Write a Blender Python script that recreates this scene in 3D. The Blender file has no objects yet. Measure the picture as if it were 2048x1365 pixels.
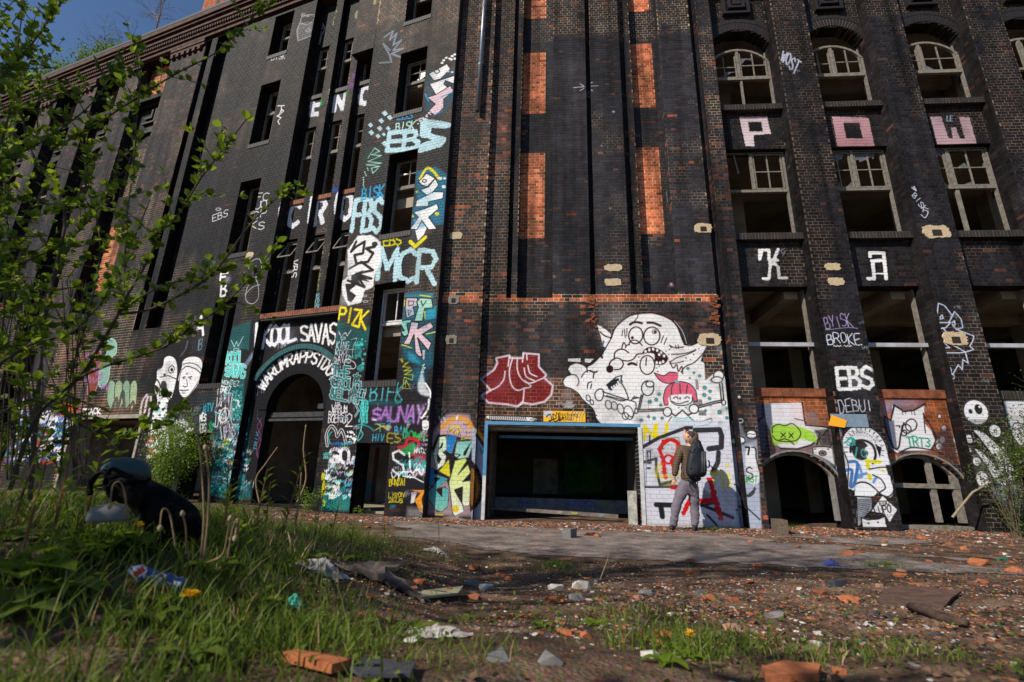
import bpy, math, random
import numpy as np
from mathutils import Vector, Matrix
R_ = math.radians
random.seed(7)
rng = np.random.default_rng(7)
scene = bpy.context.scene
COL = scene.collection
# ------------------------------------------------------------------ camera, world, sun, exposure
F_PX = 950.0; PITCH = R_(16.05); ROLL = R_(1.53); CAM_H = 0.92
cam_data = bpy.data.cameras.new('camera'); cam = bpy.data.objects.new('camera', cam_data); COL.objects.link(cam)
cam_data.sensor_width = 36; cam_data.lens = F_PX / 2048 * 36; cam_data.clip_start = 0.05; cam_data.clip_end = 3000
cam.location = (0, 0, CAM_H)
cam.matrix_world = Matrix.Translation((0, 0, CAM_H)) @ Matrix.Rotation(R_(90) + PITCH, 4, 'X') @ Matrix.Rotation(ROLL, 4, 'Z')
cam_data.dof.use_dof = True; cam_data.dof.focus_distance = 9.5; cam_data.dof.aperture_fstop = 2.8
scene.camera = cam
SUN_AZ = R_(51)           # from -Y towards -X
SUN_EL = R_(37)
to_sun = Vector((-math.sin(SUN_AZ) * math.cos(SUN_EL), -math.cos(SUN_AZ) * math.cos(SUN_EL), math.sin(SUN_EL)))
world = bpy.data.worlds.new('World'); scene.world = world; world.use_nodes = True
wn = world.node_tree.nodes; wn.clear()
sky = wn.new('ShaderNodeTexSky'); sky.sky_type = 'NISHITA'; sky.sun_disc = False
sky.sun_elevation = SUN_EL; sky.sun_rotation = math.atan2(to_sun.x, to_sun.y)
sky.air_density = 1.0; sky.dust_density = 0.2; sky.ozone_density = 5.5
bg = wn.new('ShaderNodeBackground'); bg.inputs['Strength'].default_value = 0.095
wo = wn.new('ShaderNodeOutputWorld')
world.node_tree.links.new(sky.outputs[0], bg.inputs['Color']); world.node_tree.links.new(bg.outputs[0], wo.inputs['Surface'])
sd = bpy.data.lights.new('sun', 'SUN'); sun = bpy.data.objects.new('sun', sd); COL.objects.link(sun)
sd.energy = 4.9; sd.angle = R_(0.5); sd.color = (1.0, 0.92, 0.79)
sun.rotation_euler = to_sun.to_track_quat('Z', 'Y').to_euler(); sun.location = (-20, -10, 20)
scene.view_settings.view_transform = 'Standard'; scene.view_settings.look = 'None'
scene.view_settings.gamma = 1.0; scene.view_settings.exposure = 0.18; scene.view_settings.use_curve_mapping = False

# ------------------------------------------------------------------ geometry of the place: viewing rays and the two facade planes
O_ = np.array([0, 0, CAM_H])
def ray(px, py):
    x = (px - 1024) / F_PX; y = -(py - 682.5) / F_PX
    c, s = math.cos(ROLL), math.sin(ROLL); x, y = c * x - s * y, s * x + c * y
    return np.array([x, math.cos(PITCH) - y * math.sin(PITCH), math.sin(PITCH) + y * math.cos(PITCH)])
def at(px, py, dist):          # point at a distance along Y
    d = ray(px, py); return Vector(O_ + d * (dist / d[1]))
class Plane:
    def __init__(s, P0, az):
        s.P0 = np.array(P0, float); s.D = np.array([math.cos(az), math.sin(az), 0]); s.N = np.array([math.sin(az), -math.cos(az), 0])
    def hit(s, px, py, off=0.0):
        d = ray(px, py); t = ((s.P0 + s.N * off - O_) @ s.N) / (d @ s.N); Q = O_ + d * t
        return (Q - s.P0) @ s.D, Q[2]
    def w(s, u, z, off=0.0):
        q = s.P0 + s.D * u + s.N * off; return (q[0], q[1], z)
PC = Plane((0, 10.35, 0), R_(-4.5))
_u, _z = PC.hit(850, 960, .2); _p = PC.w(_u, 0, .2)
PL = Plane((_p[0], _p[1], 0), R_(-20))

# ------------------------------------------------------------------ helpers
def tag(o, label=None, cat=None, group=None, kind=None):
    if label: o['label'] = label
    if cat: o['category'] = cat
    if group: o['group'] = group
    if kind: o['kind'] = kind
    return o
def empty(name, loc=(0, 0, 0), label=None, cat=None, group=None, parent=None):
    o = bpy.data.objects.new(name, None); COL.objects.link(o); o.location = loc; o.empty_display_size = .1
    if parent: o.parent = parent
    return tag(o, label, cat, group)
def mesh_obj(name, verts, faces, mat, parent=None, smooth=False, mats=None, midx=None):
    me = bpy.data.meshes.new(name); me.from_pydata([tuple(v) for v in verts], [], [tuple(f) for f in faces])
    for m in (mats or [mat]): me.materials.append(m)
    if midx is not None: me.polygons.foreach_set('material_index', midx)
    if smooth: me.polygons.foreach_set('use_smooth', [True] * len(me.polygons))
    me.update()
    o = bpy.data.objects.new(name, me); COL.objects.link(o)
    if parent:
        o.parent = parent
        o.matrix_parent_inverse = parent_world(parent).inverted()
    return o
def parent_world(p):
    m = p.matrix_basis.copy()
    return parent_world(p.parent) @ p.matrix_parent_inverse @ m if p.parent else m
class MB:
    """collects boxes, bars and tubes into one mesh"""
    def __init__(s): s.v = []; s.f = []; s.mi = []; s.cur = 0
    def face(s, pts):
        n = len(s.v); s.v += [tuple(p) for p in pts]; s.f.append(tuple(range(n, n + len(pts)))); s.mi.append(s.cur)
    def hexa(s, a, b):             # two quads (bottom loop a, top loop b)
        n = len(s.v); s.v += [tuple(p) for p in a] + [tuple(p) for p in b]; k = len(a)
        s.f.append(tuple(range(n + k - 1, n - 1, -1))); s.f.append(tuple(range(n + k, n + 2 * k)))
        for i in range(k): s.f.append((n + i, n + (i + 1) % k, n + k + (i + 1) % k, n + k + i))
        s.mi += [s.cur] * (k + 2)
    def box(s, x0, x1, y0, y1, z0, z1):
        s.hexa([(x0, y0, z0), (x1, y0, z0), (x1, y1, z0), (x0, y1, z0)], [(x0, y0, z1), (x1, y0, z1), (x1, y1, z1), (x0, y1, z1)])
    def pbox(s, P, u0, u1, z0, z1, o0, o1):   # box in facade coordinates, o0 back, o1 front
        s.hexa([P.w(u0, z0, o1), P.w(u1, z0, o1), P.w(u1, z0, o0), P.w(u0, z0, o0)], [P.w(u0, z1, o1), P.w(u1, z1, o1), P.w(u1, z1, o0), P.w(u0, z1, o0)])
    def bar(s, a, b, w, h=None, n=4, tw=0.0):
        a = Vector(a); b = Vector(b); h = h or w; d = (b - a).normalized()
        up = Vector((0, 0, 1)) if abs(d.z) < .9 else Vector((0, 1, 0))
        x = d.cross(up).normalized(); y = d.cross(x)
        A = []; B = []
        for i in range(n):
            t = 2 * math.pi * (i + .5) / n + tw; k = 1.41421 if n == 4 else 1
            q = x * (math.cos(t) * w * .5 * k) + y * (math.sin(t) * h * .5 * k); A.append(a + q); B.append(b + q)
        s.hexa(A, B)
    def tube(s, pts, radii, n=6, caps=True):
        pts = [Vector(p) for p in pts]; base = len(s.v); m = len(pts)
        if not hasattr(radii, '__len__'): radii = [radii] * m
        px = None
        for i, p in enumerate(pts):
            d = (pts[min(i + 1, m - 1)] - pts[max(i - 1, 0)]).normalized()
            if px is None:
                up = Vector((0, 0, 1)) if abs(d.z) < .9 else Vector((0, 1, 0)); px = d.cross(up).normalized()
            else: px = (px - d * px.dot(d)).normalized()
            py = d.cross(px)
            for k in range(n):
                t = 2 * math.pi * k / n; s.v.append(tuple(p + (px * math.cos(t) + py * math.sin(t)) * radii[i]))
        for i in range(m - 1):
            for k in range(n):
                s.f.append((base + i * n + k, base + i * n + (k + 1) % n, base + (i + 1) * n + (k + 1) % n, base + (i + 1) * n + k)); s.mi.append(s.cur)
        if caps:
            s.f.append(tuple(base + k for k in range(n - 1, -1, -1))); s.f.append(tuple(base + (m - 1) * n + k for k in range(n))); s.mi += [s.cur] * 2
    def build(s, name, mat, parent=None, smooth=False, mats=None):
        return mesh_obj(name, s.v, s.f, mat, parent, smooth, mats, s.mi if mats else None)
MATS = {}
def mat(name, rgb=(.5, .5, .5), rough=.8, metal=0, noise=.0, nscale=8, rgb2=None, bump=0, spec=.25, coat=0, trans=0, sub=0, alpha=1):
    if name in MATS: return MATS[name]
    m = bpy.data.materials.new(name); m.use_nodes = True; nt = m.node_tree; N = nt.nodes; Lk = nt.links
    b = N['Principled BSDF']; b.inputs['Base Color'].default_value = (*rgb, 1); b.inputs['Roughness'].default_value = rough
    b.inputs['Metallic'].default_value = metal; b.inputs['Specular IOR Level'].default_value = spec
    b.inputs['Coat Weight'].default_value = coat; b.inputs['Alpha'].default_value = alpha
    if trans: b.inputs['Transmission Weight'].default_value = trans
    if noise or rgb2 is not None or bump:
        tc = N.new('ShaderNodeNewGeometry'); nz = N.new('ShaderNodeTexNoise'); nz.inputs['Scale'].default_value = nscale; nz.inputs['Detail'].default_value = 6; nz.inputs['Roughness'].default_value = .65
        Lk.new(tc.outputs['Position'], nz.inputs['Vector'])
        cr = N.new('ShaderNodeValToRGB'); Lk.new(nz.outputs['Fac'], cr.inputs['Fac'])
        c2 = rgb2 or tuple(c * (1 - noise) for c in rgb)
        cr.color_ramp.elements[0].position = .38; cr.color_ramp.elements[0].color = (*c2, 1)
        cr.color_ramp.elements[1].position = .62; cr.color_ramp.elements[1].color = (*rgb, 1)
        Lk.new(cr.outputs['Color'], b.inputs['Base Color'])
        if bump:
            bp = N.new('ShaderNodeBump'); bp.inputs['Strength'].default_value = bump; bp.inputs['Distance'].default_value = .01
            Lk.new(nz.outputs['Fac'], bp.inputs['Height']); Lk.new(bp.outputs['Normal'], b.inputs['Normal'])
    MATS[name] = m; return m
def vnoise(x, y, seed=0):
    """smooth value noise in 2D for arrays"""
    xi = np.floor(x).astype(int); yi = np.floor(y).astype(int); xf = x - xi; yf = y - yi
    def h(a, b):
        n = (a * 374761393 + b * 668265263 + seed * 144665) & 0x7fffffff
        n = ((n ^ (n >> 13)) * 1274126177) & 0x7fffffff
        return ((n ^ (n >> 16)) & 0xffff) / 65535.0
    sx = xf * xf * (3 - 2 * xf); sy = yf * yf * (3 - 2 * yf)
    a = h(xi, yi); b = h(xi + 1, yi); c = h(xi, yi + 1); d = h(xi + 1, yi + 1)
    return (a * (1 - sx) + b * sx) * (1 - sy) + (c * (1 - sx) + d * sx) * sy
def fbm(x, y, seed=0, o=4):
    x = np.asarray(x, float); y = np.asarray(y, float)
    t = 0; a = .5; n = 0
    for i in range(o): t = t + a * vnoise(x * 2 ** i + 17 * i, y * 2 ** i + 5 * i, seed + i); n += a; a *= .5
    return t / n
# ------------------------------------------------------------------ paint on the walls: a sheet of colour per facade plane, in metres
def hexc(c):
    if isinstance(c, str): return np.array([int(c[i:i + 2], 16) / 255 for i in (0, 2, 4)])
    return np.array(c, float)
def catmull(pts, n=6, closed=False):
    P = [np.array(p, float) for p in pts]; m = len(P)
    if m < 3: return [tuple(p) for p in P]
    out = []
    for i in range(m if closed else m - 1):
        p1 = P[i]; p2 = P[(i + 1) % m]; p0 = P[(i - 1) % m] if (closed or i > 0) else p1; p3 = P[(i + 2) % m] if (closed or i + 2 < m) else p2
        for k in range(n):
            t = k / n
            out.append(tuple(.5 * ((2 * p1) + (-p0 + p2) * t + (2 * p0 - 5 * p1 + 4 * p2 - p3) * t * t + (-p0 + 3 * p1 - 3 * p2 + p3) * t ** 3)))
    if not closed: out.append(tuple(P[-1]))
    return out
class Canvas:
    def __init__(s, P, u0, u1, z0, z1, res):
        s.P = P; s.u0 = u0; s.z0 = z0; s.res = res; s.w = int((u1 - u0) / res); s.h = int((z1 - z0) / res)
        s.u1 = u0 + s.w * res; s.z1 = z0 + s.h * res
        s.c = np.zeros((s.h, s.w, 3), np.float32); s.a = np.zeros((s.h, s.w), np.float32); s.off = 0.0; s.k = 1.0
        Y, X = np.mgrid[0:s.h, 0:s.w]; s.fade = np.clip(.55 + .95 * fbm(X * .035, Y * .02, 77, 4), 0, 1).astype(np.float32)
    def px(s, p):
        u, z = s.P.hit(p[0], p[1], s.off)
        if s.P is PC: u += min(1.4, max(0, (u - 3.0) / 4)) * float(np.interp(z, [0, 1, 2.7, 5, 10, 13.5], [.5, .36, .15, 0, 0, .15]))     # keeps each painting on its own pillar
        return ((u - s.u0) / s.res, (z - s.z0) / s.res)
    def scale(s, p):
        a = s.px(p); b = s.px((p[0] + 1, p[1])); c = s.px((p[0], p[1] + 1))
        return math.sqrt(math.hypot(a[0] - b[0], a[1] - b[1]) * math.hypot(a[0] - c[0], a[1] - c[1]))
    def comp(s, x0, y0, m, col):
        h, w = m.shape; m = m * s.fade[y0:y0 + h, x0:x0 + w]; A = s.a[y0:y0 + h, x0:x0 + w]; Cc = s.c[y0:y0 + h, x0:x0 + w]
        na = A + m * (1 - A); k = (m / np.maximum(na, 1e-5))[..., None]
        Cc[:] = Cc * (1 - k) + col * k; A[:] = na
    def _box(s, xs, ys, pad):
        x0 = max(0, int(min(xs) - pad)); x1 = min(s.w, int(max(xs) + pad) + 2); y0 = max(0, int(min(ys) - pad)); y1 = min(s.h, int(max(ys) + pad) + 2)
        return x0, x1, y0, y1
    def raw_line(s, Q, wd, col, alpha=1, soft=.6, rag=0):
        xs = [q[0] for q in Q]; ys = [q[1] for q in Q]; r = wd / 2
        x0, x1, y0, y1 = s._box(xs, ys, r + soft + 2)
        if x1 <= x0 or y1 <= y0: return
        D = np.full((y1 - y0, x1 - x0), 1e9, np.float32)
        for a, b in zip(Q[:-1], Q[1:]):
            bx0, bx1, by0, by1 = s._box((a[0], b[0]), (a[1], b[1]), r + soft + 2)
            if bx1 <= bx0 or by1 <= by0: continue
            Y, X = np.mgrid[by0:by1, bx0:bx1]; X = X + .5 - a[0]; Y = Y + .5 - a[1]
            dx, dy = b[0] - a[0], b[1] - a[1]; L2 = dx * dx + dy * dy + 1e-9
            t = np.clip((X * dx + Y * dy) / L2, 0, 1); d = np.hypot(X - t * dx, Y - t * dy)
            sub = D[by0 - y0:by1 - y0, bx0 - x0:bx1 - x0]; np.minimum(sub, d, out=sub)
        if rag:
            Y, X = np.mgrid[y0:y1, x0:x1]; D = D + (fbm(X * .35, Y * .35, 3, 2) - .5) * rag
        m = np.clip((r - D) / soft + .5, 0, 1) * alpha
        s.comp(x0, y0, m, hexc(col))
    def line(s, pts, wd, col, alpha=1, soft=.9, sm=False, rag=0, closed=False):
        if sm: pts = catmull(pts, 6, closed)
        elif closed: pts = list(pts) + [pts[0]]
        k = s.scale(pts[len(pts) // 2]); s.raw_line([s.px(p) for p in pts], max(wd * k, .7), col, alpha, max(.9, soft * k), rag)
    def poly(s, pts, col, alpha=1, soft=.9, sm=False, rag=0, grad=None):
        if sm: pts = catmull(pts, 6, True)
        Q = np.array([s.px(p) for p in pts]); x0, x1, y0, y1 = s._box(Q[:, 0], Q[:, 1], soft * 2 + 2)
        if x1 <= x0 or y1 <= y0: return
        Y, X = np.mgrid[y0:y1, x0:x1]; X = X + .5; Y = Y + .5
        ins = np.zeros(X.shape, bool); D = np.full(X.shape, 1e9)
        n = len(Q)
        for i in range(n):
            ax, ay = Q[i]; bx, by = Q[(i + 1) % n]
            if ay != by:
                c = ((ay > Y) != (by > Y)) & (X < (bx - ax) * (Y - ay) / (by - ay) + ax); ins ^= c
            dx, dy = bx - ax, by - ay; t = np.clip(((X - ax) * dx + (Y - ay) * dy) / (dx * dx + dy * dy + 1e-9), 0, 1)
            D = np.minimum(D, (X - ax - t * dx) ** 2 + (Y - ay - t * dy) ** 2)
        D = np.sqrt(D) * np.where(ins, 1, -1)
        if rag: D = D + (fbm(X * .3, Y * .3, 5, 2) - .5) * rag
        m = np.clip(D / soft + .5, 0, 1) * alpha
        c = hexc(col)
        if grad is not None:       # second colour with height, as sprayed
            t = np.clip((Y - Q[:, 1].min()) / max(1, np.ptp(Q[:, 1])), 0, 1)[..., None]; c = c * t + hexc(grad) * (1 - t)
        s.comp(x0, y0, m, c)
    def ell(s, cx, cy, rx, ry, col, alpha=1, line=0, rot=0, soft=.9):
        pts = []
        for i in range(20):
            t = 2 * math.pi * i / 20; x = rx * math.cos(t); y = ry * math.sin(t)
            pts.append((cx + x * math.cos(rot) - y * math.sin(rot), cy + x * math.sin(rot) + y * math.cos(rot)))
        if line: s.line(pts, line, col, alpha, soft, closed=True)
        else: s.poly(pts, col, alpha, soft)
    def spray(s, x, y, r, col, alpha=.6):
        q = s.px((x, y)); k = s.scale((x, y)) * r; x0, x1, y0, y1 = s._box([q[0]], [q[1]], k * 1.6)
        if x1 <= x0 or y1 <= y0: return
        Y, X = np.mgrid[y0:y1, x0:x1]; d = ((X + .5 - q[0]) ** 2 + (Y + .5 - q[1]) ** 2) / (k * k)
        s.comp(x0, y0, (np.exp(-d * 1.8) * alpha * (.75 + .5 * fbm(X * .12, Y * .12, 8, 3))).clip(0, 1), hexc(col))
    def text(s, string, quad, wd, col, alpha=1, gap=.22, jit=0, rag=0, soft=.9, outline=None, ow=0, seed=1, sm=False):
        """quad = top-left, top-right, bottom-right, bottom-left in photo points"""
        r = random.Random(seed); tl, tr, br, bl = [np.array(q, float) for q in quad]; n = len(string)
        def pt(a, b): return tuple((tl * (1 - a) + tr * a) * b + (bl * (1 - a) + br * a) * (1 - b))
        segs = []
        for i, ch in enumerate(string):
            j1, j2 = r.uniform(-jit, jit), r.uniform(-jit, jit)
            for st in FONT.get(ch, FONT.get(ch.upper(), [])):
                segs.append([pt((i + (x * (1 - gap) + gap / 2) + r.uniform(-jit, jit) * .3) / n, y + j1 + j2 * (x - .5) + r.uniform(-jit, jit) * .4) for x, y in st])
        if outline:
            for g in segs: s.line(g, wd + ow * 2, outline, alpha, soft, sm=sm, rag=rag)
        for g in segs: s.line(g, wd, col, alpha, soft, sm=sm, rag=rag)
    def tagline(s, x, y, w, h, col, wd=1.6, seed=0, alpha=.9, n=7, slant=0.2):
        """a quick illegible tag: one looping stroke"""
        r = random.Random(seed); pts = []
        for i in range(n * 2 + 1):
            t = i / (n * 2); pts.append((x + w * (t + r.uniform(-.08, .08)) + slant * h * (.5 - (i % 2)), y + h * ((i % 2) * r.uniform(.6, 1) + (1 - i % 2) * r.uniform(0, .35))))
        s.line(pts, wd, col, alpha, sm=True)
    def image(s, name):
        im = bpy.data.images.new(name, s.w, s.h, alpha=True); im.alpha_mode = 'CHANNEL_PACKED'
        buf = np.concatenate([s.c, s.a[..., None]], 2).astype(np.float32).clip(0, 1); im.pixels.foreach_set(buf.ravel()); im.update(); im.pack()
        return im
FONT = {
 'A': [[(0, 0), (.5, 1), (1, 0)], [(.2, .38), (.8, .38)]], 'B': [[(0, 0), (0, 1), (.7, .95), (.8, .75), (.6, .55), (0, .52)], [(.6, .52), (1, .35), (.85, .05), (0, 0)]],
 'C': [[(1, .85), (.6, 1), (.15, .85), (0, .5), (.15, .12), (.6, 0), (1, .15)]], 'D': [[(0, 0), (0, 1), (.6, .95), (1, .5), (.6, .05), (0, 0)]],
 'E': [[(1, 1), (0, 1), (0, 0), (1, 0)], [(0, .5), (.8, .5)]], 'F': [[(1, 1), (0, 1), (0, 0)], [(0, .52), (.75, .52)]],
 'G': [[(1, .85), (.55, 1), (.1, .8), (0, .45), (.15, .1), (.6, 0), (1, .15), (1, .48), (.6, .48)]], 'H': [[(0, 0), (0, 1)], [(1, 0), (1, 1)], [(0, .5), (1, .5)]],
 'I': [[(.5, 0), (.5, 1)]], 'J': [[(.9, 1), (.9, .25), (.6, 0), (.2, .05), (0, .3)]], 'K': [[(0, 0), (0, 1)], [(1, 1), (.05, .48), (1, 0)]],
 'L': [[(0, 1), (0, 0), (1, 0)]], 'M': [[(0, 0), (.05, 1), (.5, .35), (.95, 1), (1, 0)]], 'N': [[(0, 0), (0, 1), (1, 0), (1, 1)]],
 'O': [[(.5, 1), (.1, .85), (0, .5), (.1, .15), (.5, 0), (.9, .15), (1, .5), (.9, .85), (.5, 1)]], 'P': [[(0, 0), (0, 1), (.75, .97), (1, .75), (.75, .5), (0, .45)]],
 'Q': [[(.5, 1), (.1, .85), (0, .5), (.1, .15), (.5, 0), (.9, .15), (1, .5), (.9, .85), (.5, 1)], [(.6, .3), (1, 0)]],
 'R': [[(0, 0), (0, 1), (.75, .97), (1, .75), (.75, .5), (0, .45)], [(.45, .47), (1, 0)]], 'S': [[(1, .85), (.55, 1), (.05, .85), (.1, .6), (.9, .42), (1, .18), (.5, 0), (0, .13)]],
 'T': [[(0, 1), (1, 1)], [(.5, 1), (.5, 0)]], 'U': [[(0, 1), (0, .2), (.3, 0), (.7, 0), (1, .2), (1, 1)]], 'V': [[(0, 1), (.5, 0), (1, 1)]],
 'W': [[(0, 1), (.22, 0), (.5, .7), (.78, 0), (1, 1)]], 'X': [[(0, 0), (1, 1)], [(0, 1), (1, 0)]], 'Y': [[(0, 1), (.5, .5), (1, 1)], [(.5, .5), (.45, 0)]],
 'Z': [[(0, 1), (1, 1), (0, 0), (1, 0)]], '0': [[(.5, 1), (0, .7), (0, .3), (.5, 0), (1, .3), (1, .7), (.5, 1)]], '1': [[(.2, .75), (.6, 1), (.6, 0)]],
 '2': [[(0, .8), (.4, 1), (.95, .85), (.9, .55), (0, 0), (1, 0)]], '5': [[(1, 1), (.1, 1), (.05, .55), (.7, .6), (1, .3), (.6, 0), (0, .08)]], '&': [[(1, 0), (.2, .75), (.35, 1), (.65, .9), (.55, .65), (0, .3), (.3, 0), (.7, .05), (1, .4)]],
 '?': [[(0, .8), (.4, 1), (.9, .8), (.5, .5), (.5, .3)], [(.5, .08), (.5, .02)]], '!': [[(.5, 1), (.5, .3)], [(.5, .1), (.5, .02)]], '-': [[(0, .5), (1, .5)]], ':': [[(.5, .7), (.5, .65)], [(.5, .2), (.5, .15)]],
 '*': [[(.5, .9), (.2, .1), (.95, .6), (.05, .6), (.8, .1), (.5, .9)]], '3': [[(0, .9), (.6, 1), (.9, .75), (.4, .55), (1, .3), (.6, 0), (0, .1)]], '8': [[(.5, .52), (.1, .78), (.5, 1), (.9, .78), (.5, .52), (0, .25), (.5, 0), (1, .25), (.5, .52)]],
 '~': [[(0, .5), (.12, .8), (.3, .2), (.5, .8), (.7, .2), (.9, .8), (1, .5)]],
}
CC = Canvas(PC, -2.1, 14.6, -.1, 13.9, .0125)
CL = Canvas(PL, -21, .3, -.1, 16.0, .0125)
# ------------------------------------------------------------------ the graffiti, traced on the wall it is painted on
def T(x0, y0, s): return lambda *p: [(x0 + p[i] / s, y0 + p[i + 1] / s) for i in range(0, len(p), 2)]
WH = 'f4f3f5'; BK = '141216'; LB = 'b9dbe6'; TE = '1c7f86'; TL = '49c9c4'; YE = 'f0dc18'; PK = 'dcbfca'
def q4(x0, y0, x1, y1, sl=0, sk=0):  # slanted text box: left-top x0,y0 right-bottom x1,y1; sl = rise over the width; sk = lean
    return [(x0 + sk, y0), (x1 + sk, y0 - sl), (x1, y1 - sl), (x0, y1)]
def Lf(off): CL.off = off
def Cf(off): CC.off = off
# ============ stair tower (left plane) ============
Lf(0)
# dark painted ground of the lower tower, teal haze
CL.poly([(690, 770), (858, 772), (850, 1000), (640, 1000), (640, 860)], '1d1b22', .85, 6)
CL.poly([(655, 690), (700, 640), (745, 650), (735, 760), (720, 880), (690, 1000), (640, 1005), (645, 800)], '1d1b22', .8, 8)
CL.poly([(675, 640), (748, 655), (745, 700), (690, 690), (668, 720)], '17605f', .8, 6)
CL.poly([(455, 660), (505, 640), (497, 760), (470, 985), (420, 970), (440, 790)], '16595c', .8, 8)
CL.poly([(385, 790), (450, 780), (440, 865), (390, 868)], '1b2a33', .8, 8)
CL.poly([(646, 985), (715, 960), (712, 1022), (640, 1020)], '1c8a86', .75, 6); CL.poly([(425, 945), (475, 950), (470, 1000), (420, 990)], '1f908c', .75, 5)
# KOOL SAVAS column
t = T(400, 620, 3.414)
CL.poly(t(175, 280, 325, 275, 330, 380, 300, 470, 165, 455, 170, 330), BK, .9, 2, sm=True)
CL.text('KOOL', t(185, 290, 300, 285, 295, 375, 180, 370), 3.4, '5fe0d8', outline=WH, ow=.9, gap=.1, seed=4)
CL.text('SAVAS', t(175, 390, 318, 380, 310, 465, 172, 450), 3.4, '43cfc9', outline=WH, ow=.9, gap=.1, seed=5)
CL.line(t(215, 210, 235, 255, 250, 215, 262, 250, 295, 185), 1.2, WH); CL.ell(*t(248, 270)[0], 6, 2, WH, 1, line=1)
CL.text('MONTEZ', t(150, 480, 270, 488, 268, 520, 150, 512), 1.2, WH, jit=.15, seed=9); CL.text('GREZ', t(140, 520, 215, 530, 210, 575, 138, 560), 1.9, WH, jit=.15, seed=19)
for k, s in enumerate(('THE R', 'ROOTS', '&GASP', 'REBEL', 'GASH')): CL.text(s, t(220, 555 + k * 40, 290, 560 + k * 42, 285, 590 + k * 42, 215, 588 + k * 40), 1.1, TL, jit=.2, seed=30 + k)
CL.poly(t(140, 580, 215, 610, 225, 720, 205, 800, 235, 880, 200, 900, 150, 840, 130, 750, 95, 700), 'a9a9b4', .9, 1)
CL.text('HOK', [t(130, 585)[0], t(215, 610)[0], t(235, 880)[0], t(110, 840)[0]], 4.5, '2b2b35', outline=WH, ow=1.4, gap=.05, jit=.2, seed=77)
CL.line(t(150, 600, 105, 700, 165, 720, 150, 790, 195, 760, 175, 840, 230, 790, 180, 900), 5, '3a3a45'); CL.line(t(150, 600, 105, 700, 165, 720, 150, 790, 195, 760, 175, 840, 230, 790, 180, 900), 1.4, WH)
CL.ell(*t(165, 720)[0], 9, 15, WH, 1, line=2.2, rot=.3); CL.ell(*t(165, 720)[0], 4, 8, WH, 1, line=1.4, rot=.3)
for k in range(46):
    x, y = random.uniform(100, 245), random.uniform(860, 1080); CL.tagline(*t(x, y)[0], random.uniform(5, 12), random.uniform(5, 12), random.choice([WH, WH, WH, TL, BK, BK, 'd9d63c']), 1.3, k, n=3)
for k in range(40): CL.ell(*t(random.uniform(225, 270), random.uniform(560, 1000))[0], *(2 * [random.uniform(.8, 2.3)]), random.choice([WH, WH, TL]))
CL.text('*', t(230, 780, 280, 780, 275, 825, 225, 825), 1.8, TL); CL.text('*', t(82, 765, 105, 765, 105, 805, 80, 805), 1.3, TL)
CL.text('HARUM', t(85, 1100, 235, 1105, 225, 1190, 78, 1180), 1.6, '9fc9d0', jit=.1, seed=3); CL.text('TEST', t(80, 1130, 230, 1150, 222, 1200, 75, 1180), 1.3, WH, jit=.2, seed=8)
for k in range(26): CL.ell(*t(random.uniform(70, 230), random.uniform(1195, 1250))[0], 1.5, 2, '5fd8d0', .8)
CL.text('RTV', t(25, 660, 95, 630, 92, 690, 20, 705), 2, '2aa9c4', jit=.1); CL.text('MES', t(0, 715, 45, 705, 42, 755, -2, 760), 2.2, WH, jit=.1); CL.text('EBS', t(0, 775, 45, 780, 42, 835, 0, 835), 1.5, WH, jit=.1); CL.text('8', t(60, 765, 85, 765, 85, 845, 58, 845), 3, '1c8a45')
# arch panel
Lf(-.22)
CL.poly(t(395, 85, 935, 60, 930, 330, 890, 470, 870, 1330, 800, 1340, 340, 1300, 350, 560, 380, 300), '17161b', .95, 3)
CL.text('KOOL', t(430, 118, 660, 100, 655, 205, 425, 262), 5.2, WH, outline='b8c4e8', ow=.8, gap=.08, jit=.05, seed=2, rag=1)
CL.text('SAVAS', t(685, 105, 935, 90, 930, 235, 690, 215), 4.6, WH, gap=.08, jit=.05, seed=3, rag=1)
for k in range(16): x = random.uniform(440, 915); CL.line(t(x, 200, x - 2, 200 + random.uniform(30, 95)), .9, WH, .8)
# WARUM RAPPST DU round the arch
for i, ch in enumerate('WARUMRAPPSTDU?'):
    th = math.radians(156 - 124 * (i + .5) / 14); uc, zc, r0, r1 = -3.93, 2.42, 1.19, 1.50
    def PT(x, y, th=th): a = th - (x - .5) * .125; r = r0 + (r1 - r0) * y; return (uc + r * math.cos(a), zc + r * math.sin(a))
    for st in FONT[ch]: CL.raw_line([((u - CL.u0) / CL.res, (z - CL.z0) / CL.res) for u, z in (PT(*p) for p in st)], 4.6, WH, 1, 1.4, 1.2)
for k in range(9): x = random.uniform(380, 500); CL.line(t(x, 440 + (500 - x) * .4, x - 6, 540 + random.uniform(0, 90)), 1.0, 'c9d6f0', .7)
CL.poly(t(355, 420, 415, 330, 405, 300, 350, 380), 'b8c8f0', .6, 6)
for x0, col in ((395, '8a3f78'), (285, '71386a')):
    CL.line(t(x0, 740, x0 + 25, 790, x0, 850, x0 + 22, 900, x0 - 8, 980, x0 + 15, 1040, x0 - 15, 1120), 1.8, col, .8, sm=True); CL.line(t(x0 + 25, 745, x0 - 5, 800, x0 + 20, 860, x0 - 10, 930, x0 + 5, 1000), 1.5, col, .8, sm=True)
CL.text('TRIV', [t(365, 960)[0], t(385, 830)[0], t(400, 840)[0], t(382, 965)[0]], 1.3, '3a9dc0'); CL.tagline(*t(365, 1150)[0], 12, 22, 'c9cdd8', 1.1, 3); CL.poly(t(235, 1200, 350, 1180, 350, 1290, 230, 1280), '136468', .8, 8)
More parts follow.
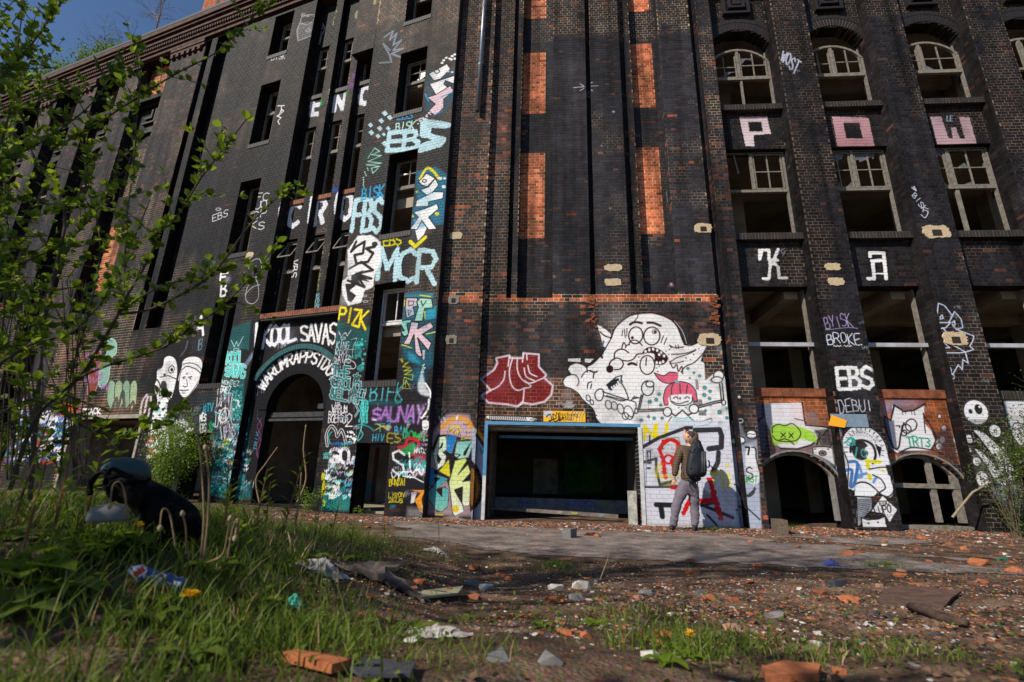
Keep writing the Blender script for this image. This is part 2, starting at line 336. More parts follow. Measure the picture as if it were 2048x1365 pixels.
# between recess and window column
Lf(0); t = T(640, 560, 5.69)
CL.poly(t(240, 300, 560, 340, 540, 570, 430, 580, 215, 470), '3a3a3c', .7, 3, rag=2)
CL.text('PIZK', t(230, 305, 555, 350, 520, 560, 210, 440), 4.2, YE, outline='6a6508', ow=.6, gap=.08, jit=.05)
CL.line(t(215, 590, 240, 650, 290, 600, 310, 640, 355, 575), 1.8, WH); CL.ell(*t(265, 665)[0], 5, 2.2, WH, 1, line=1.3)
for k, (s, y0, y1) in enumerate((('KING', 695, 780), ('KOOL', 790, 850), ('SAVAS', 850, 940))): CL.text(s, t(195 - k * 18, y0, 335 + k * 12, y0 + 15, 330 + k * 12, y1 + 10, 180 - k * 10, y1), 1.5, 'd9dbe6', jit=.12, seed=k + 3)
CL.line(t(360, 680, 420, 670, 380, 760, 370, 880), 1.3, WH, .9, sm=True); CL.line(t(310, 795, 420, 795), 1, WH); CL.ell(*t(340, 960)[0], 13, 8, WH, 1, line=1.3, rot=.5)
for (x, y, r) in ((475, 735, 22), (480, 680, 12), (495, 790, 10), (510, 845, 18), (485, 910, 14), (490, 955, 18), (485, 995, 16), (515, 700, 8), (440, 745, 12)): CL.ell(*t(x, y)[0], r / 5.7, r / 5.7, TL)
CL.poly(t(400, 730, 440, 740, 480, 800, 470, 860, 480, 900, 440, 880, 400, 900), '2b9f9c', .8, 1, sm=True); CL.poly(t(420, 1000, 470, 960, 500, 1020, 450, 1045), '2b9f9c', .8, 1, sm=True)
CL.text('The', t(150, 965, 345, 1000, 340, 1120, 140, 1095), 4.4, '1d6d70', outline=WH, ow=1.0, gap=.12); CL.text('*', t(375, 1040, 480, 1070, 465, 1150, 360, 1150), 2.4, '1d6d70', outline=WH, ow=.8)
CL.text('GROUCH', t(135, 1095, 525, 1180, 510, 1300, 130, 1200), 4, '1d6d70', outline=WH, ow=1.0, gap=.1)
CL.text('&ELIGH', t(120, 1230, 500, 1300, 490, 1420, 115, 1340), 4, '1d6d70', outline=WH, ow=1.0, gap=.1)
t = T(640, 800, 5.458)
for k, (s, x0, x1, y0, y1) in enumerate((('ITS', 160, 220, 25, 70), ('WARUM', 130, 300, 60, 135), ('RAPPST', 95, 300, 130, 190), ('DUCTOUR', 90, 310, 190, 245))): CL.text(s, t(x0, y0, x1, y0 + 8, x1, y1 + 8, x0, y1), 1.7, WH, jit=.12, seed=k + 40, gap=.15)
CL.text('2', t(290, 150, 360, 150, 360, 290, 270, 290), 2.4, WH); CL.line(t(370, 0, 420, 120, 385, 180), 4, WH); CL.line(t(370, 0, 420, 120, 385, 180), 2.2, '1d6d70')
CL.text('SHAZER', [t(450, 5)[0], t(530, 20)[0], t(520, 260)[0], t(420, 230)[0]], 1.8, TL, jit=.1); CL.line(t(430, 60, 480, 200, 410, 440, 470, 380, 440, 330), 1.8, TL, 1, sm=True); CL.line(t(380, 290, 450, 270, 540, 300, 590, 340), 2.5, '1f9c98', .9, sm=True)
for k in range(24): CL.ell(*t(random.uniform(300, 400), random.uniform(340, 470))[0], *(2 * [random.uniform(.8, 3.2)]), WH, .95)
CL.line(t(80, 500, 70, 380, 120, 290, 170, 330, 190, 400, 230, 330, 260, 380, 280, 460), 6, WH, 1, sm=True); CL.line(t(80, 500, 70, 380, 120, 290, 170, 330, 190, 400, 230, 330, 260, 380, 280, 460), 3, '26262e', 1, sm=True)
CL.line(t(110, 480, 95, 400, 130, 350), 2.5, '27b3b0', 1, sm=True)
for k in range(10): CL.tagline(*t(random.uniform(95, 300), random.uniform(440, 520))[0], 14, 6, random.choice(['9fd03a', '2c5fb5', TL]), 1.8, 60 + k, n=3)
CL.text('SO', t(110, 525, 330, 540, 320, 700, 110, 680), 6.5, 'eceaf4', gap=.15, jit=.05, sm=True)
for k in range(120):
    x, y = random.uniform(40, 375), random.uniform(560, 1050)
    if 110 < x < 320 and 540 < y < 700 and k % 3: continue
    CL.tagline(*t(x, y)[0], random.uniform(4, 14), random.uniform(5, 13), random.choice([WH, WH, WH, 'd8e4ea', TL, 'a89c5c', '3d3d9a', '1a1a20', '1a1a20', '1a1a20']), random.uniform(1.1, 2.6), 100 + k, n=random.choice([2, 3, 4]))
CL.line(t(390, 560, 400, 610, 365, 660, 385, 790, 370, 900), 1.3, TL)
for k in range(12): CL.tagline(*t(random.uniform(10, 35), random.uniform(700, 1100))[0], 5, 14, 'd9cf20', 1.6, 300 + k, n=2)
# purple and below the window column
t2 = T(480, 440, 2.967)
CL.text('BIFK', t2(775, 975, 985, 970, 965, 1080, 765, 1070), 3.4, '4ab3bd', .9, jit=.05, rag=2); CL.poly(t2(765, 1060, 960, 1075, 950, 1110, 760, 1100), '1b6a70', .5, 6)
for wd, c, al in ((7, '7a4b96', .55), (3.6, 'b583cc', .9)): CL.text('SAUNAY', t(575, 95, 1160, 55, 1120, 255, 570, 215), wd, c, al, gap=.14, jit=.04, soft=2.5)
CL.line(t(570, 218, 612, 222), 2, WH)
CL.text('T', t(585, 265, 720, 262, 715, 350, 600, 350), 2, '2aa5b0'); CL.line(t(605, 330, 690, 285, 780, 300, 700, 300, 620, 262, 750, 330), 1.6, 'd9d028'); CL.text('2', t(725, 230, 785, 232, 780, 280, 720, 280), 1.8, '2aa5b0'); CL.spray(*t(745, 310)[0], 7, 'dfe2e6', .7)
CL.text('BAM', t(810, 285, 965, 300, 940, 395, 815, 365), 2, '35aee0', jit=.1); CL.text('DOMM', t(910, 310, 1150, 390, 1140, 460, 905, 400), 3, '25b052', jit=.12, sm=True); CL.text('HIV', t(575, 370, 710, 370, 700, 445, 570, 445), 2.2, '2aa5c0', jit=.08)
CL.text('ES', t(735, 360, 900, 370, 880, 465, 730, 460), 3, '9c9220', jit=.1, sm=True)
CL.line(t(860, 520, 930, 500, 960, 430, 1040, 430, 1080, 480, 1040, 560, 1010, 600), 6, 'c8232c', 1, sm=True); CL.poly(t(870, 560, 940, 500, 1000, 460, 1050, 500, 1010, 590, 900, 600), '2c9a52', .9, 2, sm=True); CL.line(t(870, 545, 1000, 470, 1060, 440), 2.6, 'c8232c', 1, sm=True)
CL.text('MNTK', t(1030, 530, 1160, 535, 1155, 585, 1025, 580), 1.6, WH, jit=.15)
CL.poly(t(1030, 590, 1150, 600, 1150, 830, 1010, 830), 'cf9aa6', .55, 5); CL.line(t(1030, 640, 1090, 600, 1150, 650, 1080, 700, 1030, 690), 3, 'b22430', .9, sm=True)
for k in range(20): CL.tagline(*t(random.uniform(820, 1140), random.uniform(600, 800))[0], 20, 12, random.choice(['2aa5a0', 'a9c9dc', 'e8f0f4', '2aa5a0']), 2.0, 400 + k, n=3)
CL.text('S', t(785, 545, 925, 560, 920, 830, 790, 800), 4.4, WH, gap=.05); CL.line(t(975, 580, 985, 780, 930, 790), 3.6, WH); CL.line(t(930, 800, 980, 760, 1010, 800, 1060, 760, 1110, 820, 1130, 760), 3.4, 'e6e8f4', 1, sm=True); CL.line(t(780, 790, 800, 850, 870, 780, 850, 880), 2.4, WH, 1, sm=True); CL.line(t(910, 835, 1030, 850, 1130, 900), 2.2, WH)
CL.text('BONZAI', t(755, 860, 940, 870, 935, 940, 755, 930), 2.1, 'e4d31a', jit=.15, gap=.15); CL.text('LYRON', t(750, 1000, 925, 1020, 915, 1065, 745, 1060), 1.7, 'cfc01a', jit=.15); CL.text('2EUS', t(750, 1070, 910, 1075, 905, 1120, 745, 1110), 1.6, 'cfc01a', jit=.2)
CL.poly(t(990, 985, 1150, 985, 1110, 1080, 1125, 1220, 1060, 1130, 1040, 1090, 1100, 1020), 'e69021', 1, 1); CL.poly(t(1000, 1010, 1060, 1000, 1030, 1120, 990, 1130), 'dedada', .9, 2); CL.line(t(1040, 1090, 1090, 1200, 1120, 1230), 2.6, 'e8961f')
CL.poly(t(960, 1180, 1110, 1190, 1120, 1290, 950, 1270), '9a9496', .5, 8)
CL.line(t(1190, 0, 1180, 90, 1150, 150, 1110, 200), 4.5, WH, 1, sm=True); CL.poly(t(1120, 230, 1185, 235, 1180, 320, 1125, 325), WH, .95, 2, sm=True); CL.line(t(1135, 300, 1160, 310, 1175, 290), 1, BK, 1); CL.line(t(1090, 190, 1180, 180, 1140, 260), 1.6, 'd8d8dc', .9)
for k in range(14): CL.tagline(*t(random.uniform(1080, 1160), random.uniform(300, 480))[0], 10, 7, random.choice(['a06a62', '8c8c92', 'c9c9cf']), 1.3, 500 + k, n=2)
# big letters right of the window column
t = T(640, 560, 5.69)
CL.poly(t(1000, 150, 1130, 120, 1290, 180, 1330, 300, 1310, 480, 1280, 760, 1290, 960, 1240, 1010, 1180, 980, 1120, 960, 960, 900, 930, 760, 930, 420), '1c6d84', .55, 9); CL.poly(t(1000, 820, 1100, 860, 1140, 960, 1010, 920), '2aa3c4', .7, 6); CL.poly(t(1190, 360, 1320, 300, 1320, 430, 1200, 460), '2aa3c4', .8, 3); CL.poly(t(960, 170, 1290, 150, 1290, 200, 960, 210), '2a93b4', .6, 5)
for pts, c in ((t(980, 205, 1110, 205, 1110, 300, 1060, 310, 1080, 400, 985, 440, 970, 330), PK), (t(1140, 205, 1270, 215, 1290, 320, 1190, 330, 1170, 470, 1070, 475, 1120, 310, 1100, 250), 'a9d8c4'), (t(920, 470, 1040, 450, 1040, 490, 990, 500, 1010, 620, 960, 650, 915, 590, 960, 580, 925, 520), '8fcfba'),
               (t(1040, 475, 1125, 490, 1110, 560, 1260, 480, 1295, 540, 1165, 620, 1270, 720, 1235, 810, 1110, 660, 1160, 850, 1190, 860, 1130, 880, 1085, 830, 1070, 620, 1020, 740, 945, 735, 1000, 640), PK)):
    CL.poly(pts, c); CL.line(pts + [pts[0]], 2.0, BK)
CL.line(t(1000, 240, 1070, 245, 1060, 285, 1010, 300, 1010, 240), 1.4, BK); CL.line(t(1000, 350, 1040, 355, 1010, 405, 1000, 350), 1.4, BK); CL.line(t(1150, 240, 1170, 300, 1210, 240), 1.6, BK)
CL.line(t(1190, 360, 1195, 440), 2, YE); CL.line(t(1140, 175, 1260, 195), 2.4, 'd6d040'); CL.line(t(1210, 620, 1310, 595), 2.2, 'd6d040'); CL.line(t(935, 740, 1040, 775), 2.2, 'd6d040'); CL.line(t(965, 230, 960, 300), 2.2, 'd6d040')
CL.poly(t(1165, 800, 1195, 800, 1190, 910, 1172, 910), PK, .9)
CL.line(t(960, 960, 1010, 940, 940, 990, 1030, 1000, 950, 1040, 1050, 1030, 960, 1080, 1060, 1080, 1050, 1140, 960, 1110, 940, 1240, 1030, 1240, 980, 1140, 970, 1230), 1.4, 'ccc417', 1); CL.line(t(910, 900, 940, 940), 1.2, 'ccc417'); CL.line(t(930, 890, 945, 935), 1.2, 'ccc417')
CL.line(t(1160, 980, 1190, 960, 1170, 1000, 1200, 1000, 1145, 1050, 1180, 1055, 1165, 1010), 1.3, 'e8f0f4'); CL.poly(t(1150, 1060, 1170, 1070, 1200, 1200, 1250, 1290, 1240, 1330, 1140, 1300, 1110, 1220), 'dcdce2', .85, 4, sm=True); CL.line(t(1200, 1180, 1250, 1260, 1260, 1340), 3.5, WH, 1, sm=True)
CL.line(t(880, 1290, 960, 1220), .5, WH)
# upper tower
t = t2
CL.text('EBS', t(850, 95, 965, 90, 955, 150, 850, 155), 3, 'cfc814', gap=.12)
CL.text('MCR', t(830, 170, 1175, 185, 1160, 380, 810, 350), 9.5, LB, gap=.10, rag=4, soft=.8)
CL.poly(t(1000, 0, 1140, 0, 1110, 110, 1070, 130, 1040, 180, 1010, 110), '4a4a50', .6, 3); CL.poly(t(1030, 0, 1130, 0, 1090, 90, 1055, 125, 1040, 60), WH, 1); CL.line(t(1010, 130, 1040, 160, 1100, 105), 7, 'e6dc20')
# white outlined piece
CL.poly(t(700, 95, 780, 90, 835, 130, 835, 250, 800, 330, 790, 400, 740, 420, 720, 490, 640, 510, 610, 450, 600, 370, 640, 340, 640, 180), WH, .95, 3, sm=False, rag=3)
CL.line(t(690, 130, 660, 190, 690, 160, 740, 130, 730, 200, 680, 210, 690, 260, 760, 250, 790, 200, 750, 170, 800, 160), 5, BK, .95); CL.line(t(650, 290, 720, 250, 790, 300, 690, 320, 780, 350, 700, 340, 740, 400, 640, 360), 4.5, BK, .95)
CL.poly(t(625, 380, 700, 380, 650, 420, 690, 450, 660, 490, 640, 480), BK, .95, 1); CL.poly(t(660, 330, 730, 300, 720, 330, 770, 370, 700, 355, 720, 390, 660, 380), BK, .9, 1)
CL.ell(*t(800, 145)[0], 6, 5, BK, .9); CL.line(t(655, 170, 640, 200), 1.5, WH)
CL.ell(*t(742, 452)[0], 4, 2, 'd9d9df', .9, line=1); CL.ell(*t(745, 485)[0], 5, 2, 'd9d9df', .9, line=1)
t = T(500, 0, 2.967)
CL.text('FBS', t(625, 1190, 795, 1175, 780, 1380, 600, 1370), 8.5, LB, gap=.12, rag=4)
CL.text('BISK', t(665, 1120, 800, 1100, 795, 1170, 660, 1185), 3, '2a9fd6', jit=.05)
CL.poly(t(985, 1020, 1100, 990, 1170, 1040, 1150, 1330, 960, 1365, 960, 1250, 990, 1200), '2a8fb8', .5, 7); CL.line(t(1010, 1060, 1050, 1000, 1090, 1020, 1120, 1060), 5, 'ecd81c', 1, sm=True)
for pts in (t(1000, 1080, 1050, 1030, 1100, 1060, 1050, 1110, 1020, 1100), t(1010, 1130, 1060, 1110, 1100, 1060, 1120, 1100, 1060, 1170), t(990, 1190, 1090, 1140, 1150, 1140, 1145, 1180, 1060, 1200, 1060, 1225, 980, 1230), t(970, 1260, 1040, 1240, 1110, 1210, 1120, 1240, 1060, 1290, 1110, 1360, 1060, 1365, 1020, 1310, 990, 1365, 950, 1360, 1000, 1290)): CL.poly(pts, WH); CL.line(pts + [pts[0]], 1.6, BK)
for (x, y, r) in ((1130, 1060, 12), (1155, 1060, 9), (1150, 1110, 12), (990, 1140, 8), (1110, 1270, 14), (965, 1285, 10)): CL.ell(*t(x, y)[0], r / 3, r / 4, WH if r in (12, 9) else 'dcd01c')
CL.ell(*t(1035, 1075)[0], 4, 3, BK, 1, line=1.5)
# upper drip-eye piece
CL.poly(t(1055, 420, 1215, 400, 1225, 560, 1150, 690, 1040, 650, 1040, 520), '23607a', .45, 7)
for pts, c in ((t(1060, 440, 1170, 380, 1190, 410, 1130, 470, 1090, 480), WH), (t(1065, 500, 1215, 450, 1210, 500, 1160, 480, 1150, 500, 1200, 540, 1130, 580, 1100, 560), WH), (t(1050, 580, 1110, 560, 1190, 510, 1210, 540, 1150, 590, 1150, 640, 1100, 690, 1060, 660, 1100, 620), PK)): CL.poly(pts, c); CL.line(pts + [pts[0]], 1.6, BK)
CL.ell(*t(1110, 425)[0], 5, 4, BK, 1, line=1.6)
for (x, y) in ((1150, 360), (1165, 345), (1185, 350), (1200, 335), (1215, 350), (1140, 375), (1195, 355), (1215, 325), (1175, 425), (1200, 430)): CL.ell(*t(x, y)[0], 3, 2.2, WH if y < 400 else PK)
for k in range(26): CL.ell(*t(990 + k * 4 + random.uniform(-8, 8), 725 - k * 2.6 + random.uniform(-12, 12))[0], 1.8, 1.5, 'd8d0d8', .9)
CL.line(t(1130, 580, 1200, 550), 2, '2a9fd6'); CL.line(t(1090, 690, 1140, 660), 3, '2a6fa6'); CL.line(t(1040, 560, 1060, 600), 2.4, '2a9fd6')
CL.text('EBS', t(875, 675, 975, 660, 965, 705, 870, 712), 2.2, '2a93d0'); CL.text('BISK', t(865, 735, 990, 715, 975, 770, 862, 778), 2.2, 'b9e0d4')
for (x, y, s) in ((800, 675, 22), (830, 700, 20), (780, 720, 20), (715, 745, 18), (770, 765, 20), (820, 765, 18), (720, 790, 20), (760, 810, 18), (795, 800, 14), (800, 855, 22)):
    CL.poly([(500 + (x + s * a) / 2.967, (y + s * b) / 2.967) for a, b in ((-.9, -.2), (.1, -.9), (.9, .1), (0, .8))], LB, .95, .9, rag=1)
CL.text('EB', t(825, 790, 1010, 775, 1000, 885, 810, 895), 9, LB, gap=.08, rag=3)
CL.line(t(1180, 745, 1040, 720, 1020, 800, 1150, 830, 1130, 860, 1010, 895), 10, LB, 1, .9, rag=4)
CL.poly(t(1010, 720, 1180, 740, 1165, 765, 1080, 760, 1070, 790, 1165, 830, 1130, 865, 1005, 905, 1000, 860, 1080, 830, 1010, 800), LB, 1, 1, rag=3)
CL.poly(t(690, 880, 770, 870, 790, 960, 760, 1030, 700, 1020, 680, 940), '1f5a56', .4, 6); CL.line(t(700, 940, 740, 880, 770, 900, 720, 920, 780, 925, 700, 960, 780, 970, 690, 980, 770, 990, 720, 1000, 730, 1030, 760, 1000), 1.5, 'bfe0d2')
for k in range(11): CL.ell(*t(695 - k * 3 + random.uniform(-12, 12), 1000 + k * 11)[0], 1.5, 1.3, 'bfe0d2')
CL.line(t(800, 220, 850, 185, 830, 240, 870, 200, 850, 270, 900, 240, 850, 300, 910, 290, 840, 320, 890, 340), 3, '9aa2b4', .8, soft=2); CL.line(t(770, 375, 840, 370, 830, 330, 790, 260, 830, 300), 2.4, '9aa2b4', .8, soft=2)
CL.poly(t(280, 240, 275, 190, 290, 140, 340, 130, 390, 130, 370, 200, 340, 220), WH, .12); CL.line(t(285, 240, 280, 180, 300, 130, 310, 90, 350, 100, 340, 90, 390, 90, 405, 120, 380, 160, 370, 210, 285, 245), 1.6, 'a9a9b2'); CL.line(t(300, 140, 340, 150, 370, 130), 1.4, 'a9a9b2'); CL.line(t(330, 185, 350, 165, 360, 185, 335, 190), 1.3, 'a9a9b2'); CL.ell(*t(318, 90)[0], 4, 3, 'a9a9b2', 1, line=1.2); CL.line(t(380, 100, 400, 105, 375, 120, 400, 118), 1.2, 'a9a9b2')
CL.text('BISK', t(130, 320, 215, 315, 210, 350, 125, 360), 1.4, 'c9c9d0'); CL.line(t(165, 630, 205, 628), 1.5, WH); CL.line(t(188, 628, 185, 665), 1.4, WH); CL.line(t(170, 690, 188, 650, 200, 660, 180, 680, 160, 690, 185, 700, 165, 720, 175, 740), 1.4, WH)
CL.text('FUCK', [t(100, 1150)[0], t(100, 1365)[0], t(0, 1340)[0], t(25, 1170)[0]], 1.5, 'e8e8ee') if 0 else [CL.text(c, t(x, y, x + 45, y - 4, x + 40, y + 42, x - 5, y + 46), 1.5, 'dcdce2') for c, x, y in (('F', 35, 1150), ('U', 25, 1198), ('C', 12, 1258), ('K', 2, 1315), ('C', 75, 1148), ('O', 62, 1192), ('P', 62, 1245), ('S', 48, 1320))]
t = T(0, 440, 2.967)
CL.ell(1 / 1 * 437, 419, 5, 2.5, 'd9d9de', 1, line=1); CL.text('EBS', [(424, 432), (458, 418), (456, 433), (424, 444)], 1.3, 'd9d9de')
CL.text('F', [(442, 548), (456, 546), (452, 562), (440, 563)], 3.5, WH, gap=.02); CL.text('B', [(443, 566), (455, 565), (452, 592), (441, 594)], 3.6, WH, gap=.02)
CL.text('HA', [(372, 636), (413, 632), (408, 670), (368, 674)], 4.6, WH, gap=.14); CL.line([(376, 683), (371, 700), (362, 712)], 3, WH); CL.text('TUB', [(382, 686), (408, 676), (404, 700), (380, 704)], 1.3, '7aa6b0', .8)
for pts in ([(497, 538), (505, 522), (520, 520), (522, 545), (508, 560), (495, 575), (492, 600), (505, 608), (517, 595), (515, 565), (505, 552), (512, 532)], [(488, 545), (500, 560), (515, 552)], [(490, 590), (505, 575), (520, 570)]): CL.line(pts, 1.3, 'c2c2cc', .9, sm=True)
CL.poly([(352, 640), (395, 620), (392, 860), (345, 880), (318, 860), (330, 720)], '1d1b20', .8, 8)
# giraffe-like head and the face with a cap
CL.poly(t(935, 890, 965, 870, 975, 820, 1010, 805, 1045, 830, 1055, 900, 1040, 990, 1020, 1060, 1000, 1075, 990, 1180, 1000, 1365, 900, 1365, 905, 1160, 935, 1080, 915, 1000, 930, 950), WH, 1, 1, sm=True)
CL.line(t(935, 890, 965, 870, 975, 820, 1010, 805, 1045, 830, 1055, 900, 1040, 990, 1020, 1060), 1.8, BK, 1, sm=True); CL.ell(*t(1018, 888)[0], 5.5, 7.5, BK, 1, line=1.4, rot=.3); CL.ell(*t(1020, 890)[0], 2.6, 3.6, BK); CL.ell(*t(972, 985)[0], 6.5, 10, '26242a'); CL.line(t(950, 935, 1000, 925, 1045, 945), 1.3, BK); CL.ell(*t(978, 920)[0], 3, 2, BK); CL.line(t(945, 1045, 985, 1035, 1015, 1062), 2.2, BK); CL.line(t(945, 1060, 985, 1050, 1008, 1072), 1, BK); CL.line(t(930, 1060, 915, 1000, 930, 950, 950, 985, 945, 1040), 2, BK, 1, sm=True)
for k in range(60): CL.ell(*t(random.uniform(905, 1000), random.uniform(1085, 1360))[0], random.uniform(1, 3.4), random.uniform(1.2, 3), BK, .9)
for k in range(26): CL.tagline(*t(random.uniform(1000, 1120), random.uniform(1180, 1340))[0], 14, 9, random.choice([WH, 'dcdce0', BK]), 2.6, 700 + k, n=2)
CL.poly(t(1080, 875, 1085, 840, 1120, 815, 1170, 815, 1198, 840, 1198, 890, 1185, 960, 1150, 1010, 1110, 1055, 1080, 1050, 1062, 1010, 1065, 970, 1058, 950, 1065, 920), 'efeef2', 1, 1, sm=True)
CL.line(t(1082, 890, 1110, 870, 1160, 885, 1190, 910), 1.4, BK, 1, sm=True); CL.line(t(1085, 858, 1130, 850, 1175, 865, 1195, 890), 1.1, BK, 1, sm=True); CL.line(t(1080, 890, 1068, 930, 1062, 1010, 1080, 1050, 1110, 1052, 1145, 1010, 1185, 950), 1.2, BK, 1, sm=True)
CL.line(t(1085, 935, 1100, 932), 1.6, BK); CL.line(t(1118, 935, 1140, 930), 1.6, BK); CL.ell(*t(1092, 943)[0], 1.6, 1.4, BK); CL.ell(*t(1130, 943)[0], 1.8, 1.5, BK); CL.line(t(1105, 915, 1118, 910), 1.2, BK); CL.line(t(1108, 945, 1112, 985, 1100, 992, 1086, 985), 1.1, BK, 1, sm=True); CL.line(t(1070, 1010, 1090, 1015, 1118, 1010), 1.4, BK, 1, sm=True); CL.line(t(1080, 1028, 1100, 1030), 1, BK)
# far left lower wall
for pts, c in ((t(530, 830, 560, 780, 600, 790, 600, 900, 560, 1030, 520, 1030, 530, 900), '8c3d36'), (t(635, 790, 640, 720, 665, 705, 690, 730, 690, 790, 660, 830, 640, 960, 590, 990, 590, 900), '8fbcab')): CL.poly(pts, c, .85, 2, sm=True); CL.line(pts + [pts[0]], 1.6, 'c79ab8' if c[0] == '8' and c[1] == 'c' else 'a9d8cc', .8, sm=True)
for k in range(4): CL.poly(t(635 + k * 45, 1060, 640 + k * 45, 980, 665 + k * 45, 950, 690 + k * 42, 985, 690 + k * 40, 1080, 660 + k * 40, 1120), 'a9bf98' if k % 2 else '93b59a', .9, 1.5, sm=True); CL.line(t(635 + k * 45, 1060, 640 + k * 45, 980, 665 + k * 45, 950, 690 + k * 42, 985, 690 + k * 40, 1080), 1.8, '26352a', 1, sm=True)
CL.line(t(650, 1170, 690, 1060, 700, 1120, 730, 1020, 740, 1160), 6, '3a3a38', .85, sm=True); CL.line(t(760, 1150, 790, 1080, 800, 1180), 5, '3a3a38', .85, sm=True)
for k in range(3): CL.line(t(830 + k * 25, 1165, 845 + k * 25, 1080, 870 + k * 12, 1040), 4.5, 'dcd3da', .85, sm=True)
CL.text('CRACK', t(485, 1120, 600, 1120, 600, 1155, 485, 1150), 2.2, WH, jit=.1)
CL.poly(t(360, 1090, 460, 1080, 450, 1180, 370, 1180), 'd8621c', .9, 3, rag=3)
for k in range(200):
    x, y = random.uniform(-20, 440), random.uniform(1120, 1420); c = random.choice([WH, WH, 'd8d8e0', '2b5fb0', '1b4a90', 'b23a2a', '2c9a8a', '3a2a28', '2b5fb0', 'e8e0e0']); CL.tagline(*t(x, y)[0], random.uniform(8, 26), random.uniform(5, 14), c, random.uniform(1.5, 4), 800 + k, n=3)
for k in range(16): CL.tagline(*t(random.uniform(70, 150), random.uniform(840, 1060))[0], 16, 14, 'c9c9d0', 1.8, 1100 + k, n=3)
for k in range(10): CL.tagline(*t(random.uniform(500, 600), random.uniform(780, 1000))[0], 16, 12, '9a6aa8', 1.8, 1200 + k, n=3)
for k in range(26): CL.tagline(*t(random.uniform(860, 900), random.uniform(1180, 1400))[0], 8, 8, random.choice([WH, '3a3a3e', 'b84a3a']), 1.6, 1250 + k, n=2)
# letters on the sunk panels between the slots
Lf(-.34); t = T(500, 0, 2.967)
for s, q in (('E', (370, 575, 440, 565, 425, 675, 360, 682)), ('N', (505, 560, 575, 550, 555, 645, 495, 660)), ('C', (655, 520, 725, 512, 712, 612, 642, 625)), ('C', (240, 1215, 305, 1208, 285, 1340, 218, 1350)), ('R', (395, 1190, 460, 1182, 435, 1320, 378, 1335)), ('O', (540, 1158, 615, 1150, 600, 1300, 528, 1310))): CL.text(s, t(*q), 8.6, 'e4e6f0', gap=.16, rag=4)
for s, q in (('P', (505, 100, 540, 92, 525, 140, 495, 145)), ('O', (630, 65, 680, 58, 670, 105, 622, 112)), ('I', (760, 45, 805, 40, 800, 80, 755, 85))): CL.text(s, t(*q), 4.4, 'a3ad7c', .8, gap=.12)
Lf(-.14)
for x, y, c in ((620, 440, '7d4a9a'), (600, 500, '8a4aa0'), (520, 440, '5a2058'), (500, 1120, '2a55b0'), (555, 540, '1f9a55'), (410, 600, '1f9a55'), (690, 505, '1f7a45'), (385, 450, '6a6a74'), (540, 370, '4a1a34'), (635, 370, '5a2a4a')): CL.tagline(*t(x - 12, y - 14)[0], 12, 16, c, 1.5, int(x + y), n=4)
t = t2
CL.text('VBS', [t(345, 235)[0], t(335, 345)[0], t(300, 345)[0], t(310, 235)[0]], 1.6, WH); CL.text('ONE', [t(478, 310)[0], t(462, 425)[0], t(440, 425)[0], t(455, 310)[0]], 1.4, '8a9a58')
for k, s in enumerate(('EBS', 'MCR', 'BYSK')): CL.text(s, t(435, 440 + k * 32, 475, 438 + k * 32, 470, 465 + k * 32, 430, 467 + k * 32), 1.1, '8fc9cf')
CL.line(t(340, 390, 350, 440, 330, 440, 340, 480, 315, 490, 325, 555), 1.3, '3f5580'); CL.line(t(180, 420, 190, 450, 170, 470, 190, 500, 160, 530), 1.3, '44506a')
Lf(0)
for k in range(150):       # tags over tags on the lower tower
    x, y = random.choice([(random.uniform(648, 712), random.uniform(660, 1000)), (random.uniform(425, 480), random.uniform(760, 985)), (random.uniform(780, 850), random.uniform(760, 1010)), (random.uniform(300, 420), random.uniform(800, 900))])
    CL.tagline(x, y, random.uniform(6, 16), random.uniform(6, 16), random.choice(['c9d0d8', TL, '2a8f94', BK, BK, 'd8d8e0', '7a5a9a']), random.uniform(.8, 1.5), 2000 + k, random.uniform(.4, .85), n=random.choice([3, 4, 5]))
for k in range(60): x, y = random.uniform(430, 850), random.uniform(650, 980); CL.line([(x, y), (x - .5, y + random.uniform(8, 30))], .7, random.choice([WH, TL, 'c9d0d8']), .6)
for x, y, r, c in ((700, 540, 26, 'e8e8ee'), (690, 600, 16, 'e8e8ee'), (820, 630, 30, '2a93b4'), (835, 750, 22, '2aa3c4'), (850, 400, 26, '2a8fb8'), (830, 445, 16, '2a6fa6'), (700, 700, 18, '2f8f8c'), (470, 700, 20, '2f8f8c'), (560, 670, 30, 'c9d0ea'), (770, 840, 26, '6a4a86'), (840, 820, 14, 'e0e0e6'), (455, 560, 8, 'e0e0e6')): CL.spray(x, y, r, c, .28)
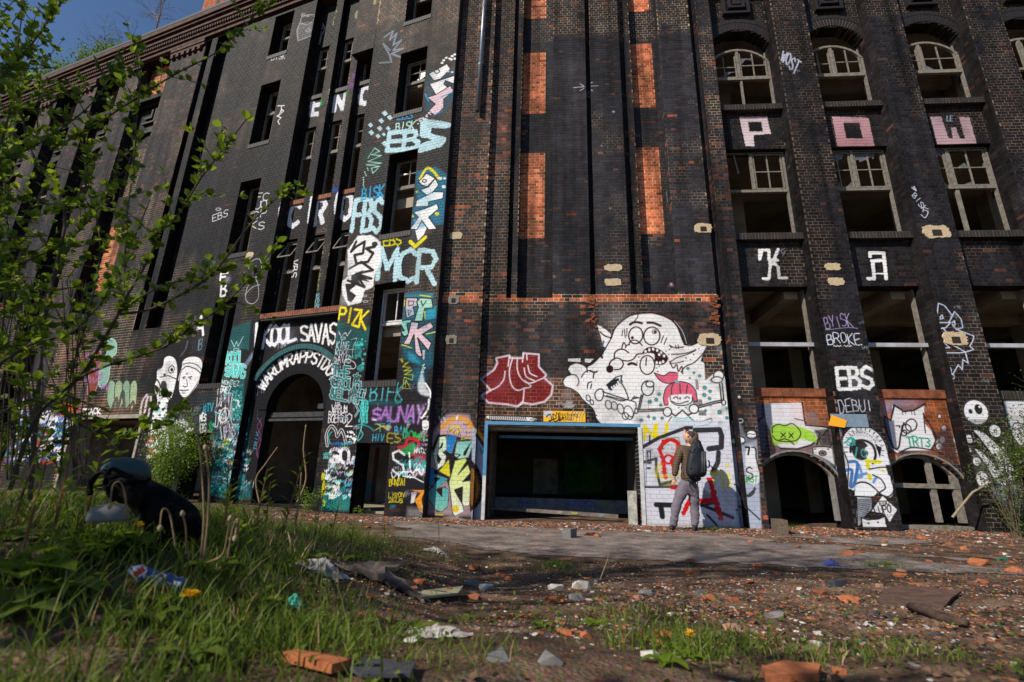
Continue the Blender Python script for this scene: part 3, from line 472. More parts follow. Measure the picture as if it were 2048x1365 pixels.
# ============ centre block ============
Cf(0); t = T(840, 820, 5.6875)
CC.poly(t(100, 300, 300, 60, 400, 40, 560, 60, 615, 300, 600, 1210, 90, 1180), 'b99fa8', .75, 6); CC.poly(t(165, 260, 300, 110, 430, 60, 560, 110, 610, 300, 300, 300), 'c9a8ae', .95, 2)
CC.line(t(250, 200, 330, 130, 440, 90, 540, 130, 590, 210), 9, 'e59a3a', .9, soft=4, sm=True); CC.ell(*t(400, 222)[0], 9, 6, 'e6cf1e', 1, line=3.2); CC.line(t(415, 105, 430, 55), 4, WH); CC.line(t(220, 80, 240, 140), 3, 'c9c9cf'); CC.line(t(270, 90, 290, 130), 3, 'c9c9cf')
for k in range(16): x, y = random.uniform(150, 600), random.uniform(200, 320); CC.line(t(x, y, x + random.uniform(-30, 30), y + 25), 1, '2a2228')
CC.poly(t(95, 660, 200, 690, 330, 760, 180, 900, 290, 870, 330, 1010, 310, 1110, 250, 1160, 190, 1160, 90, 1010, 75, 940, 130, 880, 105, 860), BK, 1, 2); CC.poly(t(130, 450, 200, 290, 310, 280, 590, 345, 615, 600, 580, 760, 590, 1080, 490, 1100, 400, 1220, 370, 1180, 330, 880, 300, 790, 200, 700), BK, 1, 2)
for pts, c, g2 in ((t(150, 500, 215, 310, 290, 300, 320, 370, 300, 450, 270, 480, 300, 520, 280, 620, 185, 690), 'd3ecc4', 'f2f5ea'), (t(305, 280, 420, 305, 360, 500, 300, 470), '1272bd', '1a8ad0'), (t(420, 365, 600, 350, 610, 380, 550, 540, 440, 560, 390, 520), '7fc0b8', 'a8dcd0'),
                   (t(400, 580, 520, 550, 530, 580, 430, 740, 545, 625, 575, 715, 480, 820, 580, 805, 560, 1090, 500, 1100, 480, 1060, 500, 1160, 400, 1210, 375, 1180, 340, 900, 330, 830), 'd6e86a', 'f0f4ee'), (t(215, 700, 330, 560, 345, 770), 'ded018', 'e8dc20'), (t(105, 660, 165, 670, 150, 860, 105, 860), '1379c4', '1a8ad8'), (t(155, 730, 320, 785, 180, 910, 250, 990, 260, 880, 325, 900, 320, 1090, 250, 1160, 180, 1140, 100, 1010, 80, 945, 160, 870), '2ea0b6', '86c9b4'), (t(110, 480, 140, 460, 150, 530, 105, 520), '4fb878', '4fb878')):
    CC.poly(pts, c, 1, 1, grad=g2); CC.line(pts + [pts[0]], 1.2, 'f4f4f4'); CC.line(pts + [pts[0]], .6, BK)
for pts in (t(205, 460, 240, 400, 250, 370, 265, 390, 250, 430), t(195, 570, 195, 500, 245, 560, 215, 620), t(165, 765, 235, 775, 165, 840), t(385, 910, 490, 870, 480, 1080), t(185, 920, 250, 880, 245, 990), t(500, 480, 580, 370, 520, 520, 490, 520)): CC.poly(pts, BK)
for pts in (t(480, 310, 470, 340, 580, 320), t(260, 480, 300, 520, 330, 500, 400, 560, 460, 510, 400, 500, 360, 530)): CC.line(pts, 1.6, 'ded018' if pts[0][1] < 890 else BK, 1)
for k in range(6): a = k * 1.05; CC.ell(*t(405 + 24 * math.cos(a), 1128 + 26 * math.sin(a))[0], 3, 3, 'e8c61e')
CC.poly(t(270, 1230, 440, 1200, 440, 1310, 270, 1300), 'd4c4bc', .5, 5); CC.line(t(180, 1190, 260, 1195), 2.5, 'c9bf20')
Cf(-.15)
# white house-shaped wall right of the door, and strip at its left
CC.poly(t(610, 200, 690, 260, 770, 420, 730, 1270, 600, 1270, 600, 500), 'a9b3cc', .95, 2); CC.poly(t(655, 200, 770, 390, 765, 430, 650, 270), 'f0a01c'); CC.poly(t(650, 270, 765, 430, 730, 440, 640, 300), BK); CC.poly(t(590, 640, 610, 590, 680, 700, 715, 860, 690, 1040, 600, 1140, 580, 1100), BK, 1, 1, sm=True); CC.poly(t(595, 690, 620, 680, 660, 760, 680, 900, 655, 1020, 600, 1090, 585, 1000), '8a5a22', 1, 1, sm=True); CC.line(t(625, 760, 655, 880, 640, 980), 2.5, 'c98a24', 1, sm=True)
for k in range(5): CC.line(t(680 + 4 * k, 440, 700, 500, 730, 440 + k * 10), 1.6, '3a8f94', .8)
CC.poly([(1283, 853), (1456, 845), (1457, 1062), (1283, 1060)], 'd9d8e6', 1, 1)
t = T(900, 440, 2.967)
body = t(960, 700, 975, 650, 1010, 608, 1060, 575, 1120, 558, 1200, 556, 1265, 572, 1315, 600, 1348, 640, 1370, 700, 1388, 742, 1440, 742, 1500, 715, 1522, 727, 1514, 765, 1490, 805, 1480, 840, 1500, 850, 1503, 955, 1540, 925, 1570, 895, 1605, 905, 1610, 930, 1638, 935, 1650, 1230, 908, 1228, 868, 1180, 850, 1125, 790, 1070, 760, 1030, 720, 1003, 680, 988, 670, 957, 690, 930, 716, 918, 700, 890, 712, 865, 750, 850, 790, 862, 812, 880, 850, 850, 905, 805, 935, 745)
CC.poly(body, 'f3f2f4', 1, 1); CC.poly(t(868, 622, 912, 640, 962, 682, 948, 715, 926, 762, 905, 750, 890, 690), 'f3f2f4')
CC.poly(t(700, 825, 775, 822, 775, 845, 700, 840), 'e9e4df'); CC.poly(t(800, 825, 855, 825, 830, 850, 800, 845), 'e9e4df')
for q in ((1455, 945, 1478, 950, 1478, 1005, 1455, 1000), (1440, 1065, 1500, 1065, 1500, 1100, 1440, 1100), (1475, 1130, 1520, 1125, 1522, 1160, 1475, 1160)):
    x0, y0 = PC.hit(*t(*q[:2])[0], -.15); x1, y1 = PC.hit(*t(*q[4:6])[0], -.15)
    i0, i1 = sorted((int((x0 - CC.u0) / CC.res), int((x1 - CC.u0) / CC.res))); j0, j1 = sorted((int((y0 - CC.z0) / CC.res), int((y1 - CC.z0) / CC.res))); CC.a[j0:j1, i0:i1] *= .25
DR = '2c1219'
def ml(wd, *p, sm=True, c=DR): CC.line(t(*p), wd, c, 1, sm=sm)
ml(3.2, 955, 705, 975, 650, 1010, 610, 1060, 573, 1110, 558, 1200, 553, 1265, 570, 1315, 597, 1350, 640, 1372, 700, 1388, 740); ml(1.2, 1330, 600, 1375, 660, 1400, 735, c='d9d9dd'); ml(2, 957, 702, 930, 750, 895, 805, 850, 852, 812, 872); ml(4, 895, 800, 903, 818)
ml(2, 868, 622, 890, 690, 907, 752, 925, 760); ml(1.8, 905, 638, 935, 655, 962, 685); ml(2.4, 890, 665, 920, 690, 955, 700); ml(3, 912, 720, 905, 750, c='4a6a80'); ml(1.5, 1115, 560, 1112, 580, 1095, 600)
ml(2, 1388, 742, 1430, 745, 1500, 713, 1522, 727, 1512, 765, 1482, 808, 1440, 848, 1390, 872, 1365, 905); ml(2, 1300, 745, 1330, 760, 1380, 755); ml(1.8, 1312, 800, 1380, 795, 1450, 775, 1400, 800, 1340, 820, 1300, 850, 1340, 850, 1380, 840); ml(2, 1300, 840, 1320, 880, 1340, 860, 1350, 900, 1370, 870, 1375, 915)
for x, y in ((1450, 770), (1470, 765), (1440, 800), (1420, 830), (1395, 820), (1440, 780), (1280, 780), (1295, 800), (1300, 770), (1290, 825), (1225, 880), (1240, 870), (1230, 900), (1105, 800), (1120, 815), (1110, 845)): CC.ell(*t(x, y)[0], 1.2, 1.2, DR)
CC.ell(*t(1102, 686)[0], 14, 17, DR, 1, line=2.4, rot=.15); CC.ell(*t(1197, 690)[0], 16, 18, DR, 1, line=2.4, rot=.1); CC.ell(*t(1082, 700)[0], 3, 3, DR); CC.ell(*t(1215, 665)[0], 2.8, 2.8, DR); CC.ell(*t(1212, 664)[0], 4.5, 4.5, DR, 1, line=1)
ml(4.6, 1068, 622, 1085, 611, 1110, 608, 1138, 614); ml(4.6, 1172, 611, 1210, 613, 1248, 630)
for q in ((1025, 655, 1020, 690), (1035, 650, 1040, 700), (1050, 645, 1048, 690), (1265, 690, 1250, 730), (1285, 700, 1268, 740), (1300, 745, 1310, 760), (1335, 745, 1340, 765), (1350, 742, 1352, 765)): ml(1.6, *q, sm=False)
ml(2.2, 1060, 742, 1075, 718, 1105, 716, 1125, 730, 1140, 745); ml(2, 1040, 760, 1050, 745, 1065, 742); ml(2.2, 1018, 768, 1030, 730, 1045, 750); ml(2.4, 975, 828, 978, 790, 1005, 770, 1035, 772, 1060, 790); ml(2.4, 945, 885, 948, 850, 980, 822, 1015, 830, 1028, 858, 1010, 885, 975, 890); ml(2.2, 1025, 835, 1060, 838, 1090, 825, 1110, 800, 1140, 795)
CC.ell(*t(948, 886)[0], 7.2, 7.6, DR); ml(5, 1060, 858, 1080, 852, 1105, 860)
CC.poly(t(1140, 795, 1160, 765, 1200, 755, 1250, 775, 1288, 812, 1282, 845, 1250, 862, 1213, 852, 1213, 800, 1180, 790), DR, 1, 1, sm=True)
for x, y in ((1160, 782), (1182, 772), (1205, 768), (1228, 775), (1250, 790), (1268, 808), (1225, 848), (1245, 850), (1262, 842), (1240, 800)): CC.ell(*t(x, y)[0], 3.2, 3.8, WH); CC.ell(*t(x, y)[0], 3.2, 3.8, DR, 1, line=1)
CC.ell(*t(1170, 862)[0], 14.5, 19, 'f0eff2'); CC.ell(*t(1170, 862)[0], 14.5, 19, DR, 1, line=2.2); ml(2, 1165, 820, 1162, 865, sm=False)
G2 = '23262e'
for q in ((812, 880, 790, 862, 750, 850, 712, 865, 700, 890, 716, 918, 690, 930, 671, 957, 680, 988, 720, 1003, 760, 1030, 790, 1070, 850, 1125, 868, 1180, 908, 1226), (812, 880, 815, 905), (780, 935, 800, 905, 835, 895, 855, 915), (832, 900, 870, 905), (850, 940, 855, 912, 875, 898), (715, 918, 750, 925, 765, 960, 755, 985), (815, 1000, 820, 970, 840, 962), (835, 1000, 840, 975), (865, 1060, 860, 1030, 885, 1005, 910, 1015, 905, 1060, 885, 1075, 862, 1060), (905, 1020, 1050, 1068), (1050, 1068, 1100, 1085, 1100, 1130, 1080, 1170, 1060, 1160), (915, 1045, 950, 1055, 1020, 1075, 1060, 1060), (940, 1000, 955, 965, 985, 935, 1020, 925), (1020, 925, 1015, 960, 1040, 1010, 1060, 1060), (940, 1000, 960, 1010, 950, 980, 1000, 950), (780, 1195, 830, 1172, 870, 1160), (760, 1222, 790, 1190)): ml(2.1, *q, c=G2)
CC.poly(t(925, 980, 960, 950, 1000, 940, 985, 975, 955, 990, 950, 1010), G2)
for x, y, rx, ry in ((940, 1098, 6, 9), (975, 1105, 6, 8.5), (1012, 1122, 6, 10), (1060, 1145, 9, 14), (1040, 1165, 6, 7), (820, 1058, 4, 6.5), (842, 1083, 3.4, 5)): CC.ell(*t(x, y)[0], rx, ry, G2, 1, line=1.8, rot=-.3)
for k in range(5): ml(1.4, 958 + k * 14, 972 - k * 8, 968 + k * 14, 996 - k * 8, c=G2, sm=False)
for k in range(6): ml(1.5, 930 + k * 18, 1042 + k * 5, 945 + k * 18, 1050 + k * 4, c=G2)
for k in range(4): ml(1.6, 1075 + k * 6, 1070 - k * 3, 1095 + k * 10, 1045 + k * 4, c=G2)
# the little bone-armed girl
CC.poly(t(1262, 1060, 1275, 1005, 1310, 972, 1360, 960, 1415, 975, 1448, 1015, 1456, 1075, 1430, 1060, 1420, 1035, 1300, 1045, 1292, 1095, 1270, 1100), 'e0607f', 1, 1, sm=True); CC.poly(t(1210, 908, 1265, 925, 1300, 905, 1345, 910, 1345, 950, 1325, 968, 1280, 970, 1240, 950), 'e0607f', 1, 1, sm=True)
for q in ((1262, 1060, 1275, 1005, 1310, 972, 1360, 960, 1415, 975, 1448, 1015, 1456, 1075), (1210, 908, 1265, 925, 1300, 905, 1345, 910), (1210, 908, 1240, 950, 1280, 970, 1325, 968), (1310, 1035, 1310, 1000, 1320, 975), (1360, 1030, 1358, 975), (1395, 1030, 1400, 980), (1300, 1045, 1308, 1080, 1340, 1100, 1390, 1100, 1425, 1080, 1428, 1045), (1312, 1078, 1350, 1092, 1405, 1075), (1320, 1060, 1335, 1050, 1345, 1062), (1385, 1060, 1398, 1050, 1412, 1060), (1262, 1060, 1270, 1100, 1290, 1095), (1430, 1060, 1440, 1080, 1456, 1075)): ml(1.7, *q, c=G2)
ml(1.2, 1355, 1065, 1357, 1052, 1362, 1065, c=G2); CC.ell(*t(1340, 960)[0], 4, 3, TL)
for q in ((1112, 1140, 1270, 1132), (1118, 1128, 1262, 1122), (1112, 1140, 1135, 1040), (1125, 1125, 1145, 1040), (1455, 1118, 1560, 1088, 1608, 1080), (1450, 1108, 1555, 1078, 1600, 1070), (1608, 1080, 1600, 970), (1594, 1070, 1586, 975), (1285, 1130, 1330, 1165, 1370, 1130, 1400, 1160, 1440, 1140)): ml(2.6, *q, sm=False, c=G2)
for x, y, rx, ry in ((1172, 1000, 12, 15), (1185, 975, 8, 6), (1582, 925, 10, 10), (1570, 950, 11, 6), (1285, 1140, 8, 9), (1435, 1122, 9, 9), (1105, 1135, 3, 5), (1606, 1085, 4, 5)): CC.ell(*t(x, y)[0], rx, ry, 'f0f0f3'); CC.ell(*t(x, y)[0], rx, ry, G2, 1, line=2.2)
ml(1.6, 1310, 1168, 1290, 1200, 1280, 1250, c=G2); ml(1.6, 1400, 1160, 1450, 1200, 1530, 1180, 1520, 1210, 1440, 1230, c=G2)
for k in range(9): ml(1, 1320 - k * 3, 1172 + k * 9, 1370 + k * 2, 1180 + k * 9, 1410 + k * 5, 1170 + k * 9, c='3fa9bd')
for k in range(7): ml(1, 1420 + k * 15, 1180 + k * 2, 1425 + k * 15, 1225, c='3fa9bd', sm=False)
for x, y, r in ((1405, 883, 8), (1440, 908, 7), (1472, 927, 9), (1415, 940, 5), (1500, 997, 11), (1530, 1018, 9), (1497, 1040, 11), (1527, 1060, 9), (1580, 1142, 12), (1582, 1205, 11), (1238, 1037, 9), (1222, 1068, 10), (1185, 1080, 11), (1248, 1100, 8), (1178, 1168, 8), (1210, 1178, 9), (1255, 1178, 8), (1135, 1190, 10), (1620, 1120, 8), (1620, 1175, 9), (1480, 1152, 6), (1502, 1132, 7), (1530, 1100, 6), (1350, 1115, 4), (1368, 1130, 4), (1390, 1115, 4)):
    CC.spray(*t(x, y)[0], r / 2.2, '2a2a30', .6); CC.ell(*t(x, y)[0], r / 3, r / 3, G2); CC.ell(*t(x, y)[0], r / 3.9, r / 3.9, '22b8ba')
for x, y, r in ((1120, 1190, 12), (1240, 1030, 8), (1590, 1000, 10), (1600, 1130, 10), (1540, 960, 8)): CC.spray(*t(x, y)[0], r, '44444c', .3)
# red throw-up
red = t(275, 822, 352, 805, 360, 822, 432, 822, 438, 792, 527, 800, 527, 872, 570, 920, 560, 940, 610, 985, 600, 1040, 560, 1080, 490, 1095, 425, 1085, 400, 1108, 340, 1095, 228, 1085, 186, 1045, 242, 1012, 184, 945, 262, 890, 282, 850)
CC.poly(red, '7d141d', .93, 1.5); CC.line(red + [red[0]], 4.2, 'e0d2e0', .95, soft=2)
for q in ((327, 900, 318, 950, 285, 990, 240, 1012), (352, 812, 345, 870), (372, 820, 352, 900, 365, 980, 400, 1012, 440, 1000), (400, 820, 400, 890, 425, 945, 470, 970, 530, 950, 560, 935), (440, 880, 452, 930, 500, 955), (462, 865, 475, 910, 515, 930), (435, 790, 430, 845), (455, 800, 457, 830), (440, 1000, 432, 1080, 405, 1105), (445, 955, 480, 990, 440, 1000)): CC.line(t(*q), 3.0, 'ece2ee', 1, sm=True, soft=1.5)
CC.line([(962, 758), (984, 741)], 2.2, '6a86d0', .7); CC.line([(962, 792), (975, 806)], 2.2, '6a86d0', .7)
# worm
CC.poly([(969, 835), (975, 831), (1062, 834), (1078, 838), (1066, 844), (978, 840)], WH, 1, 1); CC.line([(969, 835), (975, 831), (1062, 834), (1078, 838), (1066, 844), (978, 840), (969, 835)], 1.8, BK)
for k in range(20): CC.line([(980 + k * 3.8, 832), (978.6 + k * 3.8, 836), (980 + k * 3.8, 841)], 1.4, BK)
CC.line([(1060, 839), (1066, 840.5), (1072, 839)], 1, BK); CC.ell(1066, 837, 1, 1, BK)
for k in range(9): CC.tagline(1105 + random.uniform(0, 50), 800 + random.uniform(0, 14), 12, 7, 'b9b9bd', 1.2, 1300 + k, .7, n=3)
t = T(1280, 840, 5.686)
CC.poly(t(10, 20, 980, 0, 990, 500, 985, 1250, 10, 1230), 'd9dae8', .8, 3)
CC.text('NU', t(50, 70, 300, 50, 290, 190, 45, 210), 6.2, 'ecd81a', gap=.1, soft=2, jit=.05)
CC.line(t(15, 320, 200, 210, 500, 90, 560, 90), 6.5, '2a2c34'); CC.line(t(15, 310, 20, 480, 120, 490), 5, '2a2c34'); CC.line(t(510, 90, 515, 250), 7, '2a2c34'); CC.line(t(600, 120, 860, 110, 880, 180, 870, 310, 740, 330), 10, '2b2e38'); CC.line(t(840, 370, 830, 480, 780, 580), 9, '2b2e38'); CC.line(t(20, 490, 180, 440, 180, 560, 220, 740, 380, 690), 5, '3a3c30')
CC.line(t(0, 765, 380, 765), 3.4, '24262e'); CC.line(t(15, 770, 20, 930, 60, 1190), 5, '33363f'); CC.line(t(180, 965, 340, 970), 9, '202228'); CC.line(t(230, 985, 245, 1100), 10, '202228'); CC.line(t(640, 960, 960, 1110), 6, '33363f'); CC.line(t(700, 1080, 800, 1200), 4, '33363f'); CC.line(t(640, 980, 770, 945), 4, '33363f'); CC.poly(t(660, 770, 760, 860, 770, 960, 660, 960), '5a4a52', .5, 4)
CC.text('D', t(200, 240, 430, 235, 440, 520, 240, 520), .1, WH); CC.line(t(225, 330, 260, 250, 330, 225, 400, 250, 425, 310, 400, 400, 350, 470), 8.5, 'd8161c', 1, rag=3); CC.line(t(215, 320, 245, 430, 265, 580, 280, 660), 7.5, 'd8161c', 1, rag=4); CC.ell(*t(310, 450)[0], 8, 8.5, 'd8161c', 1, line=4); CC.line(t(350, 490, 365, 580), 5, 'd8161c', 1, rag=3)
CC.ell(*t(375, 765)[0], 11, 5, 'c4182a'); CC.line(t(740, 680, 780, 860, 840, 1110), 10, 'd8161c', 1, rag=4); CC.line(t(650, 925, 790, 910), 9.5, 'd8161c', 1, rag=3); CC.line(t(540, 890, 460, 1060), 8, 'd8161c', 1, rag=3); CC.poly(t(810, 1080, 960, 1100, 940, 1200, 820, 1150), 'e8a0b4', .5, 6)
CC.line(t(220, 215, 420, 200, 430, 260), 1.6, '4aa860', .9); CC.text('OTU', t(215, 275, 400, 290, 395, 340, 215, 335), 1.2, '7fae74', .7); CC.line(t(270, 378, 400, 378), 1.2, '6aa868', .7)
for q in ((230, 510, 190, 560, 190, 640, 330, 640), (760, 600, 870, 600, 880, 760), (800, 590, 780, 720), (930, 610, 940, 760)): CC.line(t(*q), 7, 'ead532', .6, soft=6)
CC.spray(*t(930, 520)[0], 5, 'ead532', .7); CC.spray(*t(400, 620)[0], 9, 'ead532', .5); CC.poly(t(225, 710, 380, 680, 370, 765, 225, 765), '6a6a30', .6, 3)
CC.line(t(70, 345, 140, 345), 1.3, BK); CC.line(t(72, 345, 68, 760), 1.6, '6a6c78'); CC.line(t(85, 360, 118, 360, 118, 460, 90, 460, 85, 360), 2, BK); CC.poly(t(80, 540, 120, 540, 120, 560, 80, 560), BK); CC.line(t(110, 180, 110, 260), 2.4, BK)
CC.spray(*t(20, 1130)[0], 7, 'd8607a', .6); CC.poly(t(10, 1180, 980, 1190, 980, 1260, 10, 1250), '8c8a80', .45, 8)
# small marks on the dark piers
Cf(-.15)
for a, b in (((1147, 176), (1168, 174)), ((1160, 168), (1168, 173)), ((1160, 182), (1168, 177)), ((1176, 173), (1196, 172)), ((1177, 170), (1185, 165)), ((1177, 177), (1185, 182))): CC.line([a, b], 1.1, 'dcdce6')
for x, y, r in ((1227, 224, 1.6), (1203, 292, 1), (1347, 562, 2.2), (1304, 586, 2), (1220, 417, .9)): CC.spray(x, y, r * 1.5, 'c9d0ea', .9)
CC.line([(1337, 372), (1339, 395)], .8, 'b0b0b8')
# ============ right-hand piers and panels ============
Cf(0); t = T(1460, 780, 3.483)
CC.poly([(1462, 895), (1500, 880), (1500, 1060), (1459, 1062)], 'b9c2d8', .9, 3); CC.poly([(1458, 850), (1470, 845), (1480, 870), (1500, 880), (1500, 905), (1460, 905)], '8d93a6', .6, 4)
for x, y, r in ((35, 352, 26), (108, 312, 30)): CC.ell(*t(x, y)[0], r / 3.2, r / 3.5, WH); CC.ell(*t(x, y)[0], r / 3.2, r / 3.5, BK, 1, line=1.6); [CC.line(t(x - r * .6 + k * r * .3, y + r * .5, x - r * .6 + k * r * .3, y + r), 1, BK) for k in range(5)]
CC.line(t(70, 320, 95, 305, 120, 312, 140, 305), 1, BK); CC.ell(*t(40, 215)[0], 5, 4, 'c9c9d2', .8, line=2); CC.ell(*t(40, 50)[0], 3, 3, 'd0d0d6')
CC.poly(t(75, 400, 118, 395, 135, 470, 140, 640, 70, 640, 60, 480), 'eceef4', .95, 2, sm=True); CC.line(t(105, 400, 130, 410, 130, 470, 145, 560), 2.2, BK, 1, sm=True); CC.line(t(65, 400, 90, 400, 80, 450), 3, BK); CC.text('S', t(55, 540, 105, 535, 110, 620, 60, 620), 2.2, BK); CC.text('GAST', t(45, 590, 135, 600, 130, 645, 42, 635), 1.6, '2a9a3e', jit=.1)
CC.line(t(0, 660, 30, 670, 60, 740, 100, 720, 110, 680), 2.4, '2a2c34', 1, sm=True); CC.line(t(5, 840, 50, 815, 130, 900), 2.6, '3a3d46'); CC.poly(t(10, 670, 40, 680, 55, 730, 20, 720), 'f0f0f4'); CC.line(t(40, 680, 60, 735, 112, 690), 3.6, '3c4048', 1, sm=True)
# pillar 2 : tags and the skull with the pistol-like cone
for s, q, w_, c in (('BYISK', (600, 580, 760, 560, 780, 640, 610, 640), 1.5, 'b8a8dc'), ('BROKE', (610, 680, 810, 670, 820, 735, 615, 735), 1.9, 'dde4f8')): CC.text(s, T(1440, 440, 2.967)(*q), w_, c, jit=.12, sm=True)
CC.line(T(1440, 440, 2.967)(610, 655, 740, 640, 800, 645), 1.1, 'b8a8dc', 1, sm=True); CC.text('~~', T(1440, 440, 2.967)(645, 742, 765, 742, 765, 756, 645, 756), 1.3, WH); CC.text('EBS', T(1440, 440, 2.967)(655, 880, 865, 870, 868, 1000, 660, 1005), 7, WH, gap=.14, rag=2)
CC.text('DEBUI', T(1440, 440, 2.967)(650, 1060, 850, 1070, 850, 1130, 655, 1140), 1.9, 'c8cbdc', jit=.12)
CC.poly(t(695, 420, 700, 340, 740, 280, 800, 245, 870, 250, 940, 300, 980, 380, 990, 520, 960, 520, 980, 700, 940, 740, 830, 690, 840, 740, 830, 820, 780, 870, 740, 940, 735, 870, 760, 790, 740, 700, 700, 680), 'e8e9f0', 1, 1)
CC.ell(*t(810, 420)[0], 16, 20, BK); CC.ell(*t(860, 435)[0], 8, 12, 'f0f0f4'); CC.ell(*t(845, 440)[0], 3.6, 5, BK); CC.line(t(745, 430, 760, 370, 830, 350, 890, 380, 905, 450, 880, 510), 4.5, BK, 1, sm=True); CC.poly(t(910, 380, 950, 400, 930, 470), BK)
CC.line(t(695, 420, 700, 340, 740, 280, 800, 245, 870, 250, 940, 300, 980, 380, 990, 480), 2.6, BK, 1, sm=True); CC.line(t(700, 680, 720, 520, 700, 430), 2.2, BK, 1, sm=True)
for k in range(16): a = math.pi * (1.05 - k / 13); CC.line([t(835 + 130 * math.cos(a), 410 - 150 * math.sin(a))[0], t(835 + 112 * math.cos(a), 410 - 130 * math.sin(a))[0]], 1.2, BK)
for k in range(18): a = math.pi * (1.0 - k / 17); CC.ell(*t(825 + 95 * math.cos(a), 400 - 105 * math.sin(a))[0], .9, .9, BK)
CC.line(t(710, 370, 760, 330, 780, 380, 730, 385), 2.6, '2aa596'); CC.text('3', t(730, 330, 790, 335, 790, 370, 740, 370), 2.6, '2aa596'); CC.line(t(790, 400, 770, 470), 3, '2aa596'); CC.ell(*t(830, 440)[0], 5, 8, '2aa596', 1, line=2.4)
CC.line(t(730, 500, 780, 510, 750, 640, 720, 670, 740, 560, 700, 560), 6, '2358a8', .85, sm=True); CC.line(t(790, 520, 800, 600, 760, 600, 900, 570, 870, 640), 5, '3a7cc8', .75, sm=True); CC.line(t(845, 490, 850, 615), 7, 'd8d21e'); CC.line(t(845, 495, 925, 500), 7, 'd8d21e'); CC.line(t(845, 560, 940, 570), 7, 'd8d21e')
CC.poly(t(830, 560, 880, 545, 980, 600, 990, 700, 960, 745, 900, 720, 940, 690, 930, 620, 860, 590), 'eceff6', 1, 1, sm=True); CC.line(t(850, 550, 970, 540, 985, 620, 990, 700, 950, 740, 900, 715, 940, 680, 920, 620, 870, 590), 2.2, BK, 1, sm=True); CC.line(t(745, 700, 760, 655, 800, 640, 850, 660, 900, 720), 2.6, BK, 1, sm=True); CC.poly(t(745, 710, 755, 660, 810, 650, 880, 700, 850, 740, 750, 740), 'eceff6', 1, 1, sm=True)
CC.line(t(745, 740, 850, 745), 2.4, BK); CC.poly(t(750, 750, 850, 752, 835, 830, 785, 880, 745, 945, 735, 880), '9aa0ac', .95, 1); [CC.line(t(750, 765 + k * 14, 845 - k * 4, 758 + k * 12), 1, '20222a') for k in range(11)]; CC.line(t(750, 750, 735, 945), 2, BK); CC.line(t(850, 752, 840, 830, 790, 880), 2, BK)
CC.poly(t(830, 840, 915, 730, 1000, 830, 940, 920, 915, 860), 'e9e9ee', 1, 1); CC.line(t(830, 840, 915, 730, 1000, 830, 940, 920), 1.6, BK); CC.text('EGO', t(885, 775, 950, 765, 955, 795, 890, 800), 1.3, BK); CC.text('LUPO', t(845, 815, 960, 795, 960, 850, 855, 860), 1.6, BK)
CC.poly(t(765, 890, 850, 900, 915, 880, 915, 950, 765, 950), 'e6e6ec', 1, 1); CC.line(t(765, 950, 765, 885, 800, 900, 870, 895, 915, 875, 915, 930), 2.2, BK); CC.ell(*t(805, 925)[0], 2, 1.4, BK); CC.ell(*t(865, 918)[0], 2, 1.4, BK)
for k in range(10): CC.tagline(*t(random.uniform(640, 685), random.uniform(250, 750))[0], 6, 20, random.choice(['c9ccd8', 'e68a2c', '2a7a4a', 'c9ccd8']), 1.2, 1400 + k, .8, n=3)
# pillar 3 and above
t4 = T(1440, 440, 2.967)
lines = ((1265, 610, 1290, 495, 1325, 510, 1365, 570, 1340, 610, 1265, 610), (1365, 570, 1380, 545, 1415, 590, 1420, 640, 1380, 650, 1360, 620), (1380, 650, 1480, 690, 1470, 720, 1450, 750, 1470, 770, 1420, 785, 1380, 760), (1280, 650, 1300, 720, 1280, 760, 1330, 760, 1300, 730), (1300, 640, 1360, 720, 1340, 740, 1380, 760), (1310, 790, 1380, 790, 1420, 785, 1430, 850, 1400, 830, 1390, 890, 1370, 860, 1330, 920, 1310, 880, 1300, 800), (1290, 580, 1305, 565, 1310, 585, 1290, 590), (1360, 610, 1375, 600, 1375, 625), (1265, 610, 1270, 650, 1320, 640, 1350, 610))
for q in lines: CC.line(t4(*q), 2.4, 'aeb8d6', .95); CC.line(t4(*q), 1.2, 'e0e6f6', .9)
CC.ell(*t4(1312, 890)[0], 4.5, 5, 'c3cce4', 1, line=1.8); CC.ell(*t4(1325, 930)[0], 5, 5, 'c3cce4', 1, line=1.8)
CC.line(t4(1190, 640, 1210, 690, 1275, 680, 1270, 760, 1215, 745), 1.8, 'cdd3e0'); CC.line(t4(1270, 760, 1240, 850, 1255, 960), 1.8, 'cdd3e0'); CC.line(t4(1250, 780, 1280, 870, 1275, 970), 1.8, 'cdd3e0')
for k in range(5): CC.line(t4(1250 + k * 6, 930, 1246 + k * 6, 970), 1.2, 'cdd3e0')
CC.ell(*t(1620, 155)[0], 25, 25, 'ecebef'); CC.ell(*t(1620, 155)[0], 25, 25, BK, 1, line=1.6); CC.ell(*t(1640, 135)[0], 7.5, 10, BK); CC.ell(*t(1650, 118)[0], 2.4, 2.6, WH); CC.ell(*t(1583, 150)[0], 4, 4.5, BK)
for k in range(13): CC.line(t(1565 + k * 10, 205, 1567 + k * 10, 232), 1, BK)
for x, y, rx, ry in ((1727, 285, 12, 13), (1537, 340, 9, 9), (1560, 497, 9, 9), (1525, 418, 5, 5), (1770, 362, 4, 4), (1575, 620, 13, 17), (1760, 415, 5, 8)): CC.ell(*t(x, y)[0], rx, ry, 'e4e4ea'); CC.ell(*t(x, y)[0], rx, ry, BK, 1, line=1.5); CC.ell(*t(x - 6, y - 4)[0], 1.4, 1.4, BK); CC.ell(*t(x + 8, y - 4)[0], 1.4, 1.4, BK); CC.line(t(x - 10, y + 12, x, y + 17, x + 12, y + 10), 1, BK)
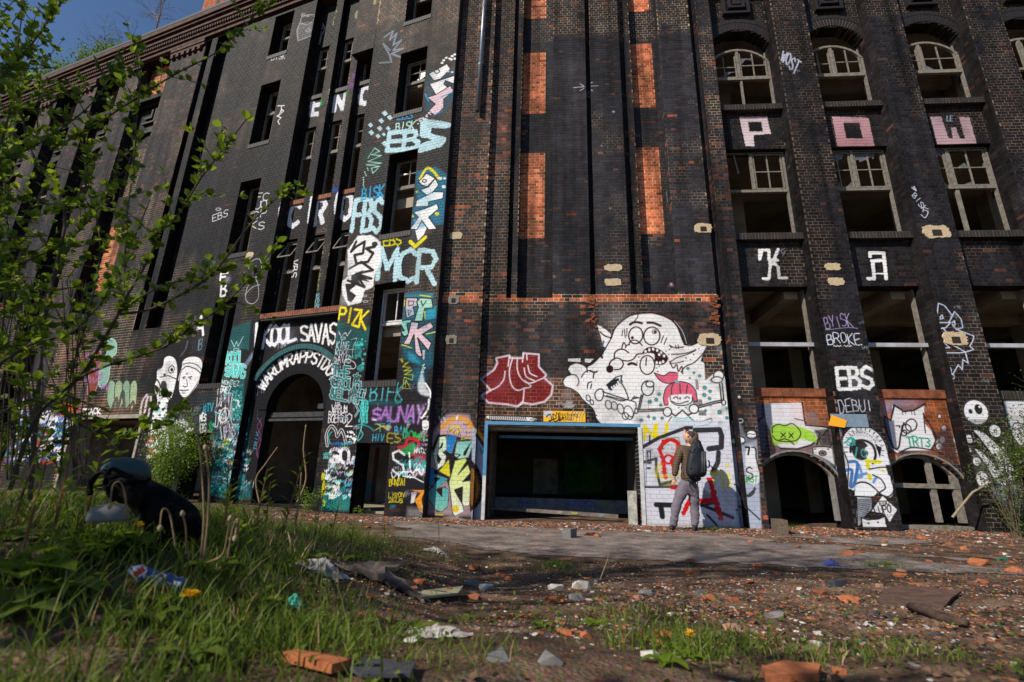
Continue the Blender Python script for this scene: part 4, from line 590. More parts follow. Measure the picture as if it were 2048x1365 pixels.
CC.poly(t(1580, 275, 1640, 290, 1720, 370, 1790, 470, 1810, 560, 1790, 640, 1740, 665, 1690, 660, 1650, 620, 1625, 540, 1560, 420, 1600, 430, 1700, 540, 1690, 480, 1620, 350), 'dfe0e8', 1, 1, sm=True); CC.line(t(1580, 275, 1640, 290, 1720, 370, 1790, 470, 1810, 560, 1790, 640, 1740, 665, 1690, 660, 1650, 620, 1625, 540, 1560, 420), 2.4, BK, 1, sm=True)
CC.poly(t(1550, 280, 1600, 310, 1690, 470, 1700, 540, 1610, 430, 1560, 400), BK, 1, 1)
for k in range(46): f = random.random(); CC.ell(*t(1565 + f * 125 + random.uniform(-22, 12), 300 + f * 210 + random.uniform(-15, 30))[0], .9, .9, WH)
CC.poly(t(1640, 670, 1820, 650, 1830, 800, 1700, 820, 1640, 740), 'b0b4c2', .7, 8, rag=6)
CC.text('WOST', [(1560, 100), (1598, 125), (1588, 150), (1556, 118)], 2.4, 'c3cbe0', jit=.1, soft=1.6); CC.line([(1565, 128), (1578, 140), (1595, 143)], 1.3, '8d93a6')
CC.line([(1824, 376), (1832, 382), (1828, 374)], 3, 'c8cde0'); CC.text('BISK', [(1830, 384), (1842, 384), (1858, 428), (1842, 430)][0:1] + [(1856, 420), (1846, 426), (1824, 390)], 1.6, 'c8cde0', jit=.1); CC.line([(1846, 420), (1856, 424), (1850, 436), (1842, 430)], 1.8, 'c8cde0', sm=True)
Cf(-.3)
# block letters on the panels under the windows
for s, q, c in (('P', (1477, 234, 1537, 234, 1545, 293, 1486, 293), 'dcc4cb'), ('O', (1664, 234, 1738, 235, 1749, 293, 1674, 293), 'cfa3ad'), ('W', (1860, 234, 1940, 233, 1954, 291, 1872, 291), 'b59aa6')):
    Q = [(q[0], q[1]), (q[2], q[3]), (q[4], q[5]), (q[6], q[7])]
    def PP(x, y, Q=Q): a = [(Q[0][i] * (1 - x) + Q[1][i] * x) * y + (Q[3][i] * (1 - x) + Q[2][i] * x) * (1 - y) for i in (0, 1)]; return tuple(a)
    shp = {'P': [[(.02, 1), (.95, 1), (1, .42), (.42, .38), (.38, 0), (.08, 0)], [(.30, .82), (.72, .82), (.74, .5), (.30, .5)]], 'O': [[(0, 1), (.98, .98), (1, 0), (.0, .0)], [(.28, .80), (.70, .80), (.72, .27), (.28, .27)]], 'W': [[(0, 1), (.28, 1), (.34, .24), (.44, .24), (.46, .62), (.58, .62), (.62, .24), (.74, .24), (.72, .98), (.98, .96), (1, .02), (.03, .02)]]}[s]
    CC.poly([PP(*p) for p in shp[0]], c, .95, 1, rag=2.5, grad={'P': 'e4d2d8', 'O': 'b07f88', 'W': 'bf9da6'}[s])
    if len(shp) > 1: CC.poly([PP(*p) for p in shp[1]], '191619', 1, 1, rag=2)
CC.text('LE', [(1893, 232), (1906, 232), (1906, 243), (1893, 243)], 1.8, '8fa9b8')
for q in ((235, 180, 235, 235, 250, 180, 290, 180, 290, 240, 340, 240), (300, 245, 290, 350, 255, 350), (345, 175, 320, 235, 335, 240), (320, 260, 345, 280, 350, 345, 395, 345), (295, 260, 330, 262)): CC.line(t4(*q), 6, WH, 1, rag=1.5)
for q in ((890, 218, 890, 197, 970, 197, 985, 350), (900, 245, 970, 240), (905, 245, 915, 350, 880, 350), (915, 320, 975, 320)): CC.line(t4(*q), 7 if q[0] != 915 else 3, WH, 1, rag=1.5)
CC.text('6', t4(355, 170, 388, 170, 385, 212, 360, 210), .5, WH); CC.line(t4(385, 168, 360, 185, 372, 200, 388, 185, 375, 212), 1.6, '8d95b0', .9)
# panels under the big openings
CC.poly(t(150, 250, 640, 265, 645, 530, 150, 480), '6d7180', .85, 5); CC.poly(t(470, 100, 560, 150, 640, 265, 470, 265), '6a5550', .45, 6)
CC.poly(t(985, 250, 1300, 300, 1430, 270, 1435, 530, 985, 440), '33303a', .8, 6); CC.poly(t(985, 75, 1260, 70, 1280, 120, 985, 200), '7c6f86', .55, 6)
CC.poly(t(195, 95, 455, 90, 470, 240, 620, 260, 560, 330, 500, 380, 400, 410, 300, 405, 250, 370, 240, 300, 205, 250), 'dfe0e8', 1, 1); CC.poly(t(150, 95, 250, 95, 250, 330, 200, 465, 150, 470), '55617c', .95, 2); CC.poly(t(190, 90, 195, 190, 155, 220, 150, 235, 200, 230, 215, 300, 260, 400, 250, 460, 180, 440, 170, 460, 160, 300), '3c4a66', .8, 2)
CC.poly(t(150, 460, 190, 440, 210, 220, 235, 300, 260, 420, 250, 470, 180, 470), '20242e', 1, 2); CC.line(t(195, 95, 192, 190, 155, 215), 3, BK); CC.line(t(460, 90, 465, 220, 470, 245, 625, 262, 560, 330, 490, 385, 400, 412, 290, 408), 3, BK); CC.line(t(400, 200, 460, 215), 1.6, BK)
CC.poly(t(240, 260, 300, 240, 400, 250, 500, 290, 545, 370, 500, 360, 420, 340, 400, 370, 300, 370, 250, 380), '9ad433', .9, 3, sm=True); CC.ell(*t(490, 320)[0], 9, 9, '8fc832', .9, line=2.4)
for q in ((245, 300, 250, 260, 290, 240, 330, 250, 380, 235, 420, 270, 430, 310, 400, 350, 330, 360, 270, 350, 245, 320), (300, 300, 330, 330), (330, 300, 300, 330), (355, 300, 380, 335), (382, 302, 352, 332), (290, 350, 320, 340, 350, 350, 380, 380)): CC.line(t(*q), 1.7, BK, 1, sm=len(q) > 8)
CC.poly(t(500, 400, 600, 400, 625, 410, 630, 520, 580, 480, 500, 440), 'e6e6ee', 1, 1); CC.line(t(500, 440, 500, 400, 560, 392, 610, 400, 635, 370, 640, 520), 1.8, BK); CC.ell(*t(562, 440)[0], 7.5, 6, BK); CC.ell(*t(562, 440)[0], 4.4, 3.4, 'e6e6ee', 1, line=1); CC.ell(*t(515, 412)[0], 2, 1, BK); CC.ell(*t(600, 412)[0], 2, 1, BK)
CC.line(t(535, 290, 560, 300, 530, 380), 3.4, BK); CC.ell(*t(580, 350)[0], 6, 8, 'c9cbd6', 1, line=2); CC.poly(t(520, 280, 620, 270, 640, 380, 560, 390), '26262c', .75, 3); CC.poly(t(470, 150, 540, 160, 560, 240, 480, 235), '8c7f84', .55, 3)
CC.line(t(260, 415, 340, 440, 430, 430, 500, 400), 2.4, 'a04050', .8, sm=True)
CC.poly(t(990, 110, 1060, 70, 1200, 75, 1230, 100, 1060, 120, 1000, 170), '9a8fa4', .6, 5)
CC.poly(t(1060, 110, 1130, 150, 1200, 145, 1275, 105, 1255, 230, 1290, 280, 1310, 360, 1270, 420, 1060, 425, 1050, 440, 1000, 400, 990, 300, 1000, 200, 1040, 215), 'e4e4eb', 1, 1); CC.poly(t(1000, 180, 1040, 215, 1055, 210, 1050, 420, 1000, 400, 985, 300), '55617c', .9, 2)
CC.line(t(1035, 212, 1075, 105, 1130, 150, 1200, 142, 1285, 95), 3.2, BK); CC.line(t(1260, 160, 1250, 300), 1.8, BK); CC.line(t(1035, 212, 995, 190, 1000, 300, 1030, 400, 1060, 400, 1090, 300, 1120, 230), 2.8, BK, 1, sm=True); CC.line(t(1260, 180, 1300, 270, 1310, 350, 1270, 415), 3, BK, 1, sm=True)
for x, y, rx, ry in ((1165, 245, 10, 13), (1130, 270, 9, 9), (1110, 300, 5, 6)): CC.ell(*t(x, y)[0], rx, ry, BK, 1, line=2.2, rot=.6)
CC.line(t(1065, 250, 1090, 250, 1085, 262), 2, BK); CC.text('TRT3', t(1115, 320, 1280, 340, 1270, 400, 1120, 385), 2.6, '20987f', jit=.1)
for x in (1120, 1140, 1200, 1180): CC.line(t(x, 150, x + 2, 150 + random.uniform(15, 45)), 1, BK)
for x, y, r in ((1365, 183, 5), (1380, 268, 7), (1330, 365, 9), (1355, 345, 8), (1325, 390, 8)): CC.ell(*t(x, y)[0], r * .75, r, 'dcdce4'); CC.ell(*t(x, y)[0], r * .75, r, BK, 1, line=1.6, rot=.5)
CC.poly(t(1310, 290, 1420, 250, 1430, 520, 1350, 450, 1320, 400), '2a2228', .6, 4); CC.line(t(1070, 430, 1150, 400, 1280, 420, 1360, 460), 2.4, BK, 1, sm=True); CC.line(t(1280, 170, 1320, 120), 2, '9a4a7a', .6)
CC.poly(t(1830, 70, 2040, 70, 2045, 350, 1900, 410, 1840, 300), 'dcdce2', 1, 1); CC.poly(t(1790, 200, 1840, 60, 1850, 340, 1890, 410, 1830, 350), '55617c', .9, 2); CC.line(t(1845, 300, 1880, 230, 1960, 250, 1900, 270, 1930, 330), 1.8, BK, 1, sm=True)
CC.line(t(1850, 345, 1900, 410), 2, BK)

Cf(-.15)
for x, y, r, c in ((1000, 770, 22, 'c9a8b4'), (1090, 760, 14, 'c9a8b4'), (1135, 790, 12, 'e0e0e4'), (1240, 640, 40, 'b9b9c0'), (1400, 760, 20, 'd0d0d6'), (1440, 700, 14, 'd0d0d6'), (1300, 930, 26, 'c0c4d4'), (1430, 1000, 30, 'c8c8d4'), (1350, 900, 18, 'd86a70'), (1290, 1040, 16, '8c8a80'), (1400, 1045, 26, '8c8a80')): CC.spray(x, y, r, c, .22)
for k in range(26): x, y = random.choice([(random.uniform(1290, 1450), random.uniform(860, 960)), (random.uniform(985, 1100), 800), (random.uniform(1180, 1450), random.uniform(780, 840))]); CC.line([(x, y), (x + .3, y + random.uniform(10, 34))], .7, random.choice(['b9bac6', '7a1c22', '55565e', 'ecebf0']), .5)
Cf(0)
for k in range(60):
    x, y = random.choice([(random.uniform(1655, 1740), random.uniform(640, 1040)), (random.uniform(1880, 1960), random.uniform(560, 1000)), (random.uniform(865, 945), random.uniform(800, 900))]); CC.tagline(x, y, random.uniform(8, 20), random.uniform(5, 12), random.choice(['8d93a6', 'c3c7d6', BK, '6a6c78']), .9, 2300 + k, .5, n=3)
for x, y, r in ((1700, 900, 30), (1930, 940, 30), (1920, 830, 20), (1700, 760, 24)): CC.spray(x, y, r, 'c9ccd8', .18)
# ------------------------------------------------------------------ the factory: stepped brick facade laid course by course
CH = 0.0833                      # one course
def sz(z): return round(z / CH) * CH
building = empty('factory_building', (0, 10.6, 0), 'abandoned dark brick factory covered in graffiti, with empty windows and a door in each part', 'factory')
OPEN = -9.0
def bcolors(u, z, tone, P, side):
    n = len(u); r = rng.random((n, 4)); f = fbm(u * .9, z * .7, 11 if P is PC else 29); g = fbm(u * 2.7, z * 2.2, 5)
    dark = np.array([.024, .0225, .027]); brown = np.array([.070, .033, .026]); red = np.array([.50, .125, .055]); orange = np.array([.38, .095, .03]); redb = np.array([.22, .055, .026])
    c = np.tile(dark, (n, 1)); pr = np.where(f > .60, .12, .015)
    t = tone
    pr = np.where(t == 'brown', .42 + (f - .5) * 1.6, pr); pr = np.where(t == 'mixed', .10 + np.clip(f - .5, 0, 1) * 1.6, pr); pr = np.where(t == 'redbrown', .92, pr)
    isb = r[:, 0] < pr; c[isb] = brown * (.7 + .9 * r[isb, 1:2])
    isr = isb & (r[:, 2] < .06); c[isr] = redb * (.7 + .6 * r[isr, 1:2])
    m = t == 'red'; c[m] = red * (1 - .4 * (r[m, 0:1] < .16)) * np.array([1, 1, 1]) + (r[m, 1:2] - .5) * np.array([.24, .10, .06])
    m = t == 'orange'; c[m] = orange * (.8 + .35 * r[m, 1:2])
    m = t == 'band'; c[m] = np.where(r[m, 0:1] < .12, dark, np.array([.36, .085, .04]) + (r[m, 1:2] - .5) * .12 * np.array([1, .4, .3]))
    m = t == 'roofred'; c[m] = np.array([.26, .085, .04]) * (.6 + .8 * r[m, 1:2])
    m = t == 'sooty'; c[m] = np.array([.016, .014, .016]) * (.7 + .6 * r[m, 1:2]) + (r[m, 0:1] < .03) * np.array([.05, .012, .004])  # near-black tone of the right-hand piers and bays, a few bricks redder
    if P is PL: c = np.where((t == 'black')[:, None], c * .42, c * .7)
    c = c * (.70 + .60 * r[:, 3:4]) * (.8 + .4 * g[:, None])
    return np.clip(c, 0.004, .9)
def mcolor(U, Z, rects, P):
    """mortar colour sheet"""
    c = np.zeros(U.shape + (3,), np.float32)
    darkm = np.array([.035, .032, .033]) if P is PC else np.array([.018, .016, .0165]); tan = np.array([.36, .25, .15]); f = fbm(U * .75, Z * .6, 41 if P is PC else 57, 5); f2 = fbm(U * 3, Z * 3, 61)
    t = np.clip((f + .35 * (f2 - .5) - .52) / .16, 0, 1) ** 1.3
    if P is PC: t = np.clip(t + (Z > 12.9 + .2 * U * 0) * (f2 > .3), 0, 1)
    for (u0, u1, z0, z1, d, tone) in rects:
        if tone == 'brown': k = .25 + .65 * np.clip((f + .3 * (f2 - .5) - .40) / .18, 0, 1)
        elif tone == 'mixed': k = .12 + .9 * np.clip((f + .3 * (f2 - .5) - .44) / .14, 0, 1)
        elif tone in ('red', 'band'): k = f * 0 + 1.9
        elif tone in ('orange', 'redbrown'): k = f * 0 + 1.15
        elif tone == 'roofred': k = f * 0 + .25
        elif tone == 'sooty': k = t * .45
        elif z0 > 5 and P is PC: k = t * .42 + np.clip((Z - 12.7) * 3, 0, .75) * (f2 > .35)
        else: k = t * .6
        m = (U >= u0) & (U < u1) & (Z >= z0) & (Z < z1)
        col = darkm + (tan - darkm) * k[..., None]; c[m] = col[m]
    return c
def brick_material(name, paint, mort, P, U0, Z0, is_mortar):
    m = bpy.data.materials.new(name); m.use_nodes = True; nt = m.node_tree; N = nt.nodes; K = nt.links; b = N['Principled BSDF']
    uv = N.new('ShaderNodeUVMap'); uv.uv_map = 'wall'
    ti = N.new('ShaderNodeTexImage'); ti.image = paint; ti.extension = 'CLIP'; ti.interpolation = 'Linear'; K.new(uv.outputs[0], ti.inputs['Vector'])
    if is_mortar:
        mi = N.new('ShaderNodeTexImage'); mi.image = mort; mi.extension = 'EXTEND'; K.new(uv.outputs[0], mi.inputs['Vector']); base = mi.outputs['Color']
    else:
        at_ = N.new('ShaderNodeAttribute'); at_.attribute_name = 'bcol'; base = at_.outputs['Color']
    geo = N.new('ShaderNodeNewGeometry')
    nz = N.new('ShaderNodeTexNoise'); nz.inputs['Scale'].default_value = 38; nz.inputs['Detail'].default_value = 5; nz.inputs['Roughness'].default_value = .7; K.new(geo.outputs['Position'], nz.inputs['Vector'])
    n2 = N.new('ShaderNodeTexNoise'); n2.inputs['Scale'].default_value = 1.1; n2.inputs['Detail'].default_value = 8; n2.inputs['Roughness'].default_value = .7; K.new(geo.outputs['Position'], n2.inputs['Vector'])
    mr = N.new('ShaderNodeMapRange'); mr.inputs[1].default_value = .3; mr.inputs[2].default_value = .7; mr.inputs[3].default_value = .55; mr.inputs[4].default_value = 1.4; K.new(nz.outputs['Fac'], mr.inputs[0])
    mr2 = N.new('ShaderNodeMapRange'); mr2.inputs[1].default_value = .3; mr2.inputs[2].default_value = .7; mr2.inputs[3].default_value = .55; mr2.inputs[4].default_value = 1.45; K.new(n2.outputs['Fac'], mr2.inputs[0])
    mu = N.new('ShaderNodeMath'); mu.operation = 'MULTIPLY'; K.new(mr.outputs[0], mu.inputs[0]); K.new(mr2.outputs[0], mu.inputs[1])
    vm = N.new('ShaderNodeVectorMath'); vm.operation = 'SCALE'; K.new(base, vm.inputs[0]); K.new(mu.outputs[0], vm.inputs['Scale'])
    mp = N.new('ShaderNodeMapping'); mp.inputs['Scale'].default_value = (2.6, 2.6, .16); K.new(geo.outputs['Position'], mp.inputs['Vector'])
    n3 = N.new('ShaderNodeTexNoise'); n3.inputs['Scale'].default_value = 1.0; n3.inputs['Detail'].default_value = 5; n3.inputs['Roughness'].default_value = .6; K.new(mp.outputs[0], n3.inputs['Vector'])
    ms = N.new('ShaderNodeMapRange'); ms.inputs[1].default_value = .35; ms.inputs[2].default_value = .62; ms.inputs[3].default_value = .35; ms.inputs[4].default_value = 1.25; K.new(n3.outputs['Fac'], ms.inputs[0])
    mu2 = N.new('ShaderNodeMath'); mu2.operation = 'MULTIPLY'; K.new(mu.outputs[0], mu2.inputs[0]); K.new(ms.outputs[0], mu2.inputs[1]); K.new(mu2.outputs[0], vm.inputs['Scale'])
    # paint wears off in specks
    wr = N.new('ShaderNodeMapRange'); wr.inputs[1].default_value = .28; wr.inputs[2].default_value = .40; wr.inputs[3].default_value = .35; wr.inputs[4].default_value = .98 if not is_mortar else .74; K.new(nz.outputs['Fac'], wr.inputs[0])
    fd = N.new('ShaderNodeMapRange'); fd.inputs[1].default_value = .30; fd.inputs[2].default_value = .46; fd.inputs[3].default_value = .72; fd.inputs[4].default_value = 1.0; K.new(n2.outputs['Fac'], fd.inputs[0])
    ma0 = N.new('ShaderNodeMath'); ma0.operation = 'MULTIPLY'; K.new(wr.outputs[0], ma0.inputs[0]); K.new(fd.outputs[0], ma0.inputs[1])
    ma = N.new('ShaderNodeMath'); ma.operation = 'MULTIPLY'; K.new(ti.outputs['Alpha'], ma.inputs[0]); K.new(ma0.outputs[0], ma.inputs[1])
    pm = N.new('ShaderNodeVectorMath'); pm.operation = 'SCALE'; K.new(ti.outputs['Color'], pm.inputs[0])
    mr3 = N.new('ShaderNodeMapRange'); mr3.inputs[1].default_value = .3; mr3.inputs[2].default_value = .7; mr3.inputs[3].default_value = .76; mr3.inputs[4].default_value = .96; K.new(n2.outputs['Fac'], mr3.inputs[0]); K.new(mr3.outputs[0], pm.inputs['Scale'])
    mx = N.new('ShaderNodeMix'); mx.data_type = 'RGBA'; K.new(ma.outputs[0], mx.inputs['Factor']); K.new(vm.outputs[0], mx.inputs['A']); K.new(pm.outputs[0], mx.inputs['B'])
    K.new(mx.outputs['Result'], b.inputs['Base Color'])
    ro = N.new('ShaderNodeMapRange'); ro.inputs[3].default_value = .62 if not is_mortar else .9; ro.inputs[4].default_value = .75; K.new(ma.outputs[0], ro.inputs[0]); K.new(ro.outputs[0], b.inputs['Roughness'])
    b.inputs['Specular IOR Level'].default_value = .13
    bp = N.new('ShaderNodeBump'); bp.inputs['Strength'].default_value = .5; bp.inputs['Distance'].default_value = .004; K.new(nz.outputs['Fac'], bp.inputs['Height']); K.new(bp.outputs['Normal'], b.inputs['Normal'])
    return m
class Facade:
    def __init__(s, P, cv, name, label):
        s.P = P; s.cv = cv; s.rects = []; s.arches = []; s.name = name; s.label = label
    def rect(s, u0, u1, z0, z1, d, tone='black'): s.rects.append((u0, u1, sz(z0), sz(z1), d, tone))
    def arch(s, uc, hw, z0, zs, rise, d=OPEN):  # opening: straight to zs, then a circular segment with that rise
        r = (hw * hw + rise * rise) / (2 * rise); zc = zs + rise - r
        s.arches.append((uc, hw, sz(z0), zs, zc, r, d))
    def rowspec(s, zm):
        segs = []
        L = [(a, b, d, t) for (a, b, z0, z1, d, t) in s.rects if z0 <= zm < z1]
        for (uc, hw, z0, zs, zc, r, d) in s.arches:
            if z0 <= zm < zc + r:
                w = hw if zm <= zs else math.sqrt(max(0, r * r - (zm - zc) ** 2)); w = min(w, hw)
                if w > .02: L.append((uc - w, uc + w, d, None))
        bps = sorted(set([x for q in L for x in q[:2]]))
        for a, b in zip(bps[:-1], bps[1:]):
            if b - a < 1e-4: continue
            m = (a + b) / 2; cur = None
            for q in L:
                if q[0] <= m < q[1]: cur = q
            if cur is None: continue
            if segs and abs(segs[-1][1] - a) < 1e-6 and segs[-1][2] == cur[2] and segs[-1][3] == cur[3]: segs[-1][1] = b
            else: segs.append([a, b, cur[2], cur[3]])
        return segs
    def build(s, z_lo, z_hi, paint, pieces_px):
        P = s.P; rows = []; i0 = round(z_lo / CH); i1 = round(z_hi / CH)
        for i in range(i0, i1): rows.append((i, s.rowspec((i + .5) * CH)))
        V = []; Fc = []; UV = []
        def quad(pts, uv):
            n = len(V); V.extend(pts); Fc.append((n, n + 1, n + 2, n + 3)); UV.extend(uv)
        def uvp(u, z): return ((u - s.cv.u0) / (s.cv.u1 - s.cv.u0), (z - s.cv.z0) / (s.cv.z1 - s.cv.z0))
        NO = (-3., -3.)
        DB = s.back
        dd = lambda d: DB if d == OPEN else d
        # merge identical rows into strips
        k = 0
        while k < len(rows):
            j = k + 1
            key = [tuple(q[:3]) for q in rows[k][1]]
            while j < len(rows) and [tuple(q[:3]) for q in rows[j][1]] == key: j += 1
            z0 = rows[k][0] * CH; z1 = rows[j - 1][0] * CH + CH; sg = rows[k][1]
            for q, (a, b, d, t) in enumerate(sg):
                if d != OPEN: quad([P.w(a, z0, d), P.w(b, z0, d), P.w(b, z1, d), P.w(a, z1, d)], [uvp(a, z0), uvp(b, z0), uvp(b, z1), uvp(a, z1)])
                if q + 1 < len(sg) and abs(sg[q + 1][0] - b) < 1e-6 and dd(sg[q + 1][2]) != dd(d):
                    d1, d2 = dd(d), dd(sg[q + 1][2]); uvb = uvp(b, z0)
                    quad([P.w(b, z0, d1), P.w(b, z0, d2), P.w(b, z1, d2), P.w(b, z1, d1)], [NO] * 4)
            if j < len(rows):      # ledges between strips
                up = rows[j][1]; bps = sorted(set([x for q in sg + up for x in q[:2]]))
                for a, b in zip(bps[:-1], bps[1:]):
                    m = (a + b) / 2; lo = [q for q in sg if q[0] <= m < q[1]]; hi = [q for q in up if q[0] <= m < q[1]]
                    if lo and hi and dd(lo[0][2]) != dd(hi[0][2]):
                        d1, d2 = dd(lo[0][2]), dd(hi[0][2]); quad([P.w(a, z1, d1), P.w(b, z1, d1), P.w(b, z1, d2), P.w(a, z1, d2)], [NO] * 4)
            k = j
        # mortar colour sheet
        res = .05; nu = int((s.cv.u1 - s.cv.u0) / res); nz_ = int((s.cv.z1 - s.cv.z0) / res)
        Z, U = np.mgrid[0:nz_, 0:nu]; U = s.cv.u0 + (U + .5) * res; Z = s.cv.z0 + (Z + .5) * res
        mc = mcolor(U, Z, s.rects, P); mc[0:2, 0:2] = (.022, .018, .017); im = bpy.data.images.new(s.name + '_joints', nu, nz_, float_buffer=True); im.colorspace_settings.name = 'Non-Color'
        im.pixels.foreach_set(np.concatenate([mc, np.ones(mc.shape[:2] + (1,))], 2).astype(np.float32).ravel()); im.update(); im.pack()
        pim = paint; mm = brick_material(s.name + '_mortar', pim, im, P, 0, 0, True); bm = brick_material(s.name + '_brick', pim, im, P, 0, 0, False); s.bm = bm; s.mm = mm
        me = bpy.data.meshes.new('wall'); me.from_pydata(V, [], Fc); me.materials.append(mm)
        ul = me.uv_layers.new(name='wall'); ul.data.foreach_set('uv', np.array(UV, np.float32).ravel()); me.update()
        wall = bpy.data.objects.new('wall', me); COL.objects.link(wall); wall.parent = building; wall.matrix_parent_inverse = parent_world(building).inverted(); tag(wall, s.label)
        # bricks
        B = []   # u0,u1,z0,z1,d,side(0 front, -1/+1 reveal facing left/right),at,tone
        J = .0055
        for (i, sg) in rows:
            z0 = i * CH + J; z1 = (i + 1) * CH - J; hd = i % 2
            stp = .125 if hd else .25; ph = .0625 if hd else (.0 if i % 4 else .125)
            for q, (a, b, d, t) in enumerate(sg):
                if d != OPEN:
                    k0 = math.floor((a - ph) / stp)
                    x = k0 * stp + ph
                    while x < b:
                        x0 = max(x + J, a + .001); x1 = min(x + stp - J, b - .001)
                        if x1 - x0 > .03: B.append((x0, x1, z0, z1, d, 0, 0, t))
                        x += stp
                if q + 1 < len(sg) and abs(sg[q + 1][0] - b) < 1e-6:
                    d1, d2 = dd(d), dd(sg[q + 1][2])
                    if abs(d1 - d2) > .09:
                        sd_ = 1 if d1 > d2 else -1; hi_, lo_ = max(d1, d2), min(d1, d2); tt = t if d1 > d2 else sg[q + 1][3]
                        x = hi_; stq = .125 if not hd else .25
                        while x > lo_ + .02:
                            B.append((max(x - stq + J, lo_), x - .001, z0, z1, b, sd_, 0, tt or 'black')); x -= stq
        n = len(B); u = np.array([(q[0] + q[1]) / 2 if q[5] == 0 else q[4] for q in B]); z = np.array([(q[2] + q[3]) / 2 for q in B]); tone = np.array([q[7] for q in B])
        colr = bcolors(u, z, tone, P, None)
        # the pieces kept as single objects: those that show largest
        fr = np.array([q[5] == 0 for q in B]); W3 = P.P0[None] + P.D[None] * u[:, None]; dist = np.hypot(np.hypot(W3[:, 0], W3[:, 1]), z - CAM_H)
        score = np.where(fr & (np.array([q[1] - q[0] for q in B]) > .11) & (z > .25), dist, 1e9)
        if P is PC: score = np.where(u > -.75, score, 1e9)
        order = np.argsort(score)[:pieces_px]; single = np.zeros(n, bool); single[order] = True
        def brick_geo(q, k):
            x0, x1, za, zb, d, sd_, _, t = q; rr = .002 + .003 * float(jit[k, 0]); dx = .0015
            if sd_ == 0:
                o = d + rr; f0 = [P.w(x0 + dx, za + dx, o), P.w(x1 - dx, za + dx, o), P.w(x1 - dx, zb - dx, o), P.w(x0 + dx, zb - dx, o)]
                b0 = [P.w(x0, za, d), P.w(x1, za, d), P.w(x1, zb, d), P.w(x0, zb, d)]
                return f0 + b0, [uvp(x0, za), uvp(x1, za), uvp(x1, zb), uvp(x0, zb)]
            o = d + sd_ * rr
            f0 = [P.w(o, za, x0), P.w(o, za, x1), P.w(o, zb, x1), P.w(o, zb, x0)]; b0 = [P.w(d, za, x0), P.w(d, za, x1), P.w(d, zb, x1), P.w(d, zb, x0)]
            if sd_ > 0: f0 = f0[::-1]; b0 = b0[::-1]
            return f0 + b0, [NO] * 4
        jit = rng.random((n, 2)); QF = [(0, 1, 2, 3), (0, 4, 5, 1), (1, 5, 6, 2), (2, 6, 7, 3), (3, 7, 4, 0)]
        def make(idx, name, me_parent):
            VV = []; uvs = []; cols = []
            for k in idx:
                g, uvq = brick_geo(B[k], k); VV.extend(g)
                for f in QF: uvs.extend(uvq[v % 4] for v in f)
                cols.extend([tuple(colr[k]) + (1.,)] * 5)
            m = len(idx); FF = (np.array(QF)[None] + (np.arange(m) * 8)[:, None, None]).reshape(-1, 4)
            me = bpy.data.meshes.new(name); me.vertices.add(m * 8); me.vertices.foreach_set('co', np.array(VV, np.float32).ravel())
            me.loops.add(m * 20); me.loops.foreach_set('vertex_index', FF.ravel().astype(np.int32)); me.polygons.add(m * 5); me.polygons.foreach_set('loop_start', np.arange(0, m * 20, 4, dtype=np.int32))
            try: me.polygons.foreach_set('loop_total', np.full(m * 5, 4, np.int32))
            except Exception: pass
            me.update(calc_edges=True); me.materials.append(bm)
            ul = me.uv_layers.new(name='wall'); ul.data.foreach_set('uv', np.array(uvs, np.float32).ravel())
            me.shade_flat()
            ca = me.attributes.new('bcol', 'FLOAT_COLOR', 'FACE'); ca.data.foreach_set('color', np.array(cols, np.float32).ravel())
            o = bpy.data.objects.new(name, me); COL.objects.link(o); o.parent = me_parent; o.matrix_parent_inverse = parent_world(me_parent).inverted(); return o
        o = make(np.nonzero(~single)[0], 'brickwork', wall); o['kind'] = 'stuff'
        for k in order: make([k], 'brick', wall)
        s.wall = wall; s.nb = n
        return wall
FC = Facade(PC, CC, 'front', 'right-hand front with tall slots, red infill and rows of big empty bays'); FC.back = -.62
FL = Facade(PL, CL, 'stair', 'receding left-hand front with stair windows and an arched doorway'); FL.back = -.5
# centre block and right-hand bays
TOP = 17.0
FC.rect(-2.3, -.72, -.5, TOP, 0, 'brown'); FC.rect(-.72, 4.80, -.5, TOP, -.15, 'mixed'); FC.rect(-.72, 4.66, 5.05, TOP, -.15, 'black'); FC.rect(-.72, -.18, 5.1, TOP, -.15, 'brown')
FC.rect(-.72, 4.66, 4.95, 5.1, -.15, 'band'); FC.rect(-2.3, -.72, 4.87, 5.1, 0, 'band')
FC.rect(-.72, 1.6, 0, 3.1, -.15, 'redbrown'); FC.rect(-.72, .5, 3.1, 3.55, -.15, 'redbrown')
FC.rect(4.66, 4.80, -.5, TOP, -.32, 'black'); FC.rect(4.80, 5.17, -.5, TOP, 0, 'mixed')
FC.rect(-.18, -.06, 5.0, TOP, -.42); FC.rect(.07, .92, 5.0, TOP, -.36); FC.rect(1.80, 1.93, 5.08, TOP, -.42); FC.rect(2.73, 2.89, 5.08, TOP, -.42); FC.rect(3.02, 3.80, 5.08, TOP, -.36)
for z0, z1 in ((6.68, 9.14), (10.42, 12.5), (13.72, 15.9)): FC.rect(.07, .72, z0, z1, -.35, 'red')
for z0, z1 in ((6.74, 9.22), (10.5, 12.62), (13.84, 16.0)): FC.rect(3.02, 3.65, z0, z1, -.35, 'red')
FC.rect(-.48, 2.74, -.5, 2.03, OPEN)
bays = [(5.17, 6.78), (7.66, 9.2), (10.02, 11.6), (12.45, 14.05)]
pil = [(6.78, 7.66), (9.2, 10.02), (11.6, 12.45), (14.05, 15.2)]
for a, b in pil: FC.rect(a, b, -.5, TOP, 0, 'sooty')
